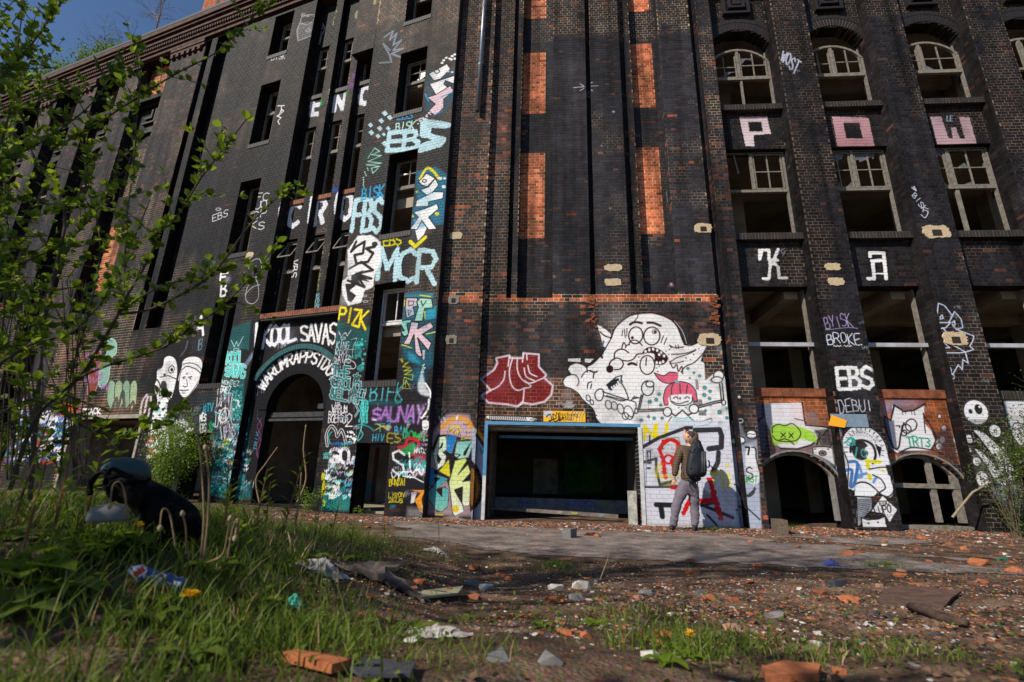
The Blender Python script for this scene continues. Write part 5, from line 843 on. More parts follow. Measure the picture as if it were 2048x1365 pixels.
for i, (a, b) in enumerate(bays):
    FC.rect(a, b, -.5, TOP, -.3, 'sooty'); FC.rect(a, b, 1.45, 2.92, -.3, 'orange' if i < 2 else 'sooty')
    FC.rect(a, b, 2.92, 5.36, OPEN); FC.rect(a, b, 6.62, 9.1, OPEN)
    FC.arch((a + b) / 2, (b - a) / 2 - .003, 10.32, 12.45, .5)
    FC.arch((a + b) / 2, (b - a) / 2 - .003, .0, 1.12, .48)
    FC.rect(a, b, 14.1, 14.25, -.18, 'sooty'); FC.rect(a + .1, b - .1, 14.25, 16.4, OPEN)
# left-hand front
FL.rect(-24.5, 0, -.5, TOP, 0, 'black'); FL.rect(-12.2, -10.45, -.5, TOP, 0, 'mixed'); FL.rect(-12.2, -8.9, 0, 2.9, 0, 'redbrown'); FL.rect(-24.5, -13.8, -.5, TOP, 0, 'mixed')
FL.rect(-5.38, -2.78, .0, 4.83, -.22); FL.rect(-5.38, -2.78, 4.83, 16.1, -.14)
sl = [(-5.38, -4.66), (-4.38, -3.72), (-3.48, -2.78)]
for a, b in sl:
    FL.rect(a, b, 4.95, 16.9, -.34)
    for z0, z1 in ((5.0, 7.3), (8.6, 11.2), (12.35, 14.35)): FL.rect(a + .04, b - .03, z0, z1, OPEN)
FL.rect(-3.6, .0, 13.2, TOP, 0, 'mixed')
for z0, z1 in ((.0, 1.62), (2.96, 5.4), (6.75, 9.2), (10.45, 12.55), (13.72, 15.6)): FL.rect(-1.8, -.92, z0, z1, OPEN)
for z0, z1 in ((.0, 1.85), (3.12, 5.58), (6.95, 9.45), (10.75, 13.05), (14.25, 16.0)): FL.rect(-7.15, -6.32, z0, z1, OPEN)
FL.rect(-3.0 + .2, -2.78, 4.9, TOP, 0)
FL.rect(-10.42, -10.14, 4.9, 16.1, -.35); FL.rect(-9.86, -9.2, 4.9, 16.1, -.3)
for z0, z1 in ((5.6, 9.0), (10.0, 12.2), (13.9, 15.7)): FL.rect(-9.6, -9.2, z0, z1, OPEN)
lb = [(-13.85, -12.2), (-16.5, -14.95), (-19.15, -17.55), (-21.8, -20.2)]
for i, (a, b) in enumerate(lb):
    FL.rect(a, b, 5.0, 14.2, -.34, 'black'); FL.rect(a, b, 14.35, 16.15, OPEN)
    FL.arch((a + b) / 2, (b - a) / 2 - .003, 10.3, 12.45, .55, OPEN if i else -.42)
    if i: FL.rect(a, b, 6.6, 9.2, OPEN)
    else:
        FL.rect(a + .2, b, 6.6, 9.2, -.36, 'red'); FL.rect(a, b, 14.35, 16.15, -.36, 'red')
    FL.rect(a, b, 3.0, 5.0, -.2 if i else 0, 'mixed' if i else 'redbrown')
FL.rect(-13.85 + .02, -12.22, 10.3, 12.4, -.42, 'red')
for a, b in lb[1:]: FL.rect(a, b, 1.0, 4.6, OPEN)
FL.rect(-11.95, -9.0, .0, 2.28, OPEN)
FL.arch(-3.93, .91, .2, 2.42, .91)
imC = CC.image('front_paint'); imL = CL.image('stair_paint')
wallC = FC.build(-.5, TOP, imC, 220)
wallL = FL.build(-.5, TOP, imL, 75)
# ------------------------------------------------------------------ frames, sills, arches, rooms behind the openings, roofline
M_wood = mat('weathered_wood', (.23, .205, .175), .8, noise=.45, nscale=14, bump=.4)
M_woodd = mat('grey_frame', (.25, .235, .22), .8, noise=.4, nscale=14, bump=.4)
M_white = mat('old_white_paint', (.62, .62, .62), .6, noise=.3, nscale=9, bump=.2)
M_sill = mat('sill_brick', (.035, .03, .03), .6, noise=.4, nscale=9)
M_sillr = mat('red_sill_brick', (.26, .085, .04), .7, noise=.55, nscale=7)
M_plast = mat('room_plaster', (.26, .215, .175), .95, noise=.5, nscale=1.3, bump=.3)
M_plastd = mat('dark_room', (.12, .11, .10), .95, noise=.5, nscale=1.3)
M_ceil = mat('concrete_ceiling', (.34, .29, .22), .95, noise=.45, nscale=.9, bump=.3)
M_conc = mat('concrete', (.34, .30, .25), .9, noise=.35, nscale=6, bump=.5)
M_glass = mat('dusty_glass', (.13, .14, .15), .2, noise=.4, nscale=6, spec=.5)
M_steel = mat('steel_paint', (.42, .42, .46), .5, noise=.3, nscale=5)
M_tanj = mat('joint_tan', (.33, .235, .15), .95)
M_soot = mat('sooty_brick', (.022, .019, .021), .6, noise=.4, nscale=20, bump=.3)
M_cornice = mat('cornice_brick', (.095, .045, .032), .8, noise=.65, nscale=6, bump=.4)
M_rust = mat('rusty_iron', (.16, .07, .035), .85, noise=.5, nscale=10, bump=.3)
def pbx(name, P, u0, u1, z0, z1, o0, o1, m, parent):
    b = MB(); b.pbox(P, u0, u1, z0, z1, o0, o1); return b.build(name, m, parent)
def soldier(P, u0, u1, z0, z1, o0, o1, mb_mat, label=None, joint=M_tanj, parent=None, wd=.0725):
    """a course of bricks on end: every brick its own piece, on a bed of mortar"""
    o = pbx('sill', P, u0, u1, z0 + .004, z1 - .004, o0, o1 - .006, joint, parent or building)
    if label: tag(o, label)
    b = MB(); n = max(1, int((u1 - u0) / wd)); st = (u1 - u0) / n
    for i in range(n):
        r = random.random(); b.pbox(P, u0 + i * st + .005, u0 + (i + 1) * st - .005, z0, z1, o0 + .01, o1 + .003 * r)
    b.build('brick_course', mb_mat, o)['kind'] = 'stuff'; return o
def ring(P, uc, zc, r0, r1, a0, a1, o0, o1, m, parent, name='arch', n=None, joint=M_tanj, jt=.006):
    """radial bricks of an arch"""
    b = MB(); n = n or max(3, int((a1 - a0) * (r0 + r1) / 2 / .078)); st = (a1 - a0) / n
    back = MB()
    for i in range(n):
        t0 = a0 + i * st; t1 = t0 + st
        for k, (bb, e, oo) in enumerate(((b, jt / r1, o1 + .004 * random.random()), (back, 0, o1 - .004))):
            A = [(r0 + (.002 if k else 0), t0 + e), (r0 + (.002 if k else 0), t1 - e), (r1, t1 - e), (r1, t0 + e)]
            f = [P.w(uc + r * math.cos(t), zc + r * math.sin(t), oo) for r, t in A]; q = [P.w(uc + r * math.cos(t), zc + r * math.sin(t), o0) for r, t in A]
            bb.hexa(q, f)
    o = back.build(name, joint, parent); b.build('voussoirs', m, o)['kind'] = 'stuff'; return o
def window(P, u0, u1, z0, z1, off, m, tr=None, mull=None, bars=(), lower=(), label=None, archr=None, panes=(), fw=.047, dep=.07, skip=''):
    """timber frame in an opening; tr = transom height, bars = (sash u0,u1,z0,z1,nx,nz) in fractions"""
    H = z1 - z0; Wd = u1 - u0; b = MB(); f, g = off - dep, off
    b.pbox(P, u0, u0 + fw, z0, z1 if not archr else archr[2] - .02, f, g); b.pbox(P, u1 - fw, u1, z0, z1 if not archr else archr[2] - .02, f, g)
    if 'b' not in skip: b.pbox(P, u0 + fw, u1 - fw, z0, z0 + fw, f, g)
    if archr:
        uc, r, zs, zc = archr; a = math.asin(min(1, (u1 - u0) / 2 / r)); n = 10
        for i in range(n):
            t0 = math.pi / 2 - a + 2 * a * i / n; t1 = math.pi / 2 - a + 2 * a * (i + 1) / n
            A = [(r - fw * 1.3, t0), (r - fw * 1.3, t1), (r, t1), (r, t0)]
            b.hexa([P.w(uc + q * math.cos(t), zc + q * math.sin(t), f) for q, t in A], [P.w(uc + q * math.cos(t), zc + q * math.sin(t), g) for q, t in A])
    elif 't' not in skip: b.pbox(P, u0 + fw, u1 - fw, z1 - fw, z1, f, g)
    w = b.build('window', m, building)
    if label: tag(w, label)
    if tr is not None: pbx('transom', P, u0 + fw, u1 - fw, tr - .036, tr + .036, f + .005, g + .015, m, w)
    if mull is not None: pbx('mullion', P, mull - .032, mull + .032, (tr or z0) + .05, (z1 - fw) if not archr else archr[3] + archr[1] - .1, f + .01, g + .01, m, w)
    for (a0, a1, c0, c1, nx, nz) in bars:
        s0, s1, t0, t1 = a0, a1, c0, c1; s = MB(); e = .03
        s.pbox(P, s0, s0 + e, t0, t1, f + .02, g - .01); s.pbox(P, s1 - e, s1, t0, t1, f + .02, g - .01); s.pbox(P, s0 + e, s1 - e, t0, t0 + e, f + .02, g - .01)
        if not archr: s.pbox(P, s0 + e, s1 - e, t1 - e, t1, f + .02, g - .01)
        sash = s.build('sash', m, w); b2 = .014
        for ci in range(nx):
            for cj in range(nz):
                if random.random() < .38:
                    xa = s0 + (s1 - s0) * ci / nx + .02; xb = s0 + (s1 - s0) * (ci + 1) / nx - .02; za = t0 + (t1 - t0) * cj / nz + .02; zb = t0 + (t1 - t0) * (cj + 1) / nz - .02; dx = xb - xa; dz = zb - za; q_ = random.random
                    P4 = random.choice([[(xa, za), (xa + dx * q_(), za), (xa + dx * .3 * q_(), za + dz * .5 * q_()), (xa, za + dz * q_())], [(xb, za), (xb, za + dz * q_()), (xb - dx * .3 * q_(), za + dz * .4 * q_()), (xb - dx * q_(), za)], [(xa, zb - (.12 if archr else 0)), (xa, zb - dz * .8 * q_() - .1), (xa + dx * .5, zb - dz * .4 * q_() - .1), (xb, zb - dz * .3 * q_() - .12), (xb, zb - (.12 if archr else 0))]])
                    pn = MB(); pn.hexa([P.w(x, zz, f + .03) for x, zz in P4], [P.w(x, zz, f + .034) for x, zz in P4]); pn.build('pane', M_glass, w)
        for i in range(1, nx): x = s0 + (s1 - s0) * i / nx; pbx('glazing_bar', P, x - b2, x + b2, t0 + e, t1 - (0 if archr else e), f + .025, g - .02, m, w)
        for i in range(1, nz): zz = t0 + (t1 - t0) * i / nz; pbx('glazing_bar', P, s0 + e, s1 - e, zz - b2, zz + b2, f + .027, g - .022, m, w)
    for (a0, a1, c0, c1) in lower: pbx('mullion', P, a0, a1, c0, c1, f + .01, g - .01, m, w)
    for q in panes:
        p = MB(); k = len(q); A = [P.w(x, zz, f + .03) for x, zz in q]; B_ = [P.w(x, zz, f + .035) for x, zz in q]; p.hexa(A, B_); p.build('pane', M_glass, w)
    return w
# right-hand bays
names = ['first bay from the downpipe block', 'second bay', 'third bay', 'bay cut by the right edge']
for i, (a, b) in enumerate(bays):
    uc = (a + b) / 2; hw = (b - a) / 2; r = (hw * hw + .25) / 1.0; zc = 12.45 + .5 - r; al = math.asin(hw / r)
    ring(PC, uc, zc, r, r + .235, math.pi / 2 - al, math.pi / 2 + al, -.62, -.285, M_soot, wallC, joint=M_tanj if i == 1 else mat('joint_dark', (.09, .07, .055), .95))
    ring(PC, uc, zc, r + .245, r + .36, math.pi / 2 - al, math.pi / 2 + al, -.4, -.28, M_soot, wallC, joint=mat('joint_dark'))
    r2 = (hw * hw + .48 ** 2) / .96; zc2 = 1.12 + .48 - r2; al2 = math.asin(hw / r2)
    # frames
    o = -.44; fr = (uc, r * .93 + 0, 12.02, 12.46 - (r * .93)); mul = a + (b - a) * .47
    hr = (hw * hw + .44 ** 2) / .88
    if i < 3 or True:
        mu = [a + .78, a + .74, a + .62, a + .7][i]
        tr = 11.42
        window(PC, a + .01, b - .01, 10.36, 12.4, o, M_wood, tr, mu, [(mu + .05, b - .08, tr + .06, 12.28, 2, 2)] + ([(a + .08, mu - .05, tr + .06, 12.2, 2, 2)] if i != 3 else []),
               [(uc - .02, uc + .03, 10.42, 11.37)] if i == 0 else [], label=None, archr=(uc, hr, 12.0, 12.44 - hr),
               panes=[[(mu + .1, tr + .1), (mu + .3, tr + .1), (mu + .12, tr + .25)]] if i == 2 else [])
        tr = 7.95
        window(PC, a + .01, b - .01, 6.66, 9.1, o, M_wood, tr, mu, [(mu + .05, b - .08, tr + .06, 9.03, 2, 2)] + ([(a + .08, mu - .05, tr + .06, 9.03, 2, 2)] if i == 1 or i == 2 else []),
               [(a + .62, a + .70, 6.72, 7.9)] if i == 2 else [], skip='b' if i == 3 else '',
               panes=[[(mu + .1, 9.0), (b - .2, 9.0), (b - .28, 8.82), (mu + .5, 8.9), (mu + .2, 8.75)], [(a + .12, 9.0), (a + .6, 9.0), (a + .5, 8.85), (a + .15, 8.7)]] if i == 1 else [])
        if i == 0: b_ = MB(); b_.bar(PC.w(a + .38, 9.03, o - .03), PC.w(a + .42, 8.45, o + .02), .03); b_.build('broken_bar', M_wood, wallC)
        # deep window opening above the painted wall
        w = pbx('crossbar', PC, a, b, 3.93, 4.02, -.5, -.42, M_steel, wallC)
        p = pbx('jamb', PC, b - .03, b + .002, 2.95, 5.34, -.62, -.50, M_wood, wallC); tag(p, 'flaking pale jamb post')
    soldier(PC, a + .002, b - .002, 2.76, 2.94, -.5, -.262, M_sillr if i < 2 else M_sill, joint=mat('joint_red', (.30, .13, .07), .9) if i < 2 else M_tanj, parent=wallC)
    for z in (6.47, 10.17): soldier(PC, a + .002, b - .002, z, z + .16, -.5, -.15, M_sill, parent=wallC); pbx('window_board', PC, a, b, z + .165, z + .2, -.5, -.22, M_woodd, wallC)
    # stepped ornament above the upper arches
    for k, (w_, zb, zt) in enumerate(((.36, 13.42, 13.98), (.22, 13.58, 13.90), (.10, 13.7, 13.84))):
        if k < 2: b_ = MB(); b_.pbox(PC, uc - w_, uc + w_, zb, zb + .07, -.31, -.17 + .03 * k); b_.pbox(PC, uc + w_ - .08, uc + w_, zb + .07, zt, -.31, -.17 + .03 * k); b_.pbox(PC, uc - w_, uc - w_ + .08, zb + .07, zt, -.31, -.18 + .03 * k); b_.build('ornament', M_soot, wallC)
        else: pbx('ornament', PC, uc - w_, uc + w_, zb, zt, -.31, -.14, M_soot, wallC)
    # ground-floor opening
    if i != 1 and i != 2: pbx('post', PC, b - .09, b - .01, .25, 1.15, -.5, -.42, M_woodd, wallC)
    if i in (1, 2):
        hh = MB(); hh.pbox(PC, b - .13, b - .01, .28, 1.2, -.5, -.42); hh.pbox(PC, b - .56, b - .46, .28, 1.5, -.5, -.43); hh.pbox(PC, a + .05, a + .12, 1.03, 1.45, -.5, -.43)
        hh.pbox(PC, a + .01, b - .01, .93, 1.02, -.5, -.41); hh.pbox(PC, a, b, .14, .22, -.5, -.3); hh.build('window', M_wood, wallC)
    al3 = math.asin(hw / r2)
    ring(PC, uc, zc2, r2, r2 + .035, math.pi / 2 - al3, math.pi / 2 + al3, -.62, -.287, M_woodd, wallC, n=14, joint=M_woodd, jt=0)
    ring(PC, uc, zc2, r2 - .07, r2 - .005, math.pi / 2 - al3, math.pi / 2 + al3, -.5, -.42, M_wood, wallC, n=14, joint=M_wood, jt=0)
# arched doorway on the left
ring(PL, -3.93, 2.42, .89, 1.15, 0.0, math.pi, -.5, -.19, mat('black_paint', (.008, .008, .010), .7, spec=.08), wallL, n=26, joint=mat('black_paint'), jt=.002)
ring(PL, -3.93, 2.42, 1.53, 1.66, R_(43), R_(151), -.24, -.13, mat('teal_brick', (.02, .10, .11), .7, noise=.4, nscale=12), wallL, joint=mat('joint_black', (.01, .012, .013), .9), jt=.004)
for o_, r0, r1 in ((-.15, 1.67, 1.72),): ring(PL, -3.93, 2.42, r0, r1, R_(46), R_(149), -.24, o_, mat('black_paint'), wallL, n=30, joint=mat('black_paint'), jt=0)
b_ = MB(); b_.pbox(PL, -4.84, -3.02, 2.14, 2.2, -.5, -.3); b_.pbox(PL, -4.84, -3.02, 2.24, 2.36, -.5, -.34); b_.pbox(PL, -4.84, -3.02, 2.2, 2.24, -.46, -.38); t_ = b_.build('transom', mat('charred_beam', (.05, .05, .055), .7, noise=.5, bump=.5), wallL)
pbx('timber', PL, -4.05, -3.05, 2.62, 2.68, -1.3, -1.2, mat('pale_timber', (.5, .40, .24), .8, noise=.3), wallL)
pbx('junction_box', PL, -3.98, -3.68, 2.55, 2.68, -1.15, -1.05, M_white, wallL)
soldier(PL, -5.38, -2.78, 4.83, 4.97, -.4, .0, M_sillr, parent=wallL, joint=mat('joint_dark')); pbx('ledge', PL, -5.38, -2.78, 4.78, 4.826, -.3, -.02, M_soot, wallL)
for zs in (8.45, 12.2):
    for a, b in sl: soldier(PL, a + .02, b - .02, zs, zs + .14, -.5, -.28, M_sillr if zs < 9 else M_sill, parent=wallL)
for q, (z0, z1) in enumerate(((2.96, 5.4), (6.75, 9.2), (10.45, 12.55), (13.72, 15.6))):
    tr = z0 + (z1 - z0) * (.63 if q else .62)
    window(PL, -1.79, -.93, z0, z1, -.36, M_white if q == 0 else M_wood, tr, None, [(-1.72, -1.0, tr + .06, z1 - .07, 2, 1 if q == 0 else 2)])
    soldier(PL, -1.82, -.9, z0 - .13, z0 + .01, -.4, .02, M_sill, parent=wallL, joint=mat('joint_dark'))
for q, (z0, z1) in enumerate(((3.12, 5.58), (6.95, 9.45), (10.75, 13.05), (14.25, 16.0))):
    tr = z0 + (z1 - z0) * .62
    if q: window(PL, -7.14, -6.33, z0, z1, -.36, M_wood, tr, None, [(-7.08, -6.40, tr + .06, z1 - .07, 2, 1)], [(-6.62, -6.55, z0 + .06, tr - .05), (-6.8, -6.78, z0 + .06, tr - .05)])
    else: window(PL, -7.14, -6.33, z0, z1, -.36, M_woodd, None, None, [], [(-6.66, -6.58, z0 + .06, z1 - .06)])
    soldier(PL, -7.17, -6.3, z0 - .13, z0 + .01, -.4, .02, M_sill, parent=wallL, joint=mat('joint_dark'))
for a, b in sl:
    for q, (z0, z1) in enumerate(((5.0, 7.3), (8.6, 11.2), (12.35, 14.35))):
        tr = z0 + (z1 - z0) * .58
        window(PL, a + .05, b - .04, z0, z1, -.42, M_wood, tr, None, [(a + .10, b - .09, tr + .06, z1 - .07, 2 if q else 1, 2 if q else 1)], [(b - .2, b - .17, z0 + .05, tr - .05)], fw=.04)
        if q == 0:     # a top light hanging ajar
            s = MB(); x0, x1 = a + .12, b - .14; zt = z1 - .08; zb = tr + .35
            s.bar(PL.w(x0, zt, -.41), PL.w(x0, zb, -.12), .03); s.bar(PL.w(x1, zt, -.41), PL.w(x1, zb, -.12), .03); s.bar(PL.w(x0, zb, -.12), PL.w(x1, zb, -.12), .035); s.build('top_light', M_wood, wallL)
for z0, z1 in ((5.6, 9.0), (10.0, 12.2), (13.9, 15.7)): window(PL, -9.59, -9.21, z0, z1, -.38, M_wood, z0 + (z1 - z0) * .6, None, [], fw=.04, panes=[[(-9.54, z0 + .1), (-9.27, z0 + .1), (-9.27, z1 - .1), (-9.54, z1 - .1)]] if z0 > 9 else [])
for i, (a, b) in enumerate(lb):
    uc = (a + b) / 2; hw = (b - a) / 2; r = (hw * hw + .3025) / 1.1; zc = 13.0 - r; al = math.asin(hw / r)
    ring(PL, uc, zc, r, r + .24, math.pi / 2 - al, math.pi / 2 + al, -.5, -.32, M_soot, wallL, joint=mat('joint_dark'))
    soldier(PL, a, b, 14.22, 14.38, -.5, -.12, M_soot, parent=wallL, joint=mat('joint_dark')); pbx('ledge', PL, a, b, 14.1, 14.2, -.4, -.2, M_soot, wallL)
    for k, (w_, zb, zt) in enumerate(((.34, 13.35, 13.98), (.2, 13.52, 13.9))):
        b_ = MB(); b_.pbox(PL, uc - w_, uc + w_, zb, zb + .07, -.35, -.24 + .03 * k); b_.pbox(PL, uc + w_ - .08, uc + w_, zb + .07, zt, -.35, -.24 + .03 * k); b_.build('ornament', M_soot, wallL)
    if i:
        window(PL, a + .01, b - .01, 6.6, 9.2, -.42, M_wood, 7.9, uc, []); window(PL, a + .01, b - .01, 10.34, 12.45, -.42, M_wood, 11.4, uc, [])
        soldier(PL, a, b, 6.46, 6.6, -.4, -.2, M_sillr, parent=wallL)
    else: pbx('sill', PL, a + .2, b, 6.5, 6.6, -.4, -.28, M_soot, wallL)
# cornice in stepped courses with dentils
for k, (z0, z1, o1) in enumerate(((16.17, 16.32, .10), (16.32, 16.52, .16), (16.56, 16.68, .26), (16.72, 16.82, .34), (16.82, 17.0, .40))):
    tag(pbx('cornice', PL, -24.5, .02, z0, z1, -.6, o1, M_cornice, wallL))
dn = MB(); x = -24.4
while x < -.1: dn.pbox(PL, x, x + .07, 16.42, 16.555, -.1, .22); x += .125
dn.build('dentils', M_cornice, wallL)['kind'] = 'stuff'
for a, b in ((-12.2, -10.45), (-14.93, -13.87), (-17.53, -16.52), (-20.18, -19.17)):
    d2 = MB(); x = a + .08
    while x < b - .15: d2.pbox(PL, x, x + .14, 15.72, 15.9, -.02, .1); x += .28
    d2.pbox(PL, a, b, 15.9, 16.0, -.02, .07); d2.pbox(PL, a, b, 16.04, 16.165, -.02, .09); d2.build('corbels', M_cornice, wallL)
gut = MB(); gut.tube([PL.w(-24.5, 17.06, .38), PL.w(0, 17.06, .38)], .06, 6); gut.build('gutter', mat('zinc', (.25, .26, .28), .45, metal=.6), wallL)
# brick turret behind the cornice
tr_ = MB(); tr_.pbox(PL, -12.55, -1.0, 16.9, 24, -5, -.75)
turret = tr_.build('turret', mat('turret_brick', (.40, .115, .05), .85, noise=.5, nscale=1.6, bump=.4), building); tag(turret, 'orange-red brick turret rising behind the cornice')
bk = MB()
for i in range(int(5.2 / CH)):
    z = 17.0 + i * CH; stp = .125 if i % 2 else .25; x = -12.5 + (.0625 if i % 2 else 0)
    while x < -6.5:
        bk.pbox(PL, x + .006, x + stp - .006, z + .006, z + CH - .006, -.752, -.742 - .004 * random.random()); bk.mi[-6:] = [0 if x < -10.4 + .35 * random.random() else 1] * 6; x += stp
bk.build('brickwork', None, turret, mats=[mat('turret_red', (.42, .12, .05), .85, noise=.35, nscale=5), M_soot])['kind'] = 'stuff'
for u0, u1, z0, z1 in ((-11.75, -11.55, 17.9, 22), (-11.3, -10.75, 18.4, 20.6), (-9.6, -9.45, 18.3, 21)):
    f_ = pbx('niche', PL, u0, u1, z0, z1, -.78, -.735, M_plastd, turret)
# rooms behind
def rooms(P, u0, u1, floors, dep, wm, cm, fr):
    for z0, z1 in floors: pbx('floor_slab', P, u0, u1, z0, z1, -dep, fr, cm, building)
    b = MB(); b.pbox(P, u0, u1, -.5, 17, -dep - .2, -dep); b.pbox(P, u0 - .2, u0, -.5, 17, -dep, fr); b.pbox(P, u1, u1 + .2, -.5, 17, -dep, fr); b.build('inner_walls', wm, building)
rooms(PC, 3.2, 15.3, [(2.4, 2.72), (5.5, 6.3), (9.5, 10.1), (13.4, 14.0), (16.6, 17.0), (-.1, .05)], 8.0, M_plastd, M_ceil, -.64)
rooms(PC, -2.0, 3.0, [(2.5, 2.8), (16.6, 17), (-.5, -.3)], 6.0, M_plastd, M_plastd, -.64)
rooms(PL, -24.4, -6.0, [(2.5, 2.8), (6.1, 6.4), (9.9, 10.2), (13.5, 13.9), (16.6, 17.0), (-.1, .1)], 3.6, M_plast, M_ceil, -.52)
rooms(PL, -5.7, -.35, [(3.9, 4.1) if 0 else (4.2, 4.5), (7.8, 8.1), (11.7, 12.0), (16.6, 17.0), (-.1, .12)], 3.6, M_plast, M_ceil, -.52)
for k, u in enumerate((6.2, 8.6, 11.0, 13.4)):
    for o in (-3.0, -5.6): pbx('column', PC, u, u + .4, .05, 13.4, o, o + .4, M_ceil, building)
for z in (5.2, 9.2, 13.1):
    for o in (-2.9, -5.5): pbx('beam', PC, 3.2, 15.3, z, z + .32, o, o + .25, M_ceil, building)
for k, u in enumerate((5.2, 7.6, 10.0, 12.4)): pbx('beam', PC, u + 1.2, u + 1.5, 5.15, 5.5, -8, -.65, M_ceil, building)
pbx('tower_corner', PL, -.10, -.004, -.5, 17, -.42, -.004, M_soot, wallL)
# loading bay
dk = MB(); dk.pbox(PC, -.45, 2.7, -.3, .22, -3.2, -2.4); pbx('platform', PC, -.9, 3.0, -.3, .42, -5.9, -3.0, M_plastd, building)
face = pbx('platform_face', PC, -.6, 2.9, .1, .42, -3.0, -2.9, mat('dull_grey', (.30, .30, .34), .8, noise=.4), building)
beam = MB(); beam.hexa([PC.w(-.45, .22, -1.0), PC.w(2.35, .13, -.75), PC.w(2.35, .13, -.9), PC.w(-.45, .22, -1.2)], [PC.w(-.45, .28, -1.0), PC.w(2.35, .21, -.75), PC.w(2.35, .21, -.9), PC.w(-.45, .28, -1.2)])
beam = beam.build('steel_edge', mat('chalky_steel', (.20, .16, .14), .7, noise=.5, nscale=7), building); tag(beam, 'sagging steel edge across the loading bay with coloured tags')
rim = MB(); rim.pbox(PC, -.56, 2.78, 2.03, 2.10, -.3, -.13); M_blue = mat('blue_paint', (.09, .27, .47), .6, noise=.2, nscale=7)
dframe = rim.build('door_frame', M_blue, building); tag(dframe, 'blue steel frame of the wide loading bay')
pbx('jamb', PC, -.56, -.49, .95, 2.03, -.62, -.13, M_blue, dframe); pbx('jamb', PC, -.56, -.49, .05, .95, -.62, -.131, M_white, dframe); pbx('jamb', PC, 2.74, 2.82, .05, 2.03, -.62, -.13, M_white, dframe)
pbx('lintel', PC, -.49, 2.74, 1.93, 2.03, -.62, -.3, M_conc, dframe); pbx('shutter_rail', PC, -.3, 2.74, 1.80, 1.86, -.9, -.8, M_blue, dframe)
pbx('bumper_post', PC, 2.50, 2.66, .02, .72, -.35, -.2, mat('tagged_post', (.5, .5, .45), .7, noise=.5, nscale=9), building)
# loading doorway on the far left: concrete frame
lf = MB(); lf.pbox(PL, -12.02, -8.93, 2.25, 2.36, -.5, .06); lf.pbox(PL, -12.02, -11.93, 0, 2.25, -.5, .05); lf.pbox(PL, -9.02, -8.93, 0, 2.25, -.5, .05); tag(lf.build('door_frame', M_conc, building), 'pale concrete frame of the far left doorway')
pbx('ceiling', PL, -12, -8.95, 2.26, 2.4, -3.5, -.5, M_conc, wallL)
# ------------------------------------------------------------------ patches of bare mortar and anchor plates
M_patch = mat('bare_patch', (.55, .43, .28), .95, noise=.3, nscale=25, bump=.8); M_hole = mat('hole', (.03, .022, .018), .95)
def patch(P, px, py, w, h, off, hole=False, grey=False):
    u, z = P.hit(px, py, off); n = 30; ph = random.random() * 9
    pts = [(u + w * .5 * q_ * math.cos(t), z + h * .5 * q_ * math.sin(t)) for t, q_ in [(2 * math.pi * i / n, random.uniform(.86, 1.08) / (abs(math.cos(2 * math.pi * i / n)) ** 4 + abs(math.sin(2 * math.pi * i / n)) ** 4) ** .25) for i in range(n)]]
    b = MB(); b.hexa([P.w(x, y, off) for x, y in pts], [P.w(u + (x - u) * .96, z + (y - z) * .96, off + .018) for x, y in pts])
    o = b.build('mortar_patch', mat('grey_patch', (.24, .22, .19), .95, noise=.4, nscale=25, bump=.8) if grey else M_patch, building)
    if hole: pbx('anchor', P, u - w * .16, u + w * .16, z - h * .3, z + h * .12, off + .01, off + .03, M_hole, o)
for (x, y, w, h, off, hl) in ((912, 472, .34, .2, 0, 0), (1406, 457, .42, .28, -.15, 1), (1226, 536, .42, .19, -.15, 0), (1226, 565, .40, .19, -.15, 0), (1665, 534, .34, .19, 0, 0), (1672, 564, .36, .2, 0, 0),
                            (1872, 464, .6, .34, 0, 1), (1419, 680, .52, .30, -.15, 1), (1910, 678, .5, .32, 0, 1), (500, 512, .3, .24, 0, 0)):
    patch(PC if x > 860 else PL, x, y, w, h, off, hl)
for (x, y) in ((903, 680), (907, 600)): patch(PC, x, y, .28, .24, 0, True, True)
for (x, y, r) in ((1184, 607, .16), (1186, 642, .18), (1429, 604, .14), (1430, 638, .15)):
    u, z = PC.hit(x, y, -.15); b = MB()
    for k in range(14): a_ = random.random() * 6.3; q = r * math.sqrt(random.random()); uu = u + q * math.cos(a_) * .8; zz = z + q * math.sin(a_); s_ = random.uniform(.02, .045); b.pbox(PC, uu - s_, uu + s_, zz - s_ * .7, zz + s_ * .7, -.15, -.138 + random.random() * .02)
    b.build('broken_brick_scar', M_sillr, building)['kind'] = 'stuff'
# ------------------------------------------------------------------ downpipe
pu0, pz0 = PC.hit(955, 222, .12); pu1, pz1 = PC.hit(970, 0, .12)
dp = empty('downpipe', PC.w(pu0, pz0, .12), 'grey zinc downpipe broken off halfway up the brick pilaster', 'downpipe')
b = MB(); top = PC.w(pu1 + .02, 17.0, .12); bot = PC.w(pu0, pz0, .12); b.tube([bot, top], .058, 10); b.build('pipe', mat('zinc_pipe', (.20, .22, .26), .35, metal=.5, noise=.2), dp, smooth=True)
for t in (.22, .52, .85):
    q = Vector(bot).lerp(Vector(top), t); b = MB(); b.tube([q - Vector((0, 0, .035)), q + Vector((0, 0, .035))], .066, 10); b.bar(q, q + Vector(tuple(-PC.N * .12)), .02); b.build('bracket', mat('zinc_pipe'), dp)
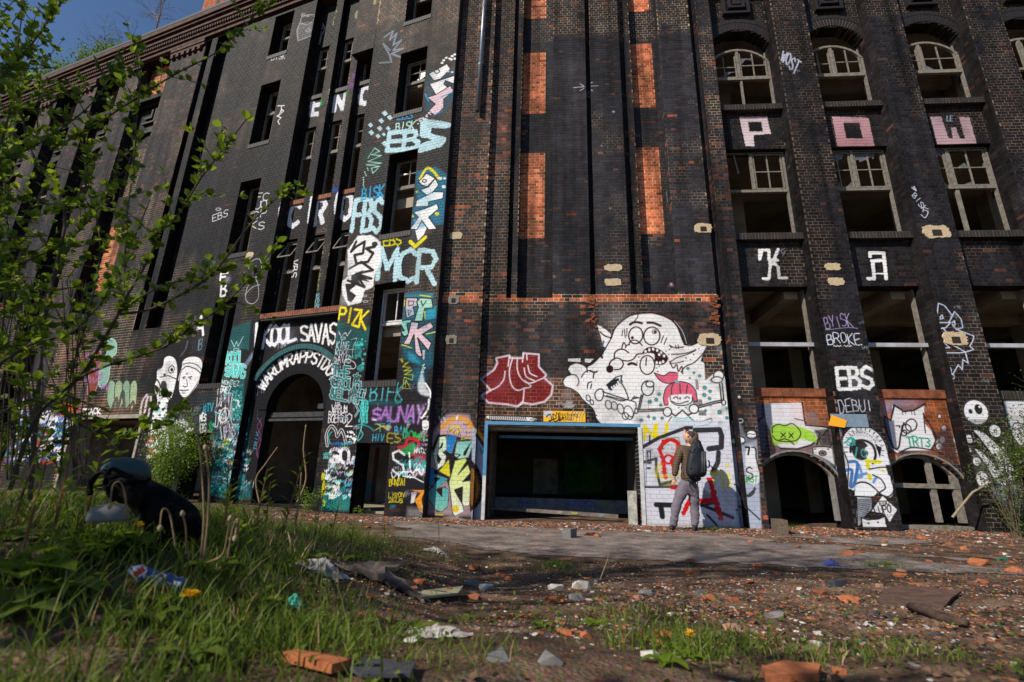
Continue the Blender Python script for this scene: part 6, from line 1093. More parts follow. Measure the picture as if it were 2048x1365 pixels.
# ------------------------------------------------------------------ signs
def sign_text(P, txt, u, z, off, size, m, parent, name='lettering', sx=1):
    cu = bpy.data.curves.new(name, 'FONT'); cu.body = txt; cu.size = size; cu.extrude = .001; cu.align_x = 'LEFT'; cu.space_character = 1.05
    o = bpy.data.objects.new(name, cu); COL.objects.link(o)
    Mx = Matrix(((P.D[0], 0, P.N[0], 0), (P.D[1], 0, P.N[1], 0), (0, 1, 0, 0), (0, 0, 0, 1)))
    o.matrix_world = Matrix.Translation(P.w(u, z, off)) @ Mx @ Matrix.Diagonal((sx, 1, 1, 1)); cu.materials.append(m)
    dg = bpy.context.evaluated_depsgraph_get(); me = bpy.data.meshes.new_from_object(o.evaluated_get(dg)); mw = o.matrix_world.copy(); bpy.data.objects.remove(o)
    me.transform(mw); o = bpy.data.objects.new(name, me); COL.objects.link(o); o.parent = parent; o.matrix_parent_inverse = parent_world(parent).inverted(); return o
u0, z1 = PC.hit(1087, 822, -.13); u1, z0 = PC.hit(1171, 845, -.13)
sg = empty('sign', PC.w(u0, z0, -.13), 'yellow sign reading Mischung 20502 over the loading bay', 'sign')
pbx('sign_plate', PC, u0, u1, z0, z1, -.147, -.128, mat('sign_yellow', (.86, .46, .02), .45, noise=.12, nscale=9), sg)
pbx('scratched_corner', PC, u0 + .002, u0 + .19, z0 + .1, z1 - .002, -.14, -.126, mat('pale_scuff', (.62, .62, .62), .6, noise=.4, nscale=20), sg)
Mk = mat('black_print', (.02, .02, .02), .6)
sign_text(PC, 'Mischung', u0 + .26, z1 - .11, -.125, .125, Mk, sg); sign_text(PC, '20502', u0 + .33, z0 + .035, -.125, .115, Mk, sg)
def scribble(P, pts, off, r, m, parent, name='scribble'):
    b = MB(); b.tube([P.w(*P.hit(x, y, off), off) for x, y in catmull(pts, 5)], r, 4); return b.build(name, m, parent)
scribble(PC, [(1092, 834), (1100, 829), (1103, 840), (1097, 842), (1112, 836), (1106, 828), (1108, 843), (1118, 838), (1117, 829), (1118, 842), (1127, 834)], -.122, .008, Mk, sg)
for k in range(5): scribble(PC, [(1139 + k * 6, 845), (1141 + k * 6, 832), (1146 + k * 6, 822)], -.122, .004, mat('old_white_paint'), sg)
u0, z1 = PC.hit(1661, 828, .02); u1, z0 = PC.hit(1738, 855, .02)
s2 = empty('sign', PC.w(u0, z0, .02), 'faded blue-grey sign board with a torn orange scrap on the pillar', 'sign')
pbx('sign_plate', PC, u0, u1, z0, z1, .0, .022, mat('faded_blue', (.20, .27, .36), .5, noise=.2, nscale=9), s2)
b = MB(); q = [PC.w(*PC.hit(x, y, .03), .03) for x, y in ((1657, 851), (1663, 830), (1694, 842), (1690, 856))]; q2 = [PC.w(*PC.hit(x, y, .04), .04) for x, y in ((1657, 851), (1663, 830), (1694, 842), (1690, 856))]; b.hexa(q, q2); b.build('torn_scrap', mat('sign_orange', (.85, .38, .02), .5), s2)

sign_text(PC, 'DOEDELZ', 1.25, .26, -2.885, .17, mat('blue_tag', (.02, .12, .75), .6), face); sign_text(PC, 'BEAT IN', .1, .26, -2.885, .13, mat('blue_tag'), face); sign_text(PC, 'NEKO', 2.15, .27, -2.885, .13, mat('green_tag', (.2, .5, .08), .6), face)
def tilt_text(txt, u, z, off, size, m):
    o = sign_text(PC, txt, u, z, off, size, m, beam); return o
tilt_text('LEO', 1.02, .195, -.80, .06, mat('old_white_paint')); tilt_text('RBK', 1.35, .185, -.79, .07, mat('lime_tag', (.45, .6, .05), .6)); tilt_text('EBS', 1.95, .155, -.755, .065, mat('aqua_tag', (.03, .45, .6), .6))

# pale wall sheets and a green smear on the back wall of the loading bay, brick piers inside
tag(pbx('wall_panel', PC, .35, 1.15, .45, 1.55, -5.9, -5.82, mat('pale_panel', (.40, .38, .36), .9, noise=.5, nscale=4), building), 'pale scrawled panel on the back wall of the loading bay'); pbx('wall_panel', PC, 1.35, 2.6, .5, 1.8, -5.9, -5.84, mat('green_paint', (.05, .22, .05), .8, noise=.7, nscale=2), building)
pbx('inner_jamb', PC, -1.2, -.49, -.2, 2.5, -2.2, -.62, mat('graffiti_jamb', (.30, .20, .08), .8, rgb2=(.06, .10, .16), noise=.5, nscale=7), building); pbx('inner_jamb', PC, 2.80, 3.1, -.2, 2.5, -2.2, -.62, M_plastd, building)
pbx('inner_wall', PL, -4.95, -3.7, .1, 1.7, -3.58, -3.4, mat('sprayed_plaster', (.22, .10, .08), .9, rgb2=(.03, .12, .15), nscale=2.2), building)
# ------------------------------------------------------------------ ground, path, rubble
def gz(x, y):
    """height of the ground"""
    k = np.interp(y, [-5, .6, 1.3, 2.5, 4.0, 5.6, 60], [.50, .47, .44, .29, .14, .06, .06])
    left = np.clip((-x - .25) / 1.2, 0, 1) * np.interp(y, [0, 1.2, 2, 3.2, 5, 7, 12], [.04, .13, .32, .36, .22, .08, .0])
    lw = np.clip((-x - 3) / 8, 0, 1) * .16 * np.clip((y - 5) / 5, 0, 1); rw = np.clip((x - 4) / 8, 0, 1) * .14
    n = (fbm(x * 1.3 + 50, y * 1.3 + 50, 71, 4) - .5) * .10 * np.clip(1.15 - (y - 4.2) / 1.5, .12, 1)
    return k + left + lw + rw + n
def grid_mesh(name, xs, ys, m, dz=0, mask=None, parent=None):
    X, Y = np.meshgrid(xs, ys); Z = gz(X, Y) + dz; V = np.stack([X, Y, Z], -1).reshape(-1, 3); nx = len(xs); F = []
    for j in range(len(ys) - 1):
        for i in range(nx - 1):
            if mask is None or mask[j, i]: a = j * nx + i; F.append((a, a + 1, a + nx + 1, a + nx))
    return mesh_obj(name, V, F, m, parent, smooth=True)
def ground_mat(name, c1, c2, c3, sc, bump):
    m = bpy.data.materials.new(name); m.use_nodes = True; nt = m.node_tree; N = nt.nodes; K = nt.links; b = N['Principled BSDF']
    g = N.new('ShaderNodeNewGeometry'); a = N.new('ShaderNodeTexNoise'); a.inputs['Scale'].default_value = sc; a.inputs['Detail'].default_value = 10; a.inputs['Roughness'].default_value = .7; K.new(g.outputs['Position'], a.inputs['Vector'])
    v = N.new('ShaderNodeTexVoronoi'); v.inputs['Scale'].default_value = sc * 22; K.new(g.outputs['Position'], v.inputs['Vector'])
    r = N.new('ShaderNodeValToRGB'); K.new(a.outputs['Fac'], r.inputs['Fac']); e = r.color_ramp.elements; e[0].position = .36; e[0].color = (*c1, 1); e[1].position = .66; e[1].color = (*c3, 1); q = e.new(.5); q.color = (*c2, 1)
    mx = N.new('ShaderNodeMix'); mx.data_type = 'RGBA'; mx.blend_type = 'MULTIPLY'; mx.inputs['Factor'].default_value = .55; K.new(r.outputs['Color'], mx.inputs['A']); K.new(v.outputs['Color'], mx.inputs['B'])
    hs = N.new('ShaderNodeHueSaturation'); hs.inputs['Saturation'].default_value = .9; hs.inputs['Value'].default_value = 1.5; K.new(mx.outputs['Result'], hs.inputs['Color']); K.new(hs.outputs['Color'], b.inputs['Base Color'])
    b.inputs['Roughness'].default_value = .95; b.inputs['Specular IOR Level'].default_value = .15
    bp = N.new('ShaderNodeBump'); bp.inputs['Strength'].default_value = bump; bp.inputs['Distance'].default_value = .02; K.new(a.outputs['Fac'], bp.inputs['Height']); bp2 = N.new('ShaderNodeBump'); bp2.inputs['Strength'].default_value = bump; bp2.inputs['Distance'].default_value = .008; K.new(v.outputs['Distance'], bp2.inputs['Height']); K.new(bp.outputs['Normal'], bp2.inputs['Normal']); K.new(bp2.outputs['Normal'], b.inputs['Normal'])
    return m
M_soil = ground_mat('soil', (.028, .017, .010), (.095, .055, .032), (.20, .125, .078), 3.0, .9)
M_path = ground_mat('worn_asphalt', (.085, .064, .052), (.165, .13, .112), (.27, .21, .18), 2.4, .6)
xs = np.concatenate([np.linspace(-60, -9, 18), np.linspace(-8.8, 12, 170), np.linspace(12.5, 60, 18)]); ys = np.concatenate([np.linspace(-30, -.2, 8), np.linspace(0, 7, 110), np.linspace(7.1, 12, 30), np.linspace(13, 60, 12)])
tag(grid_mesh('ground', xs, ys, M_soil), kind='structure')
xs = np.linspace(-3.6, 22, 240); ys = np.linspace(4.0, 10.2, 120); X, Y = np.meshgrid((xs[1:] + xs[:-1]) / 2, (ys[1:] + ys[:-1]) / 2)
edge = 5.95 - np.clip((X - 1.5) * .16, -.6, 1.6) + (fbm(X * 1.1, Y * .3, 91, 4) - .5) * 1.1; far = 9.15 - .02 * X + (fbm(X * .9, Y * 0 + 3, 93, 4) - .5) * .9; lft = -1.9 + (fbm(Y * .9, X * .4, 97) - .5) * 1.4
def on_path(x, y, pad=0): return (y > 5.95 - np.clip((x - 1.5) * .16, -.6, 1.6) + pad) & (y < 9.15) & (x > -1.9)
tag(grid_mesh('path', xs, ys, M_path, .006, (Y > edge) & (Y < far) & (X > lft) & (X < 5.2 + (fbm(X * .7, Y * 1.1, 99, 3) - .5) * 6)), kind='structure')
import bmesh
M_br = [mat('brick_chip_%s' % n, c, .9, noise=.35, nscale=30, bump=.4) for n, c in (('orange', (.44, .145, .06)), ('red', (.27, .085, .045)), ('pale', (.42, .22, .15)))]
M_st = [mat('stone_%s' % n, c, .9, noise=.35, nscale=30, bump=.4) for n, c in (('grey', (.20, .19, .19)), ('white', (.60, .56, .50)), ('slate', (.06, .062, .075)), ('green_glass', (.03, .16, .10)))]
def hullmesh(seed, sx=1, sy=.7, sz_=.5, n=13):
    r = random.Random(seed); bm = bmesh.new()
    for i in range(n):
        p = Vector((r.uniform(-1, 1), r.uniform(-1, 1), r.uniform(-1, 1))); m_ = max(abs(p.x), abs(p.y), abs(p.z)); p = p / (m_ * .6 + .4 * p.length); bm.verts.new((p.x * sx * .5, p.y * sy * .5, p.z * sz_ * .5))
    bmesh.ops.convex_hull(bm, input=bm.verts); bmesh.ops.delete(bm, geom=[v for v in bm.verts if not v.link_faces], context='VERTS')
    v = [x.co.copy() for x in bm.verts]; bm.verts.index_update(); f = [[q.index for q in x.verts] for x in bm.faces]; bm.free(); return v, f
HULLS = [hullmesh(i, 1, random.uniform(.55, .9), random.uniform(.3, .6)) for i in range(16)]
def chips(name, pts, mats, label):
    V = []; F = []; MI = []
    for (x, y, s, mi) in pts:
        v, f = HULLS[random.randrange(16)]; a = random.random() * 6.28; c, sn = math.cos(a), math.sin(a); b0 = len(V); z = float(gz(np.float64(x), np.float64(y))); fl = random.uniform(.5, 1)
        V += [(x + (p.x * c - p.y * sn) * s, y + (p.x * sn + p.y * c) * s, z + s * .03 + p.z * s * fl) for p in v]; F += [[b0 + k for k in q] for q in f]; MI += [mi] * len(f)
    o = mesh_obj(name, V, F, None, None, mats=mats, midx=MI); return tag(o, label, 'rubble', kind='stuff')
allm = M_br + M_st
P_ = []
for _ in range(30000):
    x = random.uniform(-7, 15); y = random.uniform(4.2, 10.3) if random.random() < .5 else 10.35 - abs(random.gauss(0, .95))
    if x < -2: y = min(y, 10.2 - x * .0)
    d = .35 + .65 * (y > 9) + .7 * (x > 3.5); d *= .4 + 1.2 * float(fbm(x * .8, y * .8, 33, 3)); d *= .45 if 5.9 < y < 8.4 and x < 3 else 1
    if random.random() > d: continue
    s = min(.13, random.lognormvariate(-3.75, .55)) * (1.0 if y > 8 else .85)
    P_.append((x, y, s, random.choices(range(7), (30, 20, 12, 12, 10, 14, 1))[0]))
for _ in range(24000):      # between the foreground and the path
    x = random.gauss(1.6, 2.4); y = random.uniform(1.2, 5.2)
    if random.random() > (.12 + .95 * (1.9 < y < 4.6)) * (.35 + float(fbm(x, y, 35, 3))) * 1.3 * (1 if x > -1 else .35): continue
    P_.append((x, y, min(.05, random.lognormvariate(-4.4, .5)), random.choices(range(7), (26, 18, 12, 16, 14, 13, 1))[0]))
chips('rubble', P_, allm, 'small brick and stone chips scattered over the ground before the wall')
LANDM = {'the dark fallen stick': (1875, 1230), 'the yellowish board scrap': (870, 1195), 'the crumpled white paper': (878, 1270), 'the timber offcut': (1562, 1055), 'the grey cobble': (1137, 1070), 'the small blue rag': (1662, 1130), 'the grey block half': (940, 1165), 'the flowering dandelion at bottom right': (1370, 1300), 'the big flat brick at the bottom edge': (1580, 1355), 'the long tile shard at the bottom': (620, 1345), 'the drink can': (310, 1155), 'the straw tuft by the path': (1100, 1140), 'the dirty pale rag': (760, 1166), 'the black bag': (320, 1040), 'the pair of dry stalks': (408, 1100), 'the leaning twig by the arch': (520, 1010)}
SEEN = {}
def where(px, py, head, big=None):
    L = sorted(LANDM.items(), key=lambda q: (q[1][0] - px) ** 2 + 4 * (q[1][1] - py) ** 2); nm, (lx, ly) = L[0]
    if px > 1950: d = 'near the right edge of the picture'
    else:
        dx, dy = px - lx, (py - ly) * 2; d = ('left of ' if dx < 0 else 'right of ') + nm if abs(dx) > abs(dy) else ('behind ' if dy < 0 else 'in front of ') + nm
    lab = head + ' ' + d.replace('the flowering dandelion at bottom right', 'the flowering dandelion').replace('the big flat brick at the bottom edge', 'the big cut-off brick').replace('the long tile shard at the bottom', 'the long tile shard'); SEEN[lab] = SEEN.get(lab, 0) + 1; k = SEEN[lab]
    return lab if k == 1 else lab + [', the %s one' % w for w in ('second', 'third', 'fourth', 'fifth', 'sixth', 'seventh', 'eighth')][min(k - 2, 6)]
def fragment(px, py, wpx, m, label, cat='brick', group='broken brick pieces lying on the ground', name='brick_fragment', flat=.5, seed=0, asp=.7, dz=0):
    d = ray(px, py); t = 1.0
    for _ in range(60):
        Q = O_ + d * t; e = Q[2] - gz(Q[0], Q[1]); t += max(.01, e * .9) if e > 0 else e
    s = wpx / F_PX * t * 1.0 * 1.02; v, f = hullmesh(int(px * 7 + py) + seed, 1, asp, flat); a = random.uniform(-.5, .5); c, sn = math.cos(a), math.sin(a)
    o = mesh_obj(name, [(p.x * c * s - p.y * sn * s, p.x * sn * s + p.y * c * s, p.z * s) for p in v], f, m); o.location = (Q[0], Q[1], gz(Q[0], Q[1]) + s * flat * .16 + dz)
    return tag(o, label, cat, group)
gl = 'broken red brick piece lying on the bare ground'
for (x, y, w, k) in ((1110, 1207, 44, 0), (838, 1166, 28, 0), (820, 1182, 30, 1), (890, 1187, 34, 0), (948, 1198, 30, 0), (745, 1200, 24, 0), (1277, 1200, 26, 2), (950, 1140, 28, 0), (1000, 1152, 24, 1), (1425, 1201, 38, 0), (1470, 1204, 26, 1), (1515, 1132, 18, 0), (1385, 1149, 30, 0), (1380, 1124, 22, 0), (1690, 1110, 30, 0), (1720, 1107, 18, 1), (1640, 1190, 30, 1), (1700, 1205, 40, 0), (1802, 1155, 26, 0), (1960, 1130, 40, 0), (2030, 1145, 34, 0), (1960, 1166, 26, 1), (1178, 1072, 26, 1), (1195, 1075, 18, 0), (1325, 1275, 40, 0), (1315, 1290, 30, 0), (1465, 1262, 38, 2), (1110, 1262, 0, 0), (1130, 1270, 34, 0), (1175, 1275, 36, 0), (1500, 1255, 0, 0), (1640, 1345, 24, 0), (1680, 1346, 30, 0), (1595, 1095, 16, 0), (1770, 1085, 16, 0), (1845, 1078, 18, 0), (1900, 1090, 16, 1), (775, 1107, 22, 0), (802, 1105, 14, 0), (1500, 1085, 14, 0), (1760, 1175, 22, 2), (1500, 1168, 20, 1), (1553, 1150, 18, 0), (1930, 1100, 18, 0), (1835, 1100, 14, 1), (400, 1092, 40, 0), (1480, 1345, 0, 0), (1060, 1240, 22, 1), (1020, 1160, 22, 0), (1500, 1230, 16, 0), (1725, 1070, 18, 0), (1660, 1082, 14, 1), (1615, 1066, 12, 0), (890, 1053, 16, 2), (735, 1055, 14, 0)):
    if w: fragment(x, y, w, M_br[k], where(x, y, ('small', 'palm-sized', 'large')[(w > 20) + (w > 34)] + ' ' + ('orange', 'dark red', 'pinkish')[k] + ' brick piece'))
for (x, y, w, k, lb) in ((940, 1170, 30, 0, 'grey concrete block half'), (975, 1180, 36, 1, 0), (1160, 1178, 44, 1, 0), (1155, 1200, 34, 0, 0), (1110, 1178, 34, 1, 0), (650, 1165, 22, 1, 0), (1290, 1190, 30, 0, 0), (1600, 1180, 14, 1, 0), (1400, 1190, 30, 0, 0), (1670, 1172, 46, 2, 0), (1300, 1315, 40, 1, 0), (1632, 1292, 28, 1, 0), (1735, 1252, 28, 1, 0), (1785, 1252, 20, 1, 0), (1550, 1235, 40, 0, 0), (1000, 1320, 60, 0, 0), (1100, 1325, 56, 0, 0), (1650, 1058, 10, 1, 0), (1960, 1086, 10, 1, 0), (1770, 1092, 12, 1, 0), (1480, 1186, 20, 0, 0), (1750, 1230, 24, 2, 0), (1780, 1238, 26, 2, 0), (2010, 1110, 12, 1, 0), (890, 1335, 0, 0, 0)):
    if w: fragment(x, y, w, M_st[k], (lb + ' among grass in front of the path') if lb else where(x, y, ('small', 'larger')[w > 30] + ' ' + ('grey', 'pale', 'slate-dark')[k] + ' stone'), 'stone', None if lb else 'loose stones on the ground', 'stone' if not lb else 'block')
# ------------------------------------------------------------------ single things on the ground
def groundpt(px, py, dz=0):
    d = ray(px, py); t = 1.0
    for _ in range(80):
        Q = O_ + d * t; e = Q[2] - gz(Q[0], Q[1]) - dz; t += max(.005, e * .9) if e > 0 else e
    return Vector(Q)
def slab(name, pxs, th, m, label, cat, lift=.01):
    A = [groundpt(*p) for p in pxs]; z = sum(a.z for a in A) / len(A) + lift; zs = [a.z * .5 + z * .5 + .01 for a in A]
    b = MB(); b.hexa([(a.x, a.y, q) for a, q in zip(A, zs)], [(a.x, a.y, q + th) for a, q in zip(A, zs)]); return tag(b.build(name, m), label, cat)
M_plank = mat('weathered_plank', (.36, .25, .15), .85, noise=.4, nscale=9, bump=.4)
slab('plank', [(700, 1137), (740, 1132), (808, 1146), (790, 1152)], .02, M_plank, 'short weathered board lying in the grass left of the path', 'board')
slab('board', [(820, 1196), (838, 1187), (925, 1192), (915, 1203)], .012, mat('chipboard', (.42, .38, .24), .9, noise=.3, nscale=20), 'flat yellowish board scrap between red brick pieces', 'board')
slab('roof_slate', [(690, 1348), (720, 1335), (830, 1345), (820, 1372), (720, 1372)], .008, M_st[2], 'dark slate tile half hidden in grass at the bottom edge', 'tile')
slab('tile_shard', [(560, 1336), (590, 1330), (700, 1352), (660, 1364)], .02, M_br[0], 'long orange tile shard at the bottom edge of the grass', 'tile')
slab('brick_slab', [(1525, 1364), (1570, 1352), (1645, 1354), (1640, 1374), (1535, 1378)], .02, M_br[0], 'flat orange brick cut by the bottom edge of the picture', 'brick')
slab('brick_slab', [(1755, 1208), (1770, 1192), (1810, 1184), (1870, 1188), (1925, 1192), (1905, 1206), (1885, 1220), (1830, 1226), (1785, 1222)], .012, mat('dusty_brick', (.15, .085, .065), .95, noise=.5, nscale=14), 'large dusty reddish slab beside the fallen log on the right', 'slab', lift=.0)
a = groundpt(1822, 1215, .03); b_ = groundpt(1932, 1248, .02); b = MB(); b.tube([a + (b_ - a) * t + Vector((0, 0, .01 * math.sin(t * 7))) for t in (0, .2, .4, .6, .8, 1)], [.024, .027, .025, .023, .021, .018], 9)
tag(b.build('log', mat('bark', (.09, .06, .045), .95, noise=.5, nscale=22, bump=.8), smooth=True), 'short dark stick lying on bare ground on the right', 'stick')
# timber block by the arched bay
q = groundpt(1562, 1068); b = MB(); M_end = mat('block_end', (.16, .12, .09), .9, noise=.5, nscale=30, bump=.5)
c0 = [Vector((-.13, -.12, 0)), Vector((.05, -.16, 0)), Vector((.15, .22, 0)), Vector((-.03, .26, 0))]
b.hexa([q + v for v in c0], [q + v + Vector((.01, .0, .24)) for v in c0]); tag(b.build('timber_block', M_end), 'short squared timber offcut standing on rubble before the arched bay', 'timber')
q = groundpt(1137, 1076); b = MB(); b.hexa([q + Vector(v) for v in ((-.11, -.06, 0), (.02, -.1, 0), (.14, .1, 0), (-.04, .14, 0))], [q + Vector(v) for v in ((-.11, -.06, .12), (.02, -.1, .13), (.14, .1, .13), (-.04, .14, .12))]); tag(b.build('cobble', M_st[0]), 'square grey cobble standing before the loading bay', 'stone')
# crumpled white paper, rags
def crumple(px, py, w, d_, h, m, label, cat, name, seed=0, n=16):
    q = groundpt(px, py); V = []; F = []; r = random.Random(seed)
    for j in range(n + 1):
        for i in range(n + 1):
            x = (i / n - .5) * w; y = (j / n - .5) * d_; z = h * max(0, 1 - (2 * x / w) ** 2) * max(0, 1 - (2 * y / d_) ** 2) * (.5 + float(fbm(i * .45 + seed, j * .45, seed, 3))) + r.uniform(0, h * .18)
            wob = 1 + .25 * math.sin(j * .9 + seed) + .15 * math.sin(i * 1.7); X, Y = q.x + x * wob, q.y + y * wob; V.append((X, Y, float(gz(X, Y)) + z + .004))
    for j in range(n):
        for i in range(n): a = j * (n + 1) + i; F.append((a, a + 1, a + n + 2, a + n + 1))
    o = mesh_obj(name, V, F, m, smooth=False); mod = o.modifiers.new('t', 'SOLIDIFY'); mod.thickness = .003; return tag(o, label, cat)
M_paper = mat('dirty_white', (.42, .39, .37), .8, noise=.35, nscale=25); M_rag = mat('grey_rag', (.18, .14, .125), .95, noise=.5, nscale=18)
crumple(878, 1276, .17, .07, .03, M_paper, 'crumpled white paper lying in the grass near the bottom centre', 'paper', 'paper', 3)
crumple(760, 1166, .38, .12, .07, M_rag, 'dirty pale rag twisted on the soil beside the short board', 'rag', 'rag', 5)
crumple(640, 1147, .18, .10, .05, M_paper, 'dirty white paper scrap at the left end of the rag', 'paper', 'paper', 9)
crumple(870, 1106, .2, .1, .04, M_paper, 'white plastic scrap at the left edge of the path', 'litter', 'plastic_scrap', 11)
crumple(1662, 1133, .14, .08, .06, mat('blue_cloth', (.05, .07, .25), .8, noise=.3), 'small dark blue rag near the grass tuft on the right', 'rag', 'rag', 13)
crumple(587, 1214, .05, .04, .03, mat('teal_plastic', (.05, .45, .33), .4), 'small teal plastic cap in the grass', 'litter', 'litter', 15, 8)
crumple(1545, 1055, .13, .06, .05, M_paper, 'white paper wad beside the timber offcut', 'paper', 'paper', 17)
# beverage carton / can lying down
a = groundpt(262, 1142, .035); c = groundpt(372, 1172, .035); M_can = bpy.data.materials.new('printed_can'); M_can.use_nodes = True
nt = M_can.node_tree; N = nt.nodes; K = nt.links; tc = N.new('ShaderNodeTexCoord'); wv = N.new('ShaderNodeTexNoise'); wv.inputs['Scale'].default_value = 3; K.new(tc.outputs['Generated'], wv.inputs['Vector'])
cr = N.new('ShaderNodeValToRGB'); cr.color_ramp.interpolation = 'CONSTANT'; e = cr.color_ramp.elements; e[0].color = (.02, .05, .30, 1); e[1].position = .46; e[1].color = (.62, .62, .66, 1); x = e.new(.56); x.color = (.55, .02, .02, 1); x = e.new(.66); x.color = (.6, .6, .64, 1); K.new(wv.outputs['Fac'], cr.inputs['Fac']); K.new(cr.outputs['Color'], N['Principled BSDF'].inputs['Base Color']); N['Principled BSDF'].inputs['Roughness'].default_value = .35
can = empty('drink_can', a, 'crushed blue, white and red drink can lying in the weeds at left', 'can'); b = MB(); n = 9
b.tube([a + (c - a) * (i / n) + Vector((0, 0, .004 * math.sin(i * 2.3))) for i in range(n + 1)], [.014] + [.021 + .004 * math.sin(i * 1.9) for i in range(n - 1)] + [.015], 14); b.build('can_body', M_can, can, smooth=True)
b = MB(); b.tube([a - (c - a).normalized() * .004, a + (c - a).normalized() * .003], .0155, 14); b.build('lid', mat('tin', (.5, .5, .5), .3, metal=.9), can)
# black bag with its handle, clear cup, pale blue plastic behind
M_bag = mat('black_leather', (.003, .003, .0035), .75, noise=.3, nscale=30, bump=.4, spec=.12)
bag = empty('handbag', groundpt(310, 1060), 'discarded black bag with a looped handle among the weeds at left', 'bag')
def bag_pt(px, py, d): return at(px, py, d)
W_ = 18; top = catmull([(203, 962), (215, 945), (262, 944), (300, 958), (342, 978), (372, 998), (396, 1018), (404, 1040)], 4); bot = catmull([(205, 975), (222, 1003), (255, 1012), (282, 1050), (300, 1082), (340, 1090), (385, 1086), (403, 1070)], 4)
V = []; F = []; m_ = len(top)
for i in range(m_):
    for k in range(W_):
        t = 2 * math.pi * k / W_; u = .5 - .5 * math.cos(t); x = top[i][0] * (1 - u) + bot[i][0] * u; y = top[i][1] * (1 - u) + bot[i][1] * u
        e = math.sin(math.pi * min(1, max(0, (i + .3) / m_))) ** .25; u = u + .05 * math.sin(i * 1.3) * math.sin(t * 2); dd = 1.95 - .10 * math.copysign(abs(math.sin(t)) ** .6, math.sin(t)) * e + .07 * float(fbm(i * .9, k * 1.4, 3, 5)) + .02 * abs(math.sin(i * .55 + k * .8)) ; V.append(at(x, y, dd))
for i in range(m_ - 1):
    for k in range(W_): F.append((i * W_ + k, i * W_ + (k + 1) % W_, (i + 1) * W_ + (k + 1) % W_, (i + 1) * W_ + k))
F.append(tuple(range(W_ - 1, -1, -1))); F.append(tuple((m_ - 1) * W_ + k for k in range(W_))); mesh_obj('bag_body', V, F, M_bag, bag, smooth=True)
b = MB(); b.tube([at(x, y, 1.88) for x, y in catmull([(181, 990), (180, 970), (190, 952), (208, 944), (222, 955), (240, 950), (262, 955)], 5)], .010, 7); b.build('handle', M_bag, bag, smooth=True)
b = MB(); b.tube([at(x, y, 1.84) for x, y in catmull([(215, 950), (225, 938), (250, 950), (268, 960), (300, 958)], 4)], [.008] * 17, 6); b.build('zip_edge', M_bag, bag, smooth=True)
def dome(px, py, d, rx, rz, m, label, cat, name, ry=None):
    c = at(px, py, d); V = []; F = []; n = 18; mm = 7; ry = ry or rx
    for j in range(mm + 1):
        ph = math.pi / 2 * j / mm
        for i in range(n): t = 2 * math.pi * i / n; w = 1 + .05 * math.sin(3 * t + j); V.append((c.x + rx * w * math.cos(t) * math.cos(ph) ** .7, c.y + ry * w * math.sin(t) * math.cos(ph) ** .7, c.z + rz * math.sin(ph)))
    for j in range(mm):
        for i in range(n): F.append((j * n + i, j * n + (i + 1) % n, (j + 1) * n + (i + 1) % n, (j + 1) * n + i))
    o = mesh_obj(name, V, F, m, smooth=True); mod = o.modifiers.new('t', 'SOLIDIFY'); mod.thickness = .004; return tag(o, label, cat)
dome(215, 1042, 1.72, .06, .055, mat('cloudy_plastic', (.26, .25, .24), .55, trans=.35, spec=.2), 'cloudy clear plastic lid leaning against the black bag', 'plastic lid', 'bowl')
dome(250, 955, 2.6, .11, .10, mat('blue_plastic', (.04, .085, .095), .6), 'pale blue plastic tub behind the black bag', 'tub', 'plastic_tub')
# ------------------------------------------------------------------ the man with the rucksack looking up at the wall
PD = 9.55
def pp(zx, zy, d=0): return at(1280 + zx / 5.686, 840 + zy / 5.686, PD + d)
def skin(name, pts, edges, rad, m, parent=None, sub=2, root=0):
    me = bpy.data.meshes.new(name); me.from_pydata([tuple(p) for p in pts], edges, []); o = bpy.data.objects.new(name, me); COL.objects.link(o)
    md = o.modifiers.new('s', 'SKIN'); md.use_smooth_shade = True
    for i, s in enumerate(me.skin_vertices[0].data): r = rad[i]; s.radius = (r, r) if not isinstance(r, tuple) else r; s.use_root = (i == root)
    sb = o.modifiers.new('b', 'SUBSURF'); sb.levels = sub; sb.render_levels = sub
    bpy.context.view_layer.update(); dg = bpy.context.evaluated_depsgraph_get(); nm = bpy.data.meshes.new_from_object(o.evaluated_get(dg)); bpy.data.objects.remove(o)
    nm.materials.clear(); nm.materials.append(m); o = bpy.data.objects.new(name, nm); COL.objects.link(o)
    if name in ('trousers', 'jacket', 'hood'):       # folds of the cloth
        co = np.empty(len(nm.vertices) * 3); nm.vertices.foreach_get('co', co); co = co.reshape(-1, 3); no = np.empty(len(nm.vertices) * 3); nm.vertices.foreach_get('normal', no); no = no.reshape(-1, 3)
        d_ = (fbm((co[:, 0] + co[:, 1]) * 6, co[:, 2] * (22 if name == 'trousers' else 14) + co[:, 0] * 9, 17, 3) - .5) * (.045 if name == 'trousers' else .03); nm.vertices.foreach_set('co', (co + no * d_[:, None]).ravel()); nm.update()
    if parent: o.parent = parent; o.matrix_parent_inverse = parent_world(parent).inverted()
    return o
M_skin = mat('skin', (.55, .30, .20), .55); M_hair = mat('dark_hair', (.03, .02, .015), .8)
M_trs = mat('grey_trousers', (.165, .14, .175), .9, noise=.18, nscale=22, bump=.3); M_bp = mat('rucksack_fabric', (.018, .02, .028), .6, noise=.3, nscale=30, bump=.4)
M_jk = mat('quilted_jacket', (.085, .055, .032), .6); nt = M_jk.node_tree; N = nt.nodes; K = nt.links
g = N.new('ShaderNodeNewGeometry'); sx = N.new('ShaderNodeSeparateXYZ'); K.new(g.outputs['Position'], sx.inputs[0]); nz = N.new('ShaderNodeTexNoise'); nz.inputs['Scale'].default_value = 9; K.new(g.outputs['Position'], nz.inputs['Vector'])
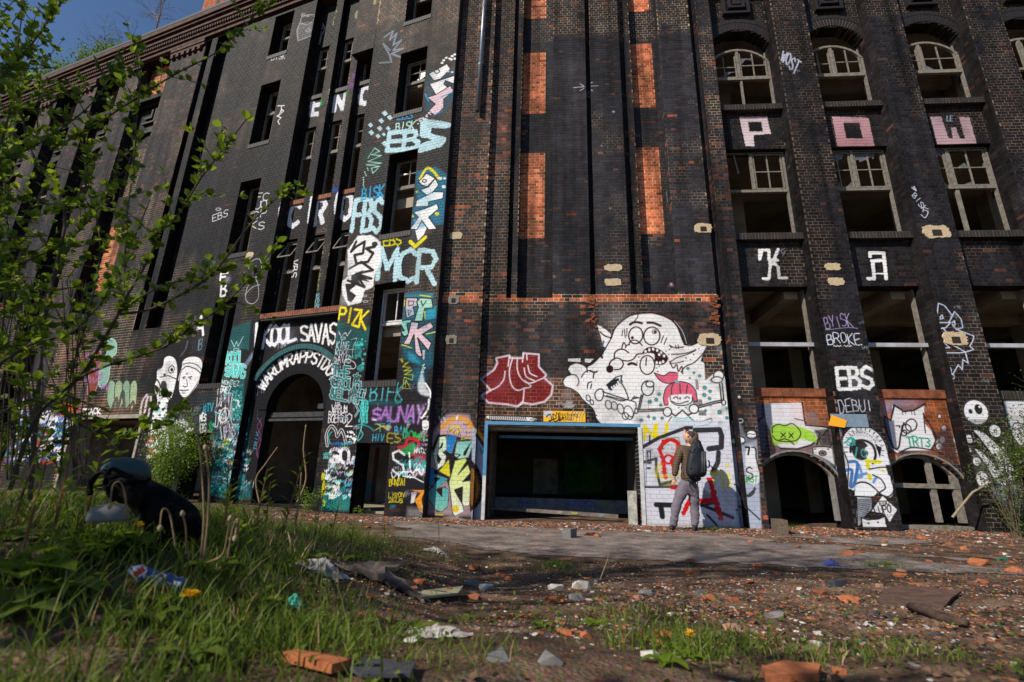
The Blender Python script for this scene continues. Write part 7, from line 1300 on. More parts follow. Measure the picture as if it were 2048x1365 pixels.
ad = N.new('ShaderNodeMath'); ad.operation = 'MULTIPLY_ADD'; ad.inputs[1].default_value = .03; K.new(nz.outputs['Fac'], ad.inputs[0]); K.new(sx.outputs['Z'], ad.inputs[2])
ml_ = N.new('ShaderNodeMath'); ml_.operation = 'MULTIPLY'; ml_.inputs[1].default_value = 20 * math.pi; K.new(ad.outputs[0], ml_.inputs[0]); sn = N.new('ShaderNodeMath'); sn.operation = 'SINE'; K.new(ml_.outputs[0], sn.inputs[0]); ab = N.new('ShaderNodeMath'); ab.operation = 'ABSOLUTE'; K.new(sn.outputs[0], ab.inputs[0])
bp = N.new('ShaderNodeBump'); bp.inputs['Distance'].default_value = .012; bp.inputs['Strength'].default_value = .45; K.new(ab.outputs[0], bp.inputs['Height']); K.new(bp.outputs['Normal'], N['Principled BSDF'].inputs['Normal'])
# body: pelvis root, spine, neck, head turned up to the left, arms, legs
B = [pp(545, 715), pp(545, 560), pp(560, 380), pp(575, 290), pp(572, 245), pp(560, 195),
     pp(462, 330), pp(415, 510), pp(388, 665), pp(680, 335, .05), pp(720, 500, .1), pp(640, 600, .25),
     pp(470, 760), pp(398, 1010), pp(372, 1215, .03), pp(345, 1238, -.08),
     pp(618, 760), pp(622, 1010, .05), pp(620, 1215, .05), pp(600, 1238, -.07)]
E_ = [(0, 1), (1, 2), (2, 3), (3, 4), (4, 5), (2, 6), (6, 7), (7, 8), (2, 9), (9, 10), (10, 11), (0, 12), (12, 13), (13, 14), (14, 15), (0, 16), (16, 17), (17, 18), (18, 19)]
body = skin('person', B, E_, [.05, .08, .12, .06, .055, .08, .055, .04, .028, .055, .04, .028, .075, .05, .035, .03, .095, .055, .035, .03], M_skin)
tag(body, 'man in a brown quilted jacket and grey trousers looking up at the mural', 'person')
# head with face: skull, jaw, nose, ear, brow
hc = pp(556, 190); fd = Vector((-.62, .35, .70)).normalized(); sd2 = fd.cross(Vector((0, 0, 1))).normalized(); upv = sd2.cross(fd)
def hp(f, s, u): return hc + fd * f + sd2 * s + upv * u
import bmesh as _bm
bm = _bm.new(); _bm.ops.create_icosphere(bm, subdivisions=4, radius=1)
for v in bm.verts:
    f, s, u = v.co.x, v.co.y, v.co.z; F_ = .098 * f; S_ = .074 * s; Uu = .112 * u
    if f > 0 and u < 0: S_ *= 1 - .28 * (-u) * f; F_ *= 1 - .12 * (-u)
    if f > .5: F_ -= .010 * math.exp(-((u - .12) ** 2) / .015) * (1 if abs(s) > .18 else .3)           # eye sockets
    F_ += .026 * math.exp(-(s ** 2) / .018 - ((u + .12) ** 2) / .03) * (f > 0); F_ += .008 * math.exp(-(s ** 2) / .06 - ((u + .48) ** 2) / .012) * (f > 0); F_ += .010 * math.exp(-(s ** 2) / .08 - ((u + .85) ** 2) / .03) * (f > 0)
    v.co = hp(F_, S_, Uu)
me = bpy.data.meshes.new('head'); bm.to_mesh(me); bm.free(); me.materials.append(M_skin); me.polygons.foreach_set('use_smooth', [True] * len(me.polygons)); hd = bpy.data.objects.new('head', me); COL.objects.link(hd); hd.parent = body
for s_ in (-1, 1):
    b = MB(); e = hp(.0, .074 * s_, 0); b.tube([e + upv * .028, e + sd2 * .012 * s_, e - upv * .028], [.008, .014, .007], 7); b.build('ear', M_skin, body, smooth=True)
    b = MB(); c = hp(.082, .03 * s_, .012); b.tube([c - sd2 * .009, c + sd2 * .009], .008, 8); b.build('eye', mat('eye_dark', (.05, .03, .02), .3), body)
    b = MB(); c = hp(.09, .03 * s_, .036); b.tube([c - sd2 * .016, c + sd2 * .016], .004, 5); b.build('eyebrow', M_hair, body)
b = MB(); c = hp(.092, 0, -.055); b.tube([c - sd2 * .022, c + fd * .006, c + sd2 * .022], .005, 6); b.build('mouth', mat('lips', (.42, .16, .13), .5), body)
# cap with an orange brim, hood
bm = _bm.new(); _bm.ops.create_uvsphere(bm, u_segments=20, v_segments=12, radius=1); 
for v in bm.verts: q = v.co; v.co = hp(.102 * q.x - .014, .084 * q.y, max(.02, .122 * q.z) + .010)
me = bpy.data.meshes.new('cap'); bm.to_mesh(me); bm.free(); me.materials.append(mat('dark_cap', (.05, .03, .035), .8)); cp = bpy.data.objects.new('cap', me); COL.objects.link(cp); cp.parent = body
b = MB(); A = [hp(.07, -.07, .045), hp(.15, -.05, .04), hp(.175, 0, .042), hp(.15, .05, .04), hp(.07, .07, .045)]; b.hexa(A, [a + upv * .006 for a in A]); b.build('cap_brim', mat('orange_brim', (.75, .22, .06), .7), body)
hood = [pp(578, 292), pp(604, 238, -.03), pp(634, 185, -.03), pp(636, 150, -.0), pp(600, 150, .02)]; skin('hood', hood, [(0, 1), (1, 2), (2, 3), (3, 4)], [.10, .095, .075, .05, .035], M_jk, body)
JK = [pp(545, 735), pp(548, 610), pp(560, 400), pp(570, 320), pp(470, 325), pp(412, 510), pp(388, 655), pp(672, 330, .05), pp(725, 500, .1), pp(640, 600, .25)]
skin('jacket', JK, [(0, 1), (1, 2), (2, 3), (2, 4), (4, 5), (5, 6), (2, 7), (7, 8), (8, 9)], [(.150, .125), (.175, .145), (.185, .15), .09, .092, .075, .052, .09, .07, .05], M_jk, body)
TR = [pp(545, 665), pp(545, 735), pp(478, 800), pp(405, 1000), pp(392, 1110), pp(372, 1225, .03), pp(612, 800), pp(622, 1010, .05), pp(628, 1110, .05), pp(618, 1225, .05)]
skin('trousers', TR, [(0, 1), (1, 2), (2, 3), (3, 4), (4, 5), (1, 6), (6, 7), (7, 8), (8, 9)], [(.155, .13), (.165, .14), .118, .09, .08, .078, .118, .09, .08, .078], M_trs, body, 3)
for q, f in ((14, 15), (18, 19)):
    a = B[q]; c = B[f]; b = MB(); gzz = float(gz(a.x, a.y)); p0 = Vector((a.x + .05, a.y + .09, gzz + .05)); p1 = Vector((c.x - .03, c.y - .12 + .0, gzz + .035))
    skin('shoe', [p0, (p0 + p1) / 2, p1], [(0, 1), (1, 2)], [.055, .055, .042], mat('dark_shoe', (.03, .028, .03), .6), body, 1)
# hands: palm, four fingers and a thumb curled along the trouser seam
w0 = pp(386, 668); M_h = M_skin; pts = [w0, pp(380, 705)]; ed = [(0, 1)]; rd = [.026, (.036, .022)]
for k, (dx, ln) in enumerate(((-14, 34), (-5, 42), (5, 40), (14, 32))):
    n0 = len(pts); pts += [pp(380 + dx, 712, -.01 * k), pp(378 + dx * 1.2, 712 + ln * .55, -.02), pp(386 + dx * 1.1, 712 + ln, -.01)]; ed += [(1, n0), (n0, n0 + 1), (n0 + 1, n0 + 2)]; rd += [.009, .0085, .007]
n0 = len(pts); pts += [pp(400, 690, -.03), pp(408, 715, -.035)]; ed += [(0, n0), (n0, n0 + 1)]; rd += [.011, .009]; skin('hand', pts, ed, rd, M_h, body, 1)
wr = pp(640, 600, .25); pts = [wr, wr + Vector((-.07, .02, .0))]; ed = [(0, 1)]; rd = [.026, .032]
for k in range(4): n0 = len(pts); d0 = Vector((-.10, .0, .025 - .017 * k)); pts += [wr + d0, wr + d0 + Vector((-.035, -.015, 0)), wr + d0 + Vector((-.05, -.04, 0))]; ed += [(1, n0), (n0, n0 + 1), (n0 + 1, n0 + 2)]; rd += [.009, .0085, .007]
n0 = len(pts); pts += [wr + Vector((-.04, -.02, .04)), wr + Vector((-.07, -.03, .055))]; ed += [(0, n0), (n0, n0 + 1)]; rd += [.011, .009]; skin('hand', pts, ed, rd, M_h, body, 1)
# rucksack
rk = empty('rucksack', pp(650, 650, -.2), 'large black hiking rucksack on the back of the man', 'rucksack')
prof = [(235, 600, 680, .10), (290, 570, 712, .15), (370, 548, 742, .19), (460, 530, 755, .21), (550, 515, 768, .22), (620, 520, 762, .22), (660, 560, 730, .17)]
V = []; F = []; n = 16
for j, (y, x0, x1, d) in enumerate(prof):
    for i in range(n):
        t = 2 * math.pi * i / n; cx = (x0 + x1) / 2; hw = (x1 - x0) / 2; c_, s_ = math.cos(t), math.sin(t); e = .72; X = cx + hw * math.copysign(abs(c_) ** e, c_); D = -.20 + d * math.copysign(abs(s_) ** e, s_) + .018 * math.sin(j * 2.1 + i * 1.7); V.append(pp(X, y, D))
for j in range(len(prof) - 1):
    for i in range(n): F.append((j * n + i, j * n + (i + 1) % n, (j + 1) * n + (i + 1) % n, (j + 1) * n + i))
F.append(tuple(range(n - 1, -1, -1))); F.append(tuple((len(prof) - 1) * n + i for i in range(n))); o = mesh_obj('pack_body', V, F, M_bp, rk, smooth=True); md = o.modifiers.new('b', 'SUBSURF'); md.levels = 1; md.render_levels = 2
skin('lid', [pp(600, 262, -.24), pp(645, 250, -.26), pp(690, 275, -.22)], [(0, 1), (1, 2)], [.06, .075, .06], M_bp, rk)
for x0, x1 in ((712, 718), (735, 742)): b = MB(); b.bar(pp(x0, 360, -.36), pp(x1 - 10, 600, -.40), .055, n=8); b.build('side_pole', mat('grey_strap', (.05, .052, .058), .5), rk, smooth=True)
for pts in ([(590, 280), (560, 420), (545, 560), (560, 640)], [(660, 260), (690, 400), (700, 560), (690, 640)], [(545, 520), (620, 570), (700, 560), (765, 530)], [(560, 600), (600, 650), (650, 690), (660, 850)], [(500, 560), (495, 640), (520, 700)]):
    b = MB(); b.tube([pp(x, y, -.43 if k < 3 else -.25) for k, (x, y) in enumerate(catmull(pts, 4))], .009, 5); b.build('strap', mat('grey_strap'), rk)
b = MB(); b.tube([pp(772, 460, -.3), pp(790, 480, -.3), pp(785, 540, -.3), pp(768, 545, -.3)], .014, 6); b.build('blue_loop', mat('blue_loop', (.02, .10, .65), .5), rk)
skin('hip_pouch', [pp(545, 690, -.16), pp(620, 695, -.2), pp(690, 660, -.15)], [(0, 1), (1, 2)], [.035, .04, .05], M_bp, rk, 1)
# ------------------------------------------------------------------ plants
def leaf_mat(name, c, c2, tr=.35, rough=.5):
    m = bpy.data.materials.new(name); m.use_nodes = True; nt = m.node_tree; N = nt.nodes; K = nt.links; b = N['Principled BSDF']; out = N['Material Output']
    oi = N.new('ShaderNodeNewGeometry'); r = N.new('ShaderNodeValToRGB'); r.color_ramp.elements[0].color = (*c, 1); r.color_ramp.elements[1].color = (*c2, 1); nz = N.new('ShaderNodeTexWhiteNoise'); nz.noise_dimensions = '1D'
    K.new(oi.outputs['Random Per Island'], r.inputs['Fac']); K.new(r.outputs['Color'], b.inputs['Base Color']); b.inputs['Roughness'].default_value = rough; b.inputs['Specular IOR Level'].default_value = .3
    t = N.new('ShaderNodeBsdfTranslucent'); hs = N.new('ShaderNodeHueSaturation'); hs.inputs['Value'].default_value = 1.5; hs.inputs['Hue'].default_value = .485; K.new(r.outputs['Color'], hs.inputs['Color']); K.new(hs.outputs['Color'], t.inputs['Color'])
    mx = N.new('ShaderNodeMixShader'); mx.inputs[0].default_value = tr; K.new(b.outputs[0], mx.inputs[1]); K.new(t.outputs[0], mx.inputs[2]); K.new(mx.outputs[0], out.inputs['Surface']); return m
M_leaf = leaf_mat('young_leaf', (.04, .10, .008), (.21, .30, .02), .5); M_leaf2 = leaf_mat('small_leaf', (.10, .20, .015), (.24, .36, .04), .5); M_grass = leaf_mat('grass', (.06, .11, .012), (.17, .23, .03), .4); M_dry = leaf_mat('dry_grass', (.30, .20, .09), (.42, .33, .17), .2, .8); M_ivy = leaf_mat('dark_leaf', (.04, .09, .012), (.13, .21, .02), .45)
M_bark = mat('twig_bark', (.10, .075, .055), .9, noise=.4, nscale=40); M_stem = mat('dry_stem', (.28, .19, .11), .9, noise=.3, nscale=30)
LEAF = ([(0, 0, 0), (-.30, .28, .06), (-.40, .58, .09), (-.16, .92, .03), (0, 1.0, 0), (.16, .92, .03), (.40, .58, .09), (.30, .28, .06), (0, .5, -.03)], [(0, 8, 2, 1), (8, 4, 3, 2), (0, 7, 6, 8), (8, 6, 5, 4)])
SMALL = ([(0, 0, 0), (-.38, .5, .08), (0, 1, 0), (.38, .5, .08)], [(0, 3, 2, 1)])
class Leaves:
    def __init__(s): s.V = []; s.F = []; s.M = []
    def add(s, p, d, size, shape=LEAF, roll=None):
        d = Vector(d).normalized(); up = Vector((random.gauss(0, .6), random.gauss(0, .6), 1)); x = d.cross(up)
        if x.length < .05: x = Vector((1, 0, 0))
        x.normalize(); n = x.cross(d); M = Matrix((( x.x, d.x, n.x, p[0]), (x.y, d.y, n.y, p[1]), (x.z, d.z, n.z, p[2]), (0, 0, 0, 1))) @ Matrix.Scale(size, 4)
        s.M.append((M, shape))
    def build(s, name, m, parent, n_single=0, single_name='leaf', key=None):
        L = s.M
        if n_single:
            L = sorted(L, key=lambda q: (q[0].translation - Vector(O_)).length / q[0].median_scale) ; proto = bpy.data.meshes.new(single_name); proto.from_pydata(LEAF[0], [], LEAF[1]); proto.materials.append(m); inv = parent_world(parent).inverted()
            for M, sh in L[:n_single]: o = bpy.data.objects.new(single_name, proto); COL.objects.link(o); o.parent = parent; o.matrix_parent_inverse = inv; o.matrix_basis = M
            L = L[n_single:]
        V = []; F = []
        for M, (v, f) in L:
            b = len(V); V += [tuple(M @ Vector(p)) for p in v]; F += [tuple(b + k for k in q) for q in f]
        o = mesh_obj(name, V, F, m, parent); o['kind'] = 'stuff'; return o
def strand(tb, P, r0, r1, n=5): tb.tube(P, [r0 + (r1 - r0) * i / (len(P) - 1) for i in range(len(P))], n, caps=False)
# the leafy shrub close to the camera on the left
base = Vector((at(60, 960, 2.3).x, 2.3, float(gz(np.float64(-2.2), np.float64(2.3))) - .02))
shrub = empty('shrub', base, 'big leafy green shrub with arching bare-stemmed branches close at left', 'shrub')
lv = Leaves(); tw = MB()
main = [[(60, 1000, 2.3), (90, 640, 2.3), (130, 420, 2.35), (60, 297, 2.4), (34, 125, 2.4), (84, 61, 2.4), (128, 0, 2.45), (190, -90, 2.5)],
 [(20, 980, 2.2), (74, 834, 2.15), (162, 750, 2.1), (236, 629, 2.05), (249, 600, 2.0), (303, 507, 2.0), (310, 470, 1.95), (350, 438, 1.95), (404, 354, 1.9), (448, 297, 1.85), (503, 225, 1.8)],
 [(148, 760, 2.1), (219, 730, 2.05), (286, 710, 2.0), (337, 689, 1.95), (388, 649, 1.9), (438, 618, 1.85), (505, 551, 1.8), (560, 480, 1.78)],
 [(236, 629, 2.05), (303, 618, 2.1), (388, 575, 2.1), (435, 538, 2.05), (500, 450, 2.0), (560, 390, 1.95), (575, 375, 1.95)],
 [(240, 624, 2.05), (286, 592, 2.2), (337, 568, 2.3), (408, 551, 2.35), (470, 500, 2.4)],
 [(247, 605, 2.02), (249, 507, 2.1), (252, 440, 2.15), (266, 337, 2.2), (273, 236, 2.2), (280, 168, 2.2), (268, 70, 2.2)],
 [(100, 300, 2.5), (182, 256, 2.5), (280, 192, 2.45), (357, 145, 2.4), (438, 101, 2.4), (519, 20, 2.4), (545, -20, 2.4)],
 [(-60, 420, 2.0), (3, 324, 2.05), (60, 297, 2.1), (111, 266, 2.15), (190, 200, 2.2), (250, 100, 2.25)],
 [(-40, 250, 1.9), (0, 158, 1.95), (34, 125, 2.0), (84, 61, 2.05), (128, -10, 2.1)],
 [(-50, 760, 1.9), (60, 690, 1.95), (150, 660, 2.0), (230, 560, 2.1), (300, 400, 2.2)], [(-60, 880, 1.9), (60, 800, 2.0), (180, 860, 2.1), (260, 872, 2.15), (330, 850, 2.2)],
 [(-50, 560, 2.4), (60, 520, 2.4), (150, 470, 2.4), (220, 380, 2.4), (240, 300, 2.4)], [(20, 960, 2.5), (40, 700, 2.6), (20, 500, 2.7), (10, 300, 2.7), (60, 120, 2.7)],
 [(120, 960, 2.6), (140, 760, 2.6), (180, 620, 2.6), (200, 480, 2.6), (170, 350, 2.6), (180, 230, 2.6)], [(-80, 500, 2.3), (-20, 350, 2.3), (20, 220, 2.3), (40, 60, 2.3), (60, -80, 2.3)]]
def leafcluster(p, d, s, k=4):
    for _ in range(k):
        q = Vector((random.gauss(0, 1), random.gauss(0, 1), random.gauss(.35, .8))) + Vector(d) * .8; lv.add(p, q, s * random.uniform(.4, 1.3))
for bi, br in enumerate(main):
    P = [at(x, y, d) for x, y, d in br]; P = [Vector(p) for p in catmull([tuple(p) for p in P], 5)]; r0 = .009 if bi < 2 else .006
    st = MB(); strand(st, P, r0, .0025, 7); st.build('branch', M_bark, shrub, smooth=True)
    L = 0
    for i in range(len(P) - 1):
        seg = (P[i + 1] - P[i]); L += seg.length; f = i / len(P)
        if f < .12 and bi < 4: continue
        for _ in range(1 + (seg.length > .06)):
            p = P[i] + seg * random.random()
            if random.random() < .8: leafcluster(p, seg.normalized(), .040, random.choice((2, 3, 4)))
            if random.random() < .42 and f < .9:
                d = (seg.normalized() * .8 + Vector((random.gauss(0, .5), random.gauss(0, .5), random.gauss(.3, .5)))).normalized(); ln = random.uniform(.06, .22); Q = [p, p + d * ln * .5 + Vector((0, 0, .01)), p + d * ln]; strand(tw, Q, .0028, .001, 4)
                for t in (.35, .65, 1.0): leafcluster(Q[0].lerp(Q[2], t), d, .038, random.choice((2, 3, 4)))
for _ in range(260):       # the dense body of the shrub
    x = random.betavariate(1.0, 2.6) * 330 - 70; y = random.uniform(-40, 900) if x < 120 else random.uniform(120, 860); d = random.uniform(2.0, 3.1)
    if x > 150 and random.random() < .35: continue
    p = at(x, y, d); d3 = Vector((random.gauss(.3, .5), random.gauss(0, .5), random.gauss(.4, .5))).normalized(); ln = random.uniform(.12, .34); Q = [p - d3 * ln * .5, p, p + d3 * ln * .5 + Vector((0, 0, .02))]; strand(tw, Q, .0035, .001, 4)
    for t in (.1, .4, .7, 1.0): leafcluster(Q[0].lerp(Q[2], t), d3, .038, 4)
for _ in range(26):        # upright bare stems
    x = random.uniform(-40, 180); P = [at(x, 960, 2.5), at(x + random.uniform(-25, 25), 780, 2.5), at(x + random.uniform(-50, 60), 560, 2.5)]; strand(tw, P, .004, .002, 5)
tw.build('twigs', M_bark, shrub)['kind'] = 'stuff'; lv.build('foliage', M_leaf, shrub, 260)
# a generic small-leaved bush
def bush(c, rx, ry, h, n, size, m, label, cat='bush', name='bush', bare=.0, up=1.2, stems=14, shape=SMALL, bark=None, group=None):
    root = empty(name, c, label, cat, group); t = MB(); L = Leaves(); rnd = random
    for s in range(stems):
        a = rnd.uniform(0, 6.28); r = math.sqrt(rnd.random()); tip = Vector((c[0] + rx * r * math.cos(a), c[1] + ry * r * math.sin(a), c[2] + h * (1 - .45 * r * r) * rnd.uniform(.7, 1))); b0 = Vector(c) + Vector((rnd.uniform(-.05, .05), rnd.uniform(-.05, .05), -.05)); mid = b0.lerp(tip, .5) + Vector((rnd.gauss(0, .05), rnd.gauss(0, .05), h * .08)); P = [Vector(p) for p in catmull([tuple(b0), tuple(mid), tuple(tip)], 4)]; strand(t, P, .012 * h / 2, .002, 4)
        for k in range(int(n / stems)):
            f = bare + (1 - bare) * rnd.random() ** .7; i = min(len(P) - 2, int(f * (len(P) - 1))); p = P[i].lerp(P[i + 1], rnd.random()) + Vector((rnd.gauss(0, 1), rnd.gauss(0, 1), rnd.gauss(0, .8))) * (.05 + .10 * f) * h * .55
            L.add(p, (rnd.gauss(0, 1), rnd.gauss(0, 1), rnd.gauss(.2, 1)), size * rnd.uniform(.6, 1.3), shape)
            if rnd.random() < .05: strand(t, [P[i], p], .003, .001, 3)
    t.build('stems', bark or M_bark, root)['kind'] = 'stuff'; L.build('foliage', m, root); return root
u_ = PL.hit(325, 960, .8)[0]; q = PL.w(u_, 0, .8); bush((q[0], q[1], float(gz(q[0], q[1]))), .85, .45, 2.3, 8000, .040, M_leaf2, 'bright small-leaved bush in front of the left doorway pier', stems=22)
q = PL.w(-2.6, 0, .35); bush((q[0], q[1], .05), .35, .22, .75, 700, .030, M_leaf2, 'low bush at the foot of the pier right of the arched doorway', stems=10)
q = PL.w(-1.3, 0, .3); bush((q[0], q[1], .05), .3, .2, .28, 160, .03, M_leaf2, 'tiny weedy bush on the sill of the small doorway', stems=6)
q = PC.w(9.0, 0, .8); bush((q[0], q[1], .15), .7, .4, 2.0, 2400, .038, M_ivy, 'sprawling thin-leaved bush against the right-hand pillar', stems=20, bare=.1)
q = PC.w(9.9, 0, 1.1); bush((q[0], q[1], .15), .8, .6, 3.0, 4600, .042, M_ivy, 'taller bush cut by the right edge of the picture', stems=26, bare=.05)
b = MB(); strand(b, [at(1905, 1035, 9.6), at(1945, 985, 9.4), at(2010, 950, 9.2), at(2070, 925, 9.1)], .025, .012, 6); tag(b.build('branch', mat('pale_bark', (.30, .24, .16), .9, noise=.3), smooth=True), 'pale slanting branch in front of the right-hand bush', 'branch')
# greenery and saplings on the roof
def roofz(u, o=-.6): return PL.w(u, 17.0, o)
for k, (u, h, n) in enumerate(((-13.6, .9, 500), (-15.3, 1.6, 1500), (-17.2, 2.2, 2200), (-19.4, 2.6, 2600), (-21.8, 2.4, 2200), (-24.2, 3.2, 2600))):
    q = roofz(u); bush((q[0], q[1], 16.95), 1.1, .6, h, n, .11, M_ivy, ('low', 'second', 'third', 'fourth', 'fifth', 'leftmost tall')[k] + ' shrub on the roof ledge, counted leftwards from the turret', 'bush', 'roof_shrub', group='shrubs growing along the roof edge', stems=16)
tr = empty('birch_sapling', roofz(-16.8, -1.4), 'bare thin birch rising from the roof against the sky', 'tree'); b = MB()
def grow(b, p, d, ln, r, lev):
    Q = [p, p + d * ln * .5 + Vector((random.gauss(0, .04), random.gauss(0, .04), 0)) * ln, p + d * ln + Vector((0, 0, -.03 * lev))]; strand(b, Q, r, r * .55, 4)
    if lev < 4:
        for k in range(5 if lev < 2 else 4):
            t = random.uniform(.3, 1); q = Q[0].lerp(Q[2], t); dd = (d + Vector((random.gauss(0, .55), random.gauss(0, .55), random.gauss(.15, .3)))).normalized(); grow(b, q, dd, ln * random.uniform(.4, .62), max(.004, r * .45), lev + 1)
p = Vector(roofz(-16.8, -1.4)); grow(b, p, Vector((.02, 0, 1)), 4.6, .05, 0); b.build('trunk', mat('birch_bark', (.22, .18, .16), .9), tr); b = MB(); p2 = Vector(roofz(-19.8, -1.6)); grow(b, p2, Vector((-.03, 0, 1)), 3.6, .04, 0); tr2 = empty('birch_sapling', p2, 'lower bare sapling on the roof left of the tall one', 'tree'); b.build('trunk', mat('birch_bark'), tr2)
# ------------------------------------------------------------------ grass and weeds
def blades(name, pts, m, label, cat='grass', w=.0022):
    V = []; F = []
    for (x, y, h, ww) in pts:
        z = float(gz(np.float64(x), np.float64(y))) - .01; a = random.random() * 6.28; ca, sa = math.cos(a), math.sin(a); lean = random.uniform(.1, .75) * h; b = random.random() * 6.28; lx, ly = math.cos(b) * lean, math.sin(b) * lean; n0 = len(V)
        for t, k in ((0, 1), (.4, .9), (.75, .6)): cx = x + lx * t * t; cy = y + ly * t * t; cz = z + h * (t - .18 * t * t); V += [(cx - ca * ww * k, cy - sa * ww * k, cz), (cx + ca * ww * k, cy + sa * ww * k, cz)]
        V.append((x + lx, y + ly, z + h * .82)); F += [(n0, n0 + 1, n0 + 3, n0 + 2), (n0 + 2, n0 + 3, n0 + 5, n0 + 4), (n0 + 4, n0 + 5, n0 + 6)]
    o = mesh_obj(name, V, F, m); return tag(o, label, cat, kind='stuff')
G = []; Dd = []
for _ in range(70000):
    y = .85 + 5.6 * random.random() ** 1.5; x = random.uniform(-1.25, 1.25) * (y + .6)
    n = float(fbm(x * 1.6, y * 1.6, 201, 3)); left = np.clip((-x + .25) / 1.2, 0, 1)
    dens = np.clip((n - .50 + .20 * left - .02) * 4.5, 0, 1) * (1 if y < 2.0 else (.30 + .7 * left)); 
    if x > .4 and 2.1 < y < 4.6: dens *= .25
    if x > 1.6 and y > 1.6: dens *= .35
    if on_path(x, y, -.1): dens *= .02
    if random.random() > dens: continue
    h = random.uniform(.02, .075) * (1 + .9 * left) * (1.1 if y < 2.2 else .9); (Dd if random.random() < .10 else G).append((x, y, h, random.uniform(.0011, .0026)))
for (cx, cy, r, k, h) in [(*groundpt(px, py)[:2], r, k, h) for px, py, r, k, h in ((1760, 1135, .25, 160, .09), (1580, 1055, .3, 120, .12), (1440, 1060, .5, 160, .08), (1000, 1055, .3, 80, .09), (860, 1050, .5, 120, .07), (1110, 1138, .3, 240, .10), (430, 1030, .9, 900, .26), (330, 1105, .45, 420, .14), (200, 1110, .4, 300, .14), (395, 1085, .3, 200, .16), (560, 1060, .8, 900, .22), (640, 1060, .6, 500, .16), (250, 1000, 1.0, 900, .3), (80, 1000, 1.0, 900, .32), (730, 1085, .5, 300, .12), (1380, 1290, .35, 500, .10), (500, 1290, .35, 600, .12), (1300, 1240, .3, 200, .08), (1880, 1058, .7, 160, .12))]:
    for _ in range(k): x = random.gauss(cx, r * .5); y = random.gauss(cy, r * .5); G.append((x, y, h * random.uniform(.4, 1.1), random.uniform(.0015, .004)))
for _ in range(9000):      # the overgrown bank on the left
    x = -.45 - 2.9 * random.random() ** .8; y = random.uniform(1.6, 4.6)
    if x / y > -.22 - .1 * float(fbm(x * 2, y * 2, 303, 2)) or float(fbm(x * 1.7, y * 1.7, 301, 3)) < .47 or (-1.75 < x < -1.1 and y < 2.4): continue
    (Dd if random.random() < .12 else G).append((x, y, random.uniform(.07, .22) * (1.25 if x < -1.8 else 1), random.uniform(.0014, .0042)))
q = groundpt(1105, 1148)
for _ in range(120): Dd.append((random.gauss(q.x, .16), random.gauss(q.y, .08), random.uniform(.04, .12), .0016))
blades('grass', G, M_grass, 'green grass growing in tufts over the foreground'); blades('dry_grass', Dd, M_dry, 'dry straw and dead blades among the grass')
# moss and dead litter under the grass
Lt = Leaves()
for _ in range(15000):
    y = .9 + 4.8 * random.random(); x = random.uniform(-1.2, 1.2) * (y + .5)
    if float(fbm(x * 1.1, y * 1.1, 207, 3)) < .46: continue
    Lt.add((x, y, float(gz(np.float64(x), np.float64(y))) + random.uniform(.002, .02)), (random.gauss(0, 1), random.gauss(0, 1), random.gauss(.05, .15)), random.uniform(.008, .035), SMALL)
lt = Lt.build('leaf_litter', leaf_mat('litter', (.05, .03, .02), (.24, .15, .09), .1, .9), None); tag(lt, 'dead leaves and bark crumbs covering the soil', 'leaf litter', kind='stuff')
gc = Leaves()
for _ in range(9000):
    y = 1.0 + 4.6 * random.random() ** 1.2; x = random.uniform(-1.2, 1.2) * (y + .5)
    if float(fbm(x * 2.1, y * 2.1, 211, 3)) < .53 or (x > .8 and y > 1.8 and random.random() < .7) or on_path(x, y): continue
    gc.add((x, y, float(gz(np.float64(x), np.float64(y))) + random.uniform(.0, .035)), (random.gauss(0, 1), random.gauss(0, 1), random.gauss(.5, .4)), random.uniform(.012, .03), SMALL)
tag(gc.build('ground_cover', M_grass, None), 'low creeping green weeds between the grass', 'weeds', kind='stuff')
# rosettes, dandelions, leafy stems
def rosette(px, py, r, n, label, cat='weed', m=None, flower=0, grp=None, name='weed', wide=.5):
    c = groundpt(px, py); root = empty(name, c, label, cat, grp)
    for k in range(n):
        a = 2 * math.pi * k / n + random.uniform(-.3, .3); ln = r * random.uniform(.7, 1.1); d = Vector((math.cos(a), math.sin(a), 0)); s = Vector((-d.y, d.x, 0)); el = random.uniform(.35, 1.0); V = []; F = []; N_ = 6
        for i in range(N_ + 1):
            t = i / N_; w = ln * wide * .5 * math.sin(math.pi * min(1, t * .92 + .06)) ** .8 * (1 + .18 * (i % 2)); q = c + d * ln * t + Vector((0, 0, ln * el * (t - t * t * .8))); V += [q - s * w + Vector((0, 0, w * .35)), q, q + s * w + Vector((0, 0, w * .35))]
            if i: b0 = (i - 1) * 3; F += [(b0, b0 + 1, b0 + 4, b0 + 3), (b0 + 1, b0 + 2, b0 + 5, b0 + 4)]
        mesh_obj('leaf', V, F, m or M_leaf, root)
    for k in range(flower):
        a = random.random() * 6.28; top = c + Vector((math.cos(a) * .02, math.sin(a) * .02, r * 1.0)); b = MB(); b.tube([c, (c + top) / 2 + Vector((.006, 0, 0)), top], .0028, 6); b.build('stem', M_grass, root)
        b = MB(); fl = MB()
        for j in range(70):
            aa = random.random() * 6.28; e = random.uniform(.1, 1.3); dd = Vector((math.cos(aa) * math.cos(e), math.sin(aa) * math.cos(e), math.sin(e))); s = Vector((-dd.y, dd.x, 0)).normalized() * .0016; e1 = top + dd * random.uniform(.013, .021); fl.face([top - s, top + s, e1 + s, e1 - s])
        fl.build('flower_head', mat('dandelion_yellow', (.80, .52, .02), .7), root)
    return root
rosette(1370, 1318, .07, 9, 'dandelion with one yellow flower in grass at bottom right of centre', 'dandelion', None, 1, None, 'dandelion', .3)
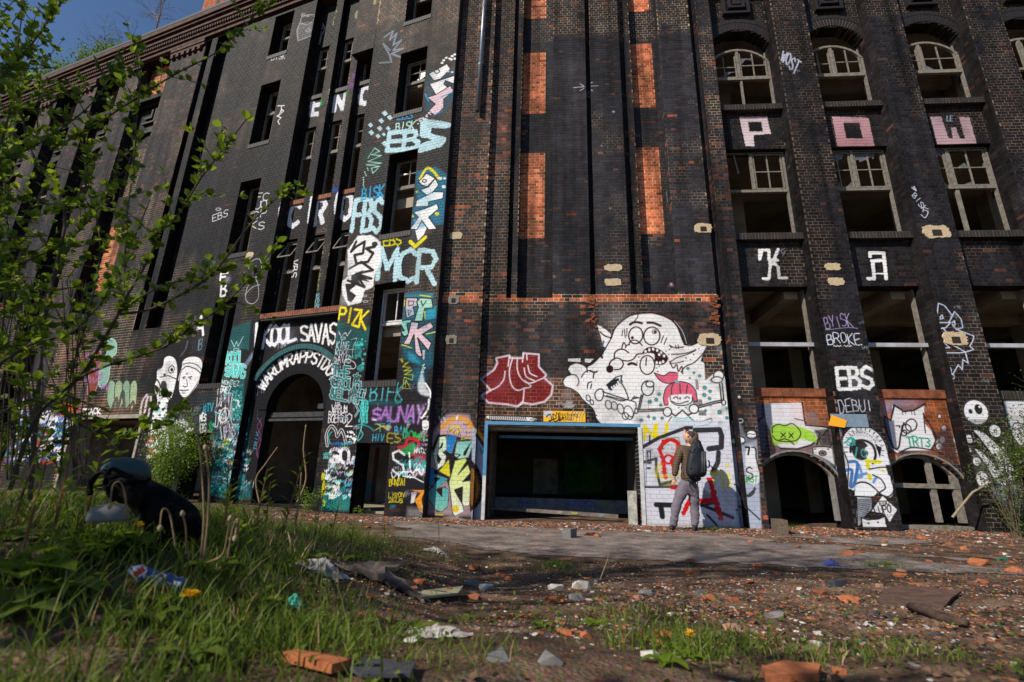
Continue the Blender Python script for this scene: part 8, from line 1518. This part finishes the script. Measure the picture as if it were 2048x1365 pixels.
rosette(205, 1085, .12, 7, 'dandelion in flower on broad leaves beside the black bag', 'dandelion', None, 1, None, 'dandelion', .6); rosette(262, 1110, .09, 6, 'second dandelion in flower below the broad leaf at left', 'dandelion', None, 1, None, 'dandelion', .3)
rosette(375, 1262, .09, 7, 'dandelion half hidden in the long grass below the can', 'dandelion', None, 2, None, 'dandelion', .3)
for (x, y, r, n, w) in ((30, 1150, .16, 7, .6), (100, 1200, .13, 6, .5), (20, 1230, .14, 6, .55), (300, 1240, .12, 7, .4), (420, 1140, .12, 6, .5), (560, 1140, .12, 7, .4), (620, 1120, .14, 7, .35), (80, 1020, .2, 7, .6), (150, 1120, .14, 6, .6), (600, 1250, .1, 6, .4), (720, 1260, .08, 6, .4), (380, 1320, .09, 7, .4), (230, 1100, .15, 5, .85), (180, 1110, .12, 5, .7), (60, 1080, .12, 6, .6), (440, 1195, .12, 6, .5), (500, 1210, .14, 6, .4), (1080, 1255, .08, 6, .3), (830, 1260, .10, 5, .3), (1190, 1250, .08, 6, .4), (1110, 1132, .14, 9, .35), (690, 1120, .14, 8, .4), (1775, 1130, .12, 8, .3), (1330, 1330, .08, 6, .4), (130, 1180, .10, 6, .5), (330, 1210, .10, 6, .4), (1420, 1060, .16, 8, .4), (940, 1240, .06, 5, .35)):
    rosette(x, y, r, n, where(x, y, 'broad-leaved weed rosette'), 'weed', M_leaf if x % 20 else M_grass, 0, 'leafy weeds in the foreground', 'weed', w)
def leafy_stem(px, py, h, label, n=14, ll=.09):
    c = groundpt(px, py); root = empty('leafy_plant', c, label, 'plant', 'tall leafy plants at the left of the path'); b = MB(); top = c + Vector((random.gauss(0, .04), random.gauss(0, .04), h)); b.tube([c, c.lerp(top, .5), top], [.005, .004, .002], 5); b.build('stem', mat('red_stem', (.16, .07, .04), .8), root)
    for k in range(n):
        t = .25 + .75 * k / n; p = c.lerp(top, t); a = k * 2.4; d = Vector((math.cos(a), math.sin(a), .55)); ln = ll * (1.1 - .4 * t); s = Vector((-d.y, d.x, 0)) * ln * .13; q = p + d * ln * .5 + Vector((0, 0, ln * .1)); e = p + d * ln - Vector((0, 0, ln * .1)); V = [p, q - s, e, q + s]; mesh_obj('leaf', V, [(0, 1, 2, 3)], M_leaf, root)
for (x, y, h) in ((20, 1060, .45), (70, 1040, .38), (130, 1050, .42), (165, 1070, .3), (100, 1090, .34), (40, 1120, .3), (190, 1030, .3), (440, 1090, .26), (480, 1130, .24), (530, 1070, .30), (700, 1095, .2), (160, 1010, .34), (5, 1020, .5), (555, 1100, .48), (505, 1080, .36), (625, 1090, .38), (660, 1085, .30), (450, 1060, .40), (770, 1080, .16), (600, 1065, .34)): leafy_stem(x, y, h, where(x, y, 'tall narrow-leaved plant' if h > .35 else 'short narrow-leaved plant'))
# dry stalks
def stalk(pts, d0, d1, r, label, head=0, group=None, m=None):
    P = [at(x, y, d0 + (d1 - d0) * i / (len(pts) - 1)) for i, (x, y) in enumerate(pts)]; P = [Vector(p) for p in catmull([tuple(p) for p in P], 5)]; root = empty('dry_stalk', P[0], label, 'stalk', group); b = MB(); b.tube(P, [r * (1 - .4 * i / len(P)) for i in range(len(P))], 6); b.build('stem', m or M_stem, root, smooth=True)
    if head:
        b = MB(); e = P[-1]; dd = (P[-1] - P[-2]).normalized(); b.tube([e - dd * head * .6, e, e + dd * head, e + dd * head * 1.5], [head * .3, head * .75, head * .6, head * .2], 8); b.build('seed_head', mat('seed_head', (.42, .30, .20), .9, noise=.4, nscale=60), root, smooth=True)
stalk([(402, 1115), (408, 1040), (404, 950), (396, 868)], 1.7, 1.7, .0045, 'tall dry stalk with small seed head, left of the pair', .009); stalk([(408, 1118), (416, 1040), (418, 960), (411, 898)], 1.7, 1.68, .0045, 'dry stalk with round seed head, right of the pair', .010)
stalk([(592, 1115), (590, 1060), (598, 1000), (603, 945)], 2.6, 2.6, .006, 'single pale dry twig standing in front of the arched doorway', 0); stalk([(520, 1010), (512, 960), (530, 930), (555, 895)], 5, 5, .010, 'dry twig leaning across the arched doorway at left'); stalk([(592, 1010), (612, 960), (607, 900), (612, 850)], 6, 6, .012, 'tall curved dry twig before the arched doorway at right'); stalk([(1200, 1160), (1215, 1120), (1222, 1095)], 3.6, 3.8, .004, 'thin dark twig at the near edge of the path'); stalk([(876, 1155), (878, 1080), (876, 1035)], 3.4, 3.4, .002, 'thin green stalk standing at the left end of the path')
for k, (pts, lb) in enumerate((([(253, 1035), (250, 990), (240, 965), (226, 972), (220, 1010)], 'drooping dandelion stalk in front of the black bag'), ([(352, 1100), (340, 1030), (325, 1020), (320, 1055)], 'bent dandelion stalk right of the clear lid'), ([(455, 1120), (465, 1060), (475, 1038), (472, 1060), (470, 1075)], 'curled brown stalk right of the tall pair'), ([(372, 1110), (372, 1060), (366, 1030)], 'short upright stalk with a fluffy head near the bag'), ([(415, 1125), (445, 1110), (455, 1070), (460, 1040)], 'brown hooked stem low beside the tall pair'))): stalk(pts, 1.55, 1.5, .003, lb, .009)
# ------------------------------------------------------------------ trees behind the photographer, some of them added to shade the foreground
def tree(x, y, h, cr, n, label):
    z = float(gz(np.float64(x), np.float64(y))); root = empty('tree', (x, y, z), label, 'tree'); b = MB(); P0 = Vector((x, y, z - .1)); b.tube([P0, P0 + Vector((.1, 0, h * .5)), P0 + Vector((0, .1, h * .9))], [.16, .11, .04], 8); L = Leaves()
    for k in range(26):
        a = random.random() * 6.28; zz = h * random.uniform(.35, .95); r = cr * random.uniform(.5, 1) * (1.1 - .5 * zz / h); e = P0 + Vector((math.cos(a) * r, math.sin(a) * r, zz + r * .3)); s = P0 + Vector((0, 0, zz * .85)); b.tube([s, s.lerp(e, .5) + Vector((0, 0, .1)), e], [.04, .025, .01], 5)
        for j in range(n // 26): t = random.uniform(.35, 1.1); p = s.lerp(e, t) + Vector((random.gauss(0, .28), random.gauss(0, .28), random.gauss(0, .25))); L.add(p, (random.gauss(0, 1), random.gauss(0, 1), random.gauss(0, 1)), random.uniform(.06, .13), SMALL)
    b.build('trunk', M_bark, root); L.build('crown', M_leaf, root)
tree(-3.4, -3.6, 5.0, 1.6, 1800, 'leafy tree standing behind the photographer'); tree(-7.5, -2.0, 11.5, 2.8, 3800, 'tall tree behind the photographer far left')

tree(-2.6, -2.0, 3.7, 1.3, 2600, 'unseen low tree added to shade the near foreground'); tree(-5.0, -1.8, 4.4, 1.5, 2400, 'unseen low tree added to shade the left corner'); tree(-.8, -1.9, 4.8, 1.2, 1600, 'unseen slim tree added to shade the right corner')  # low trees out of view, added to darken the bottom and corners
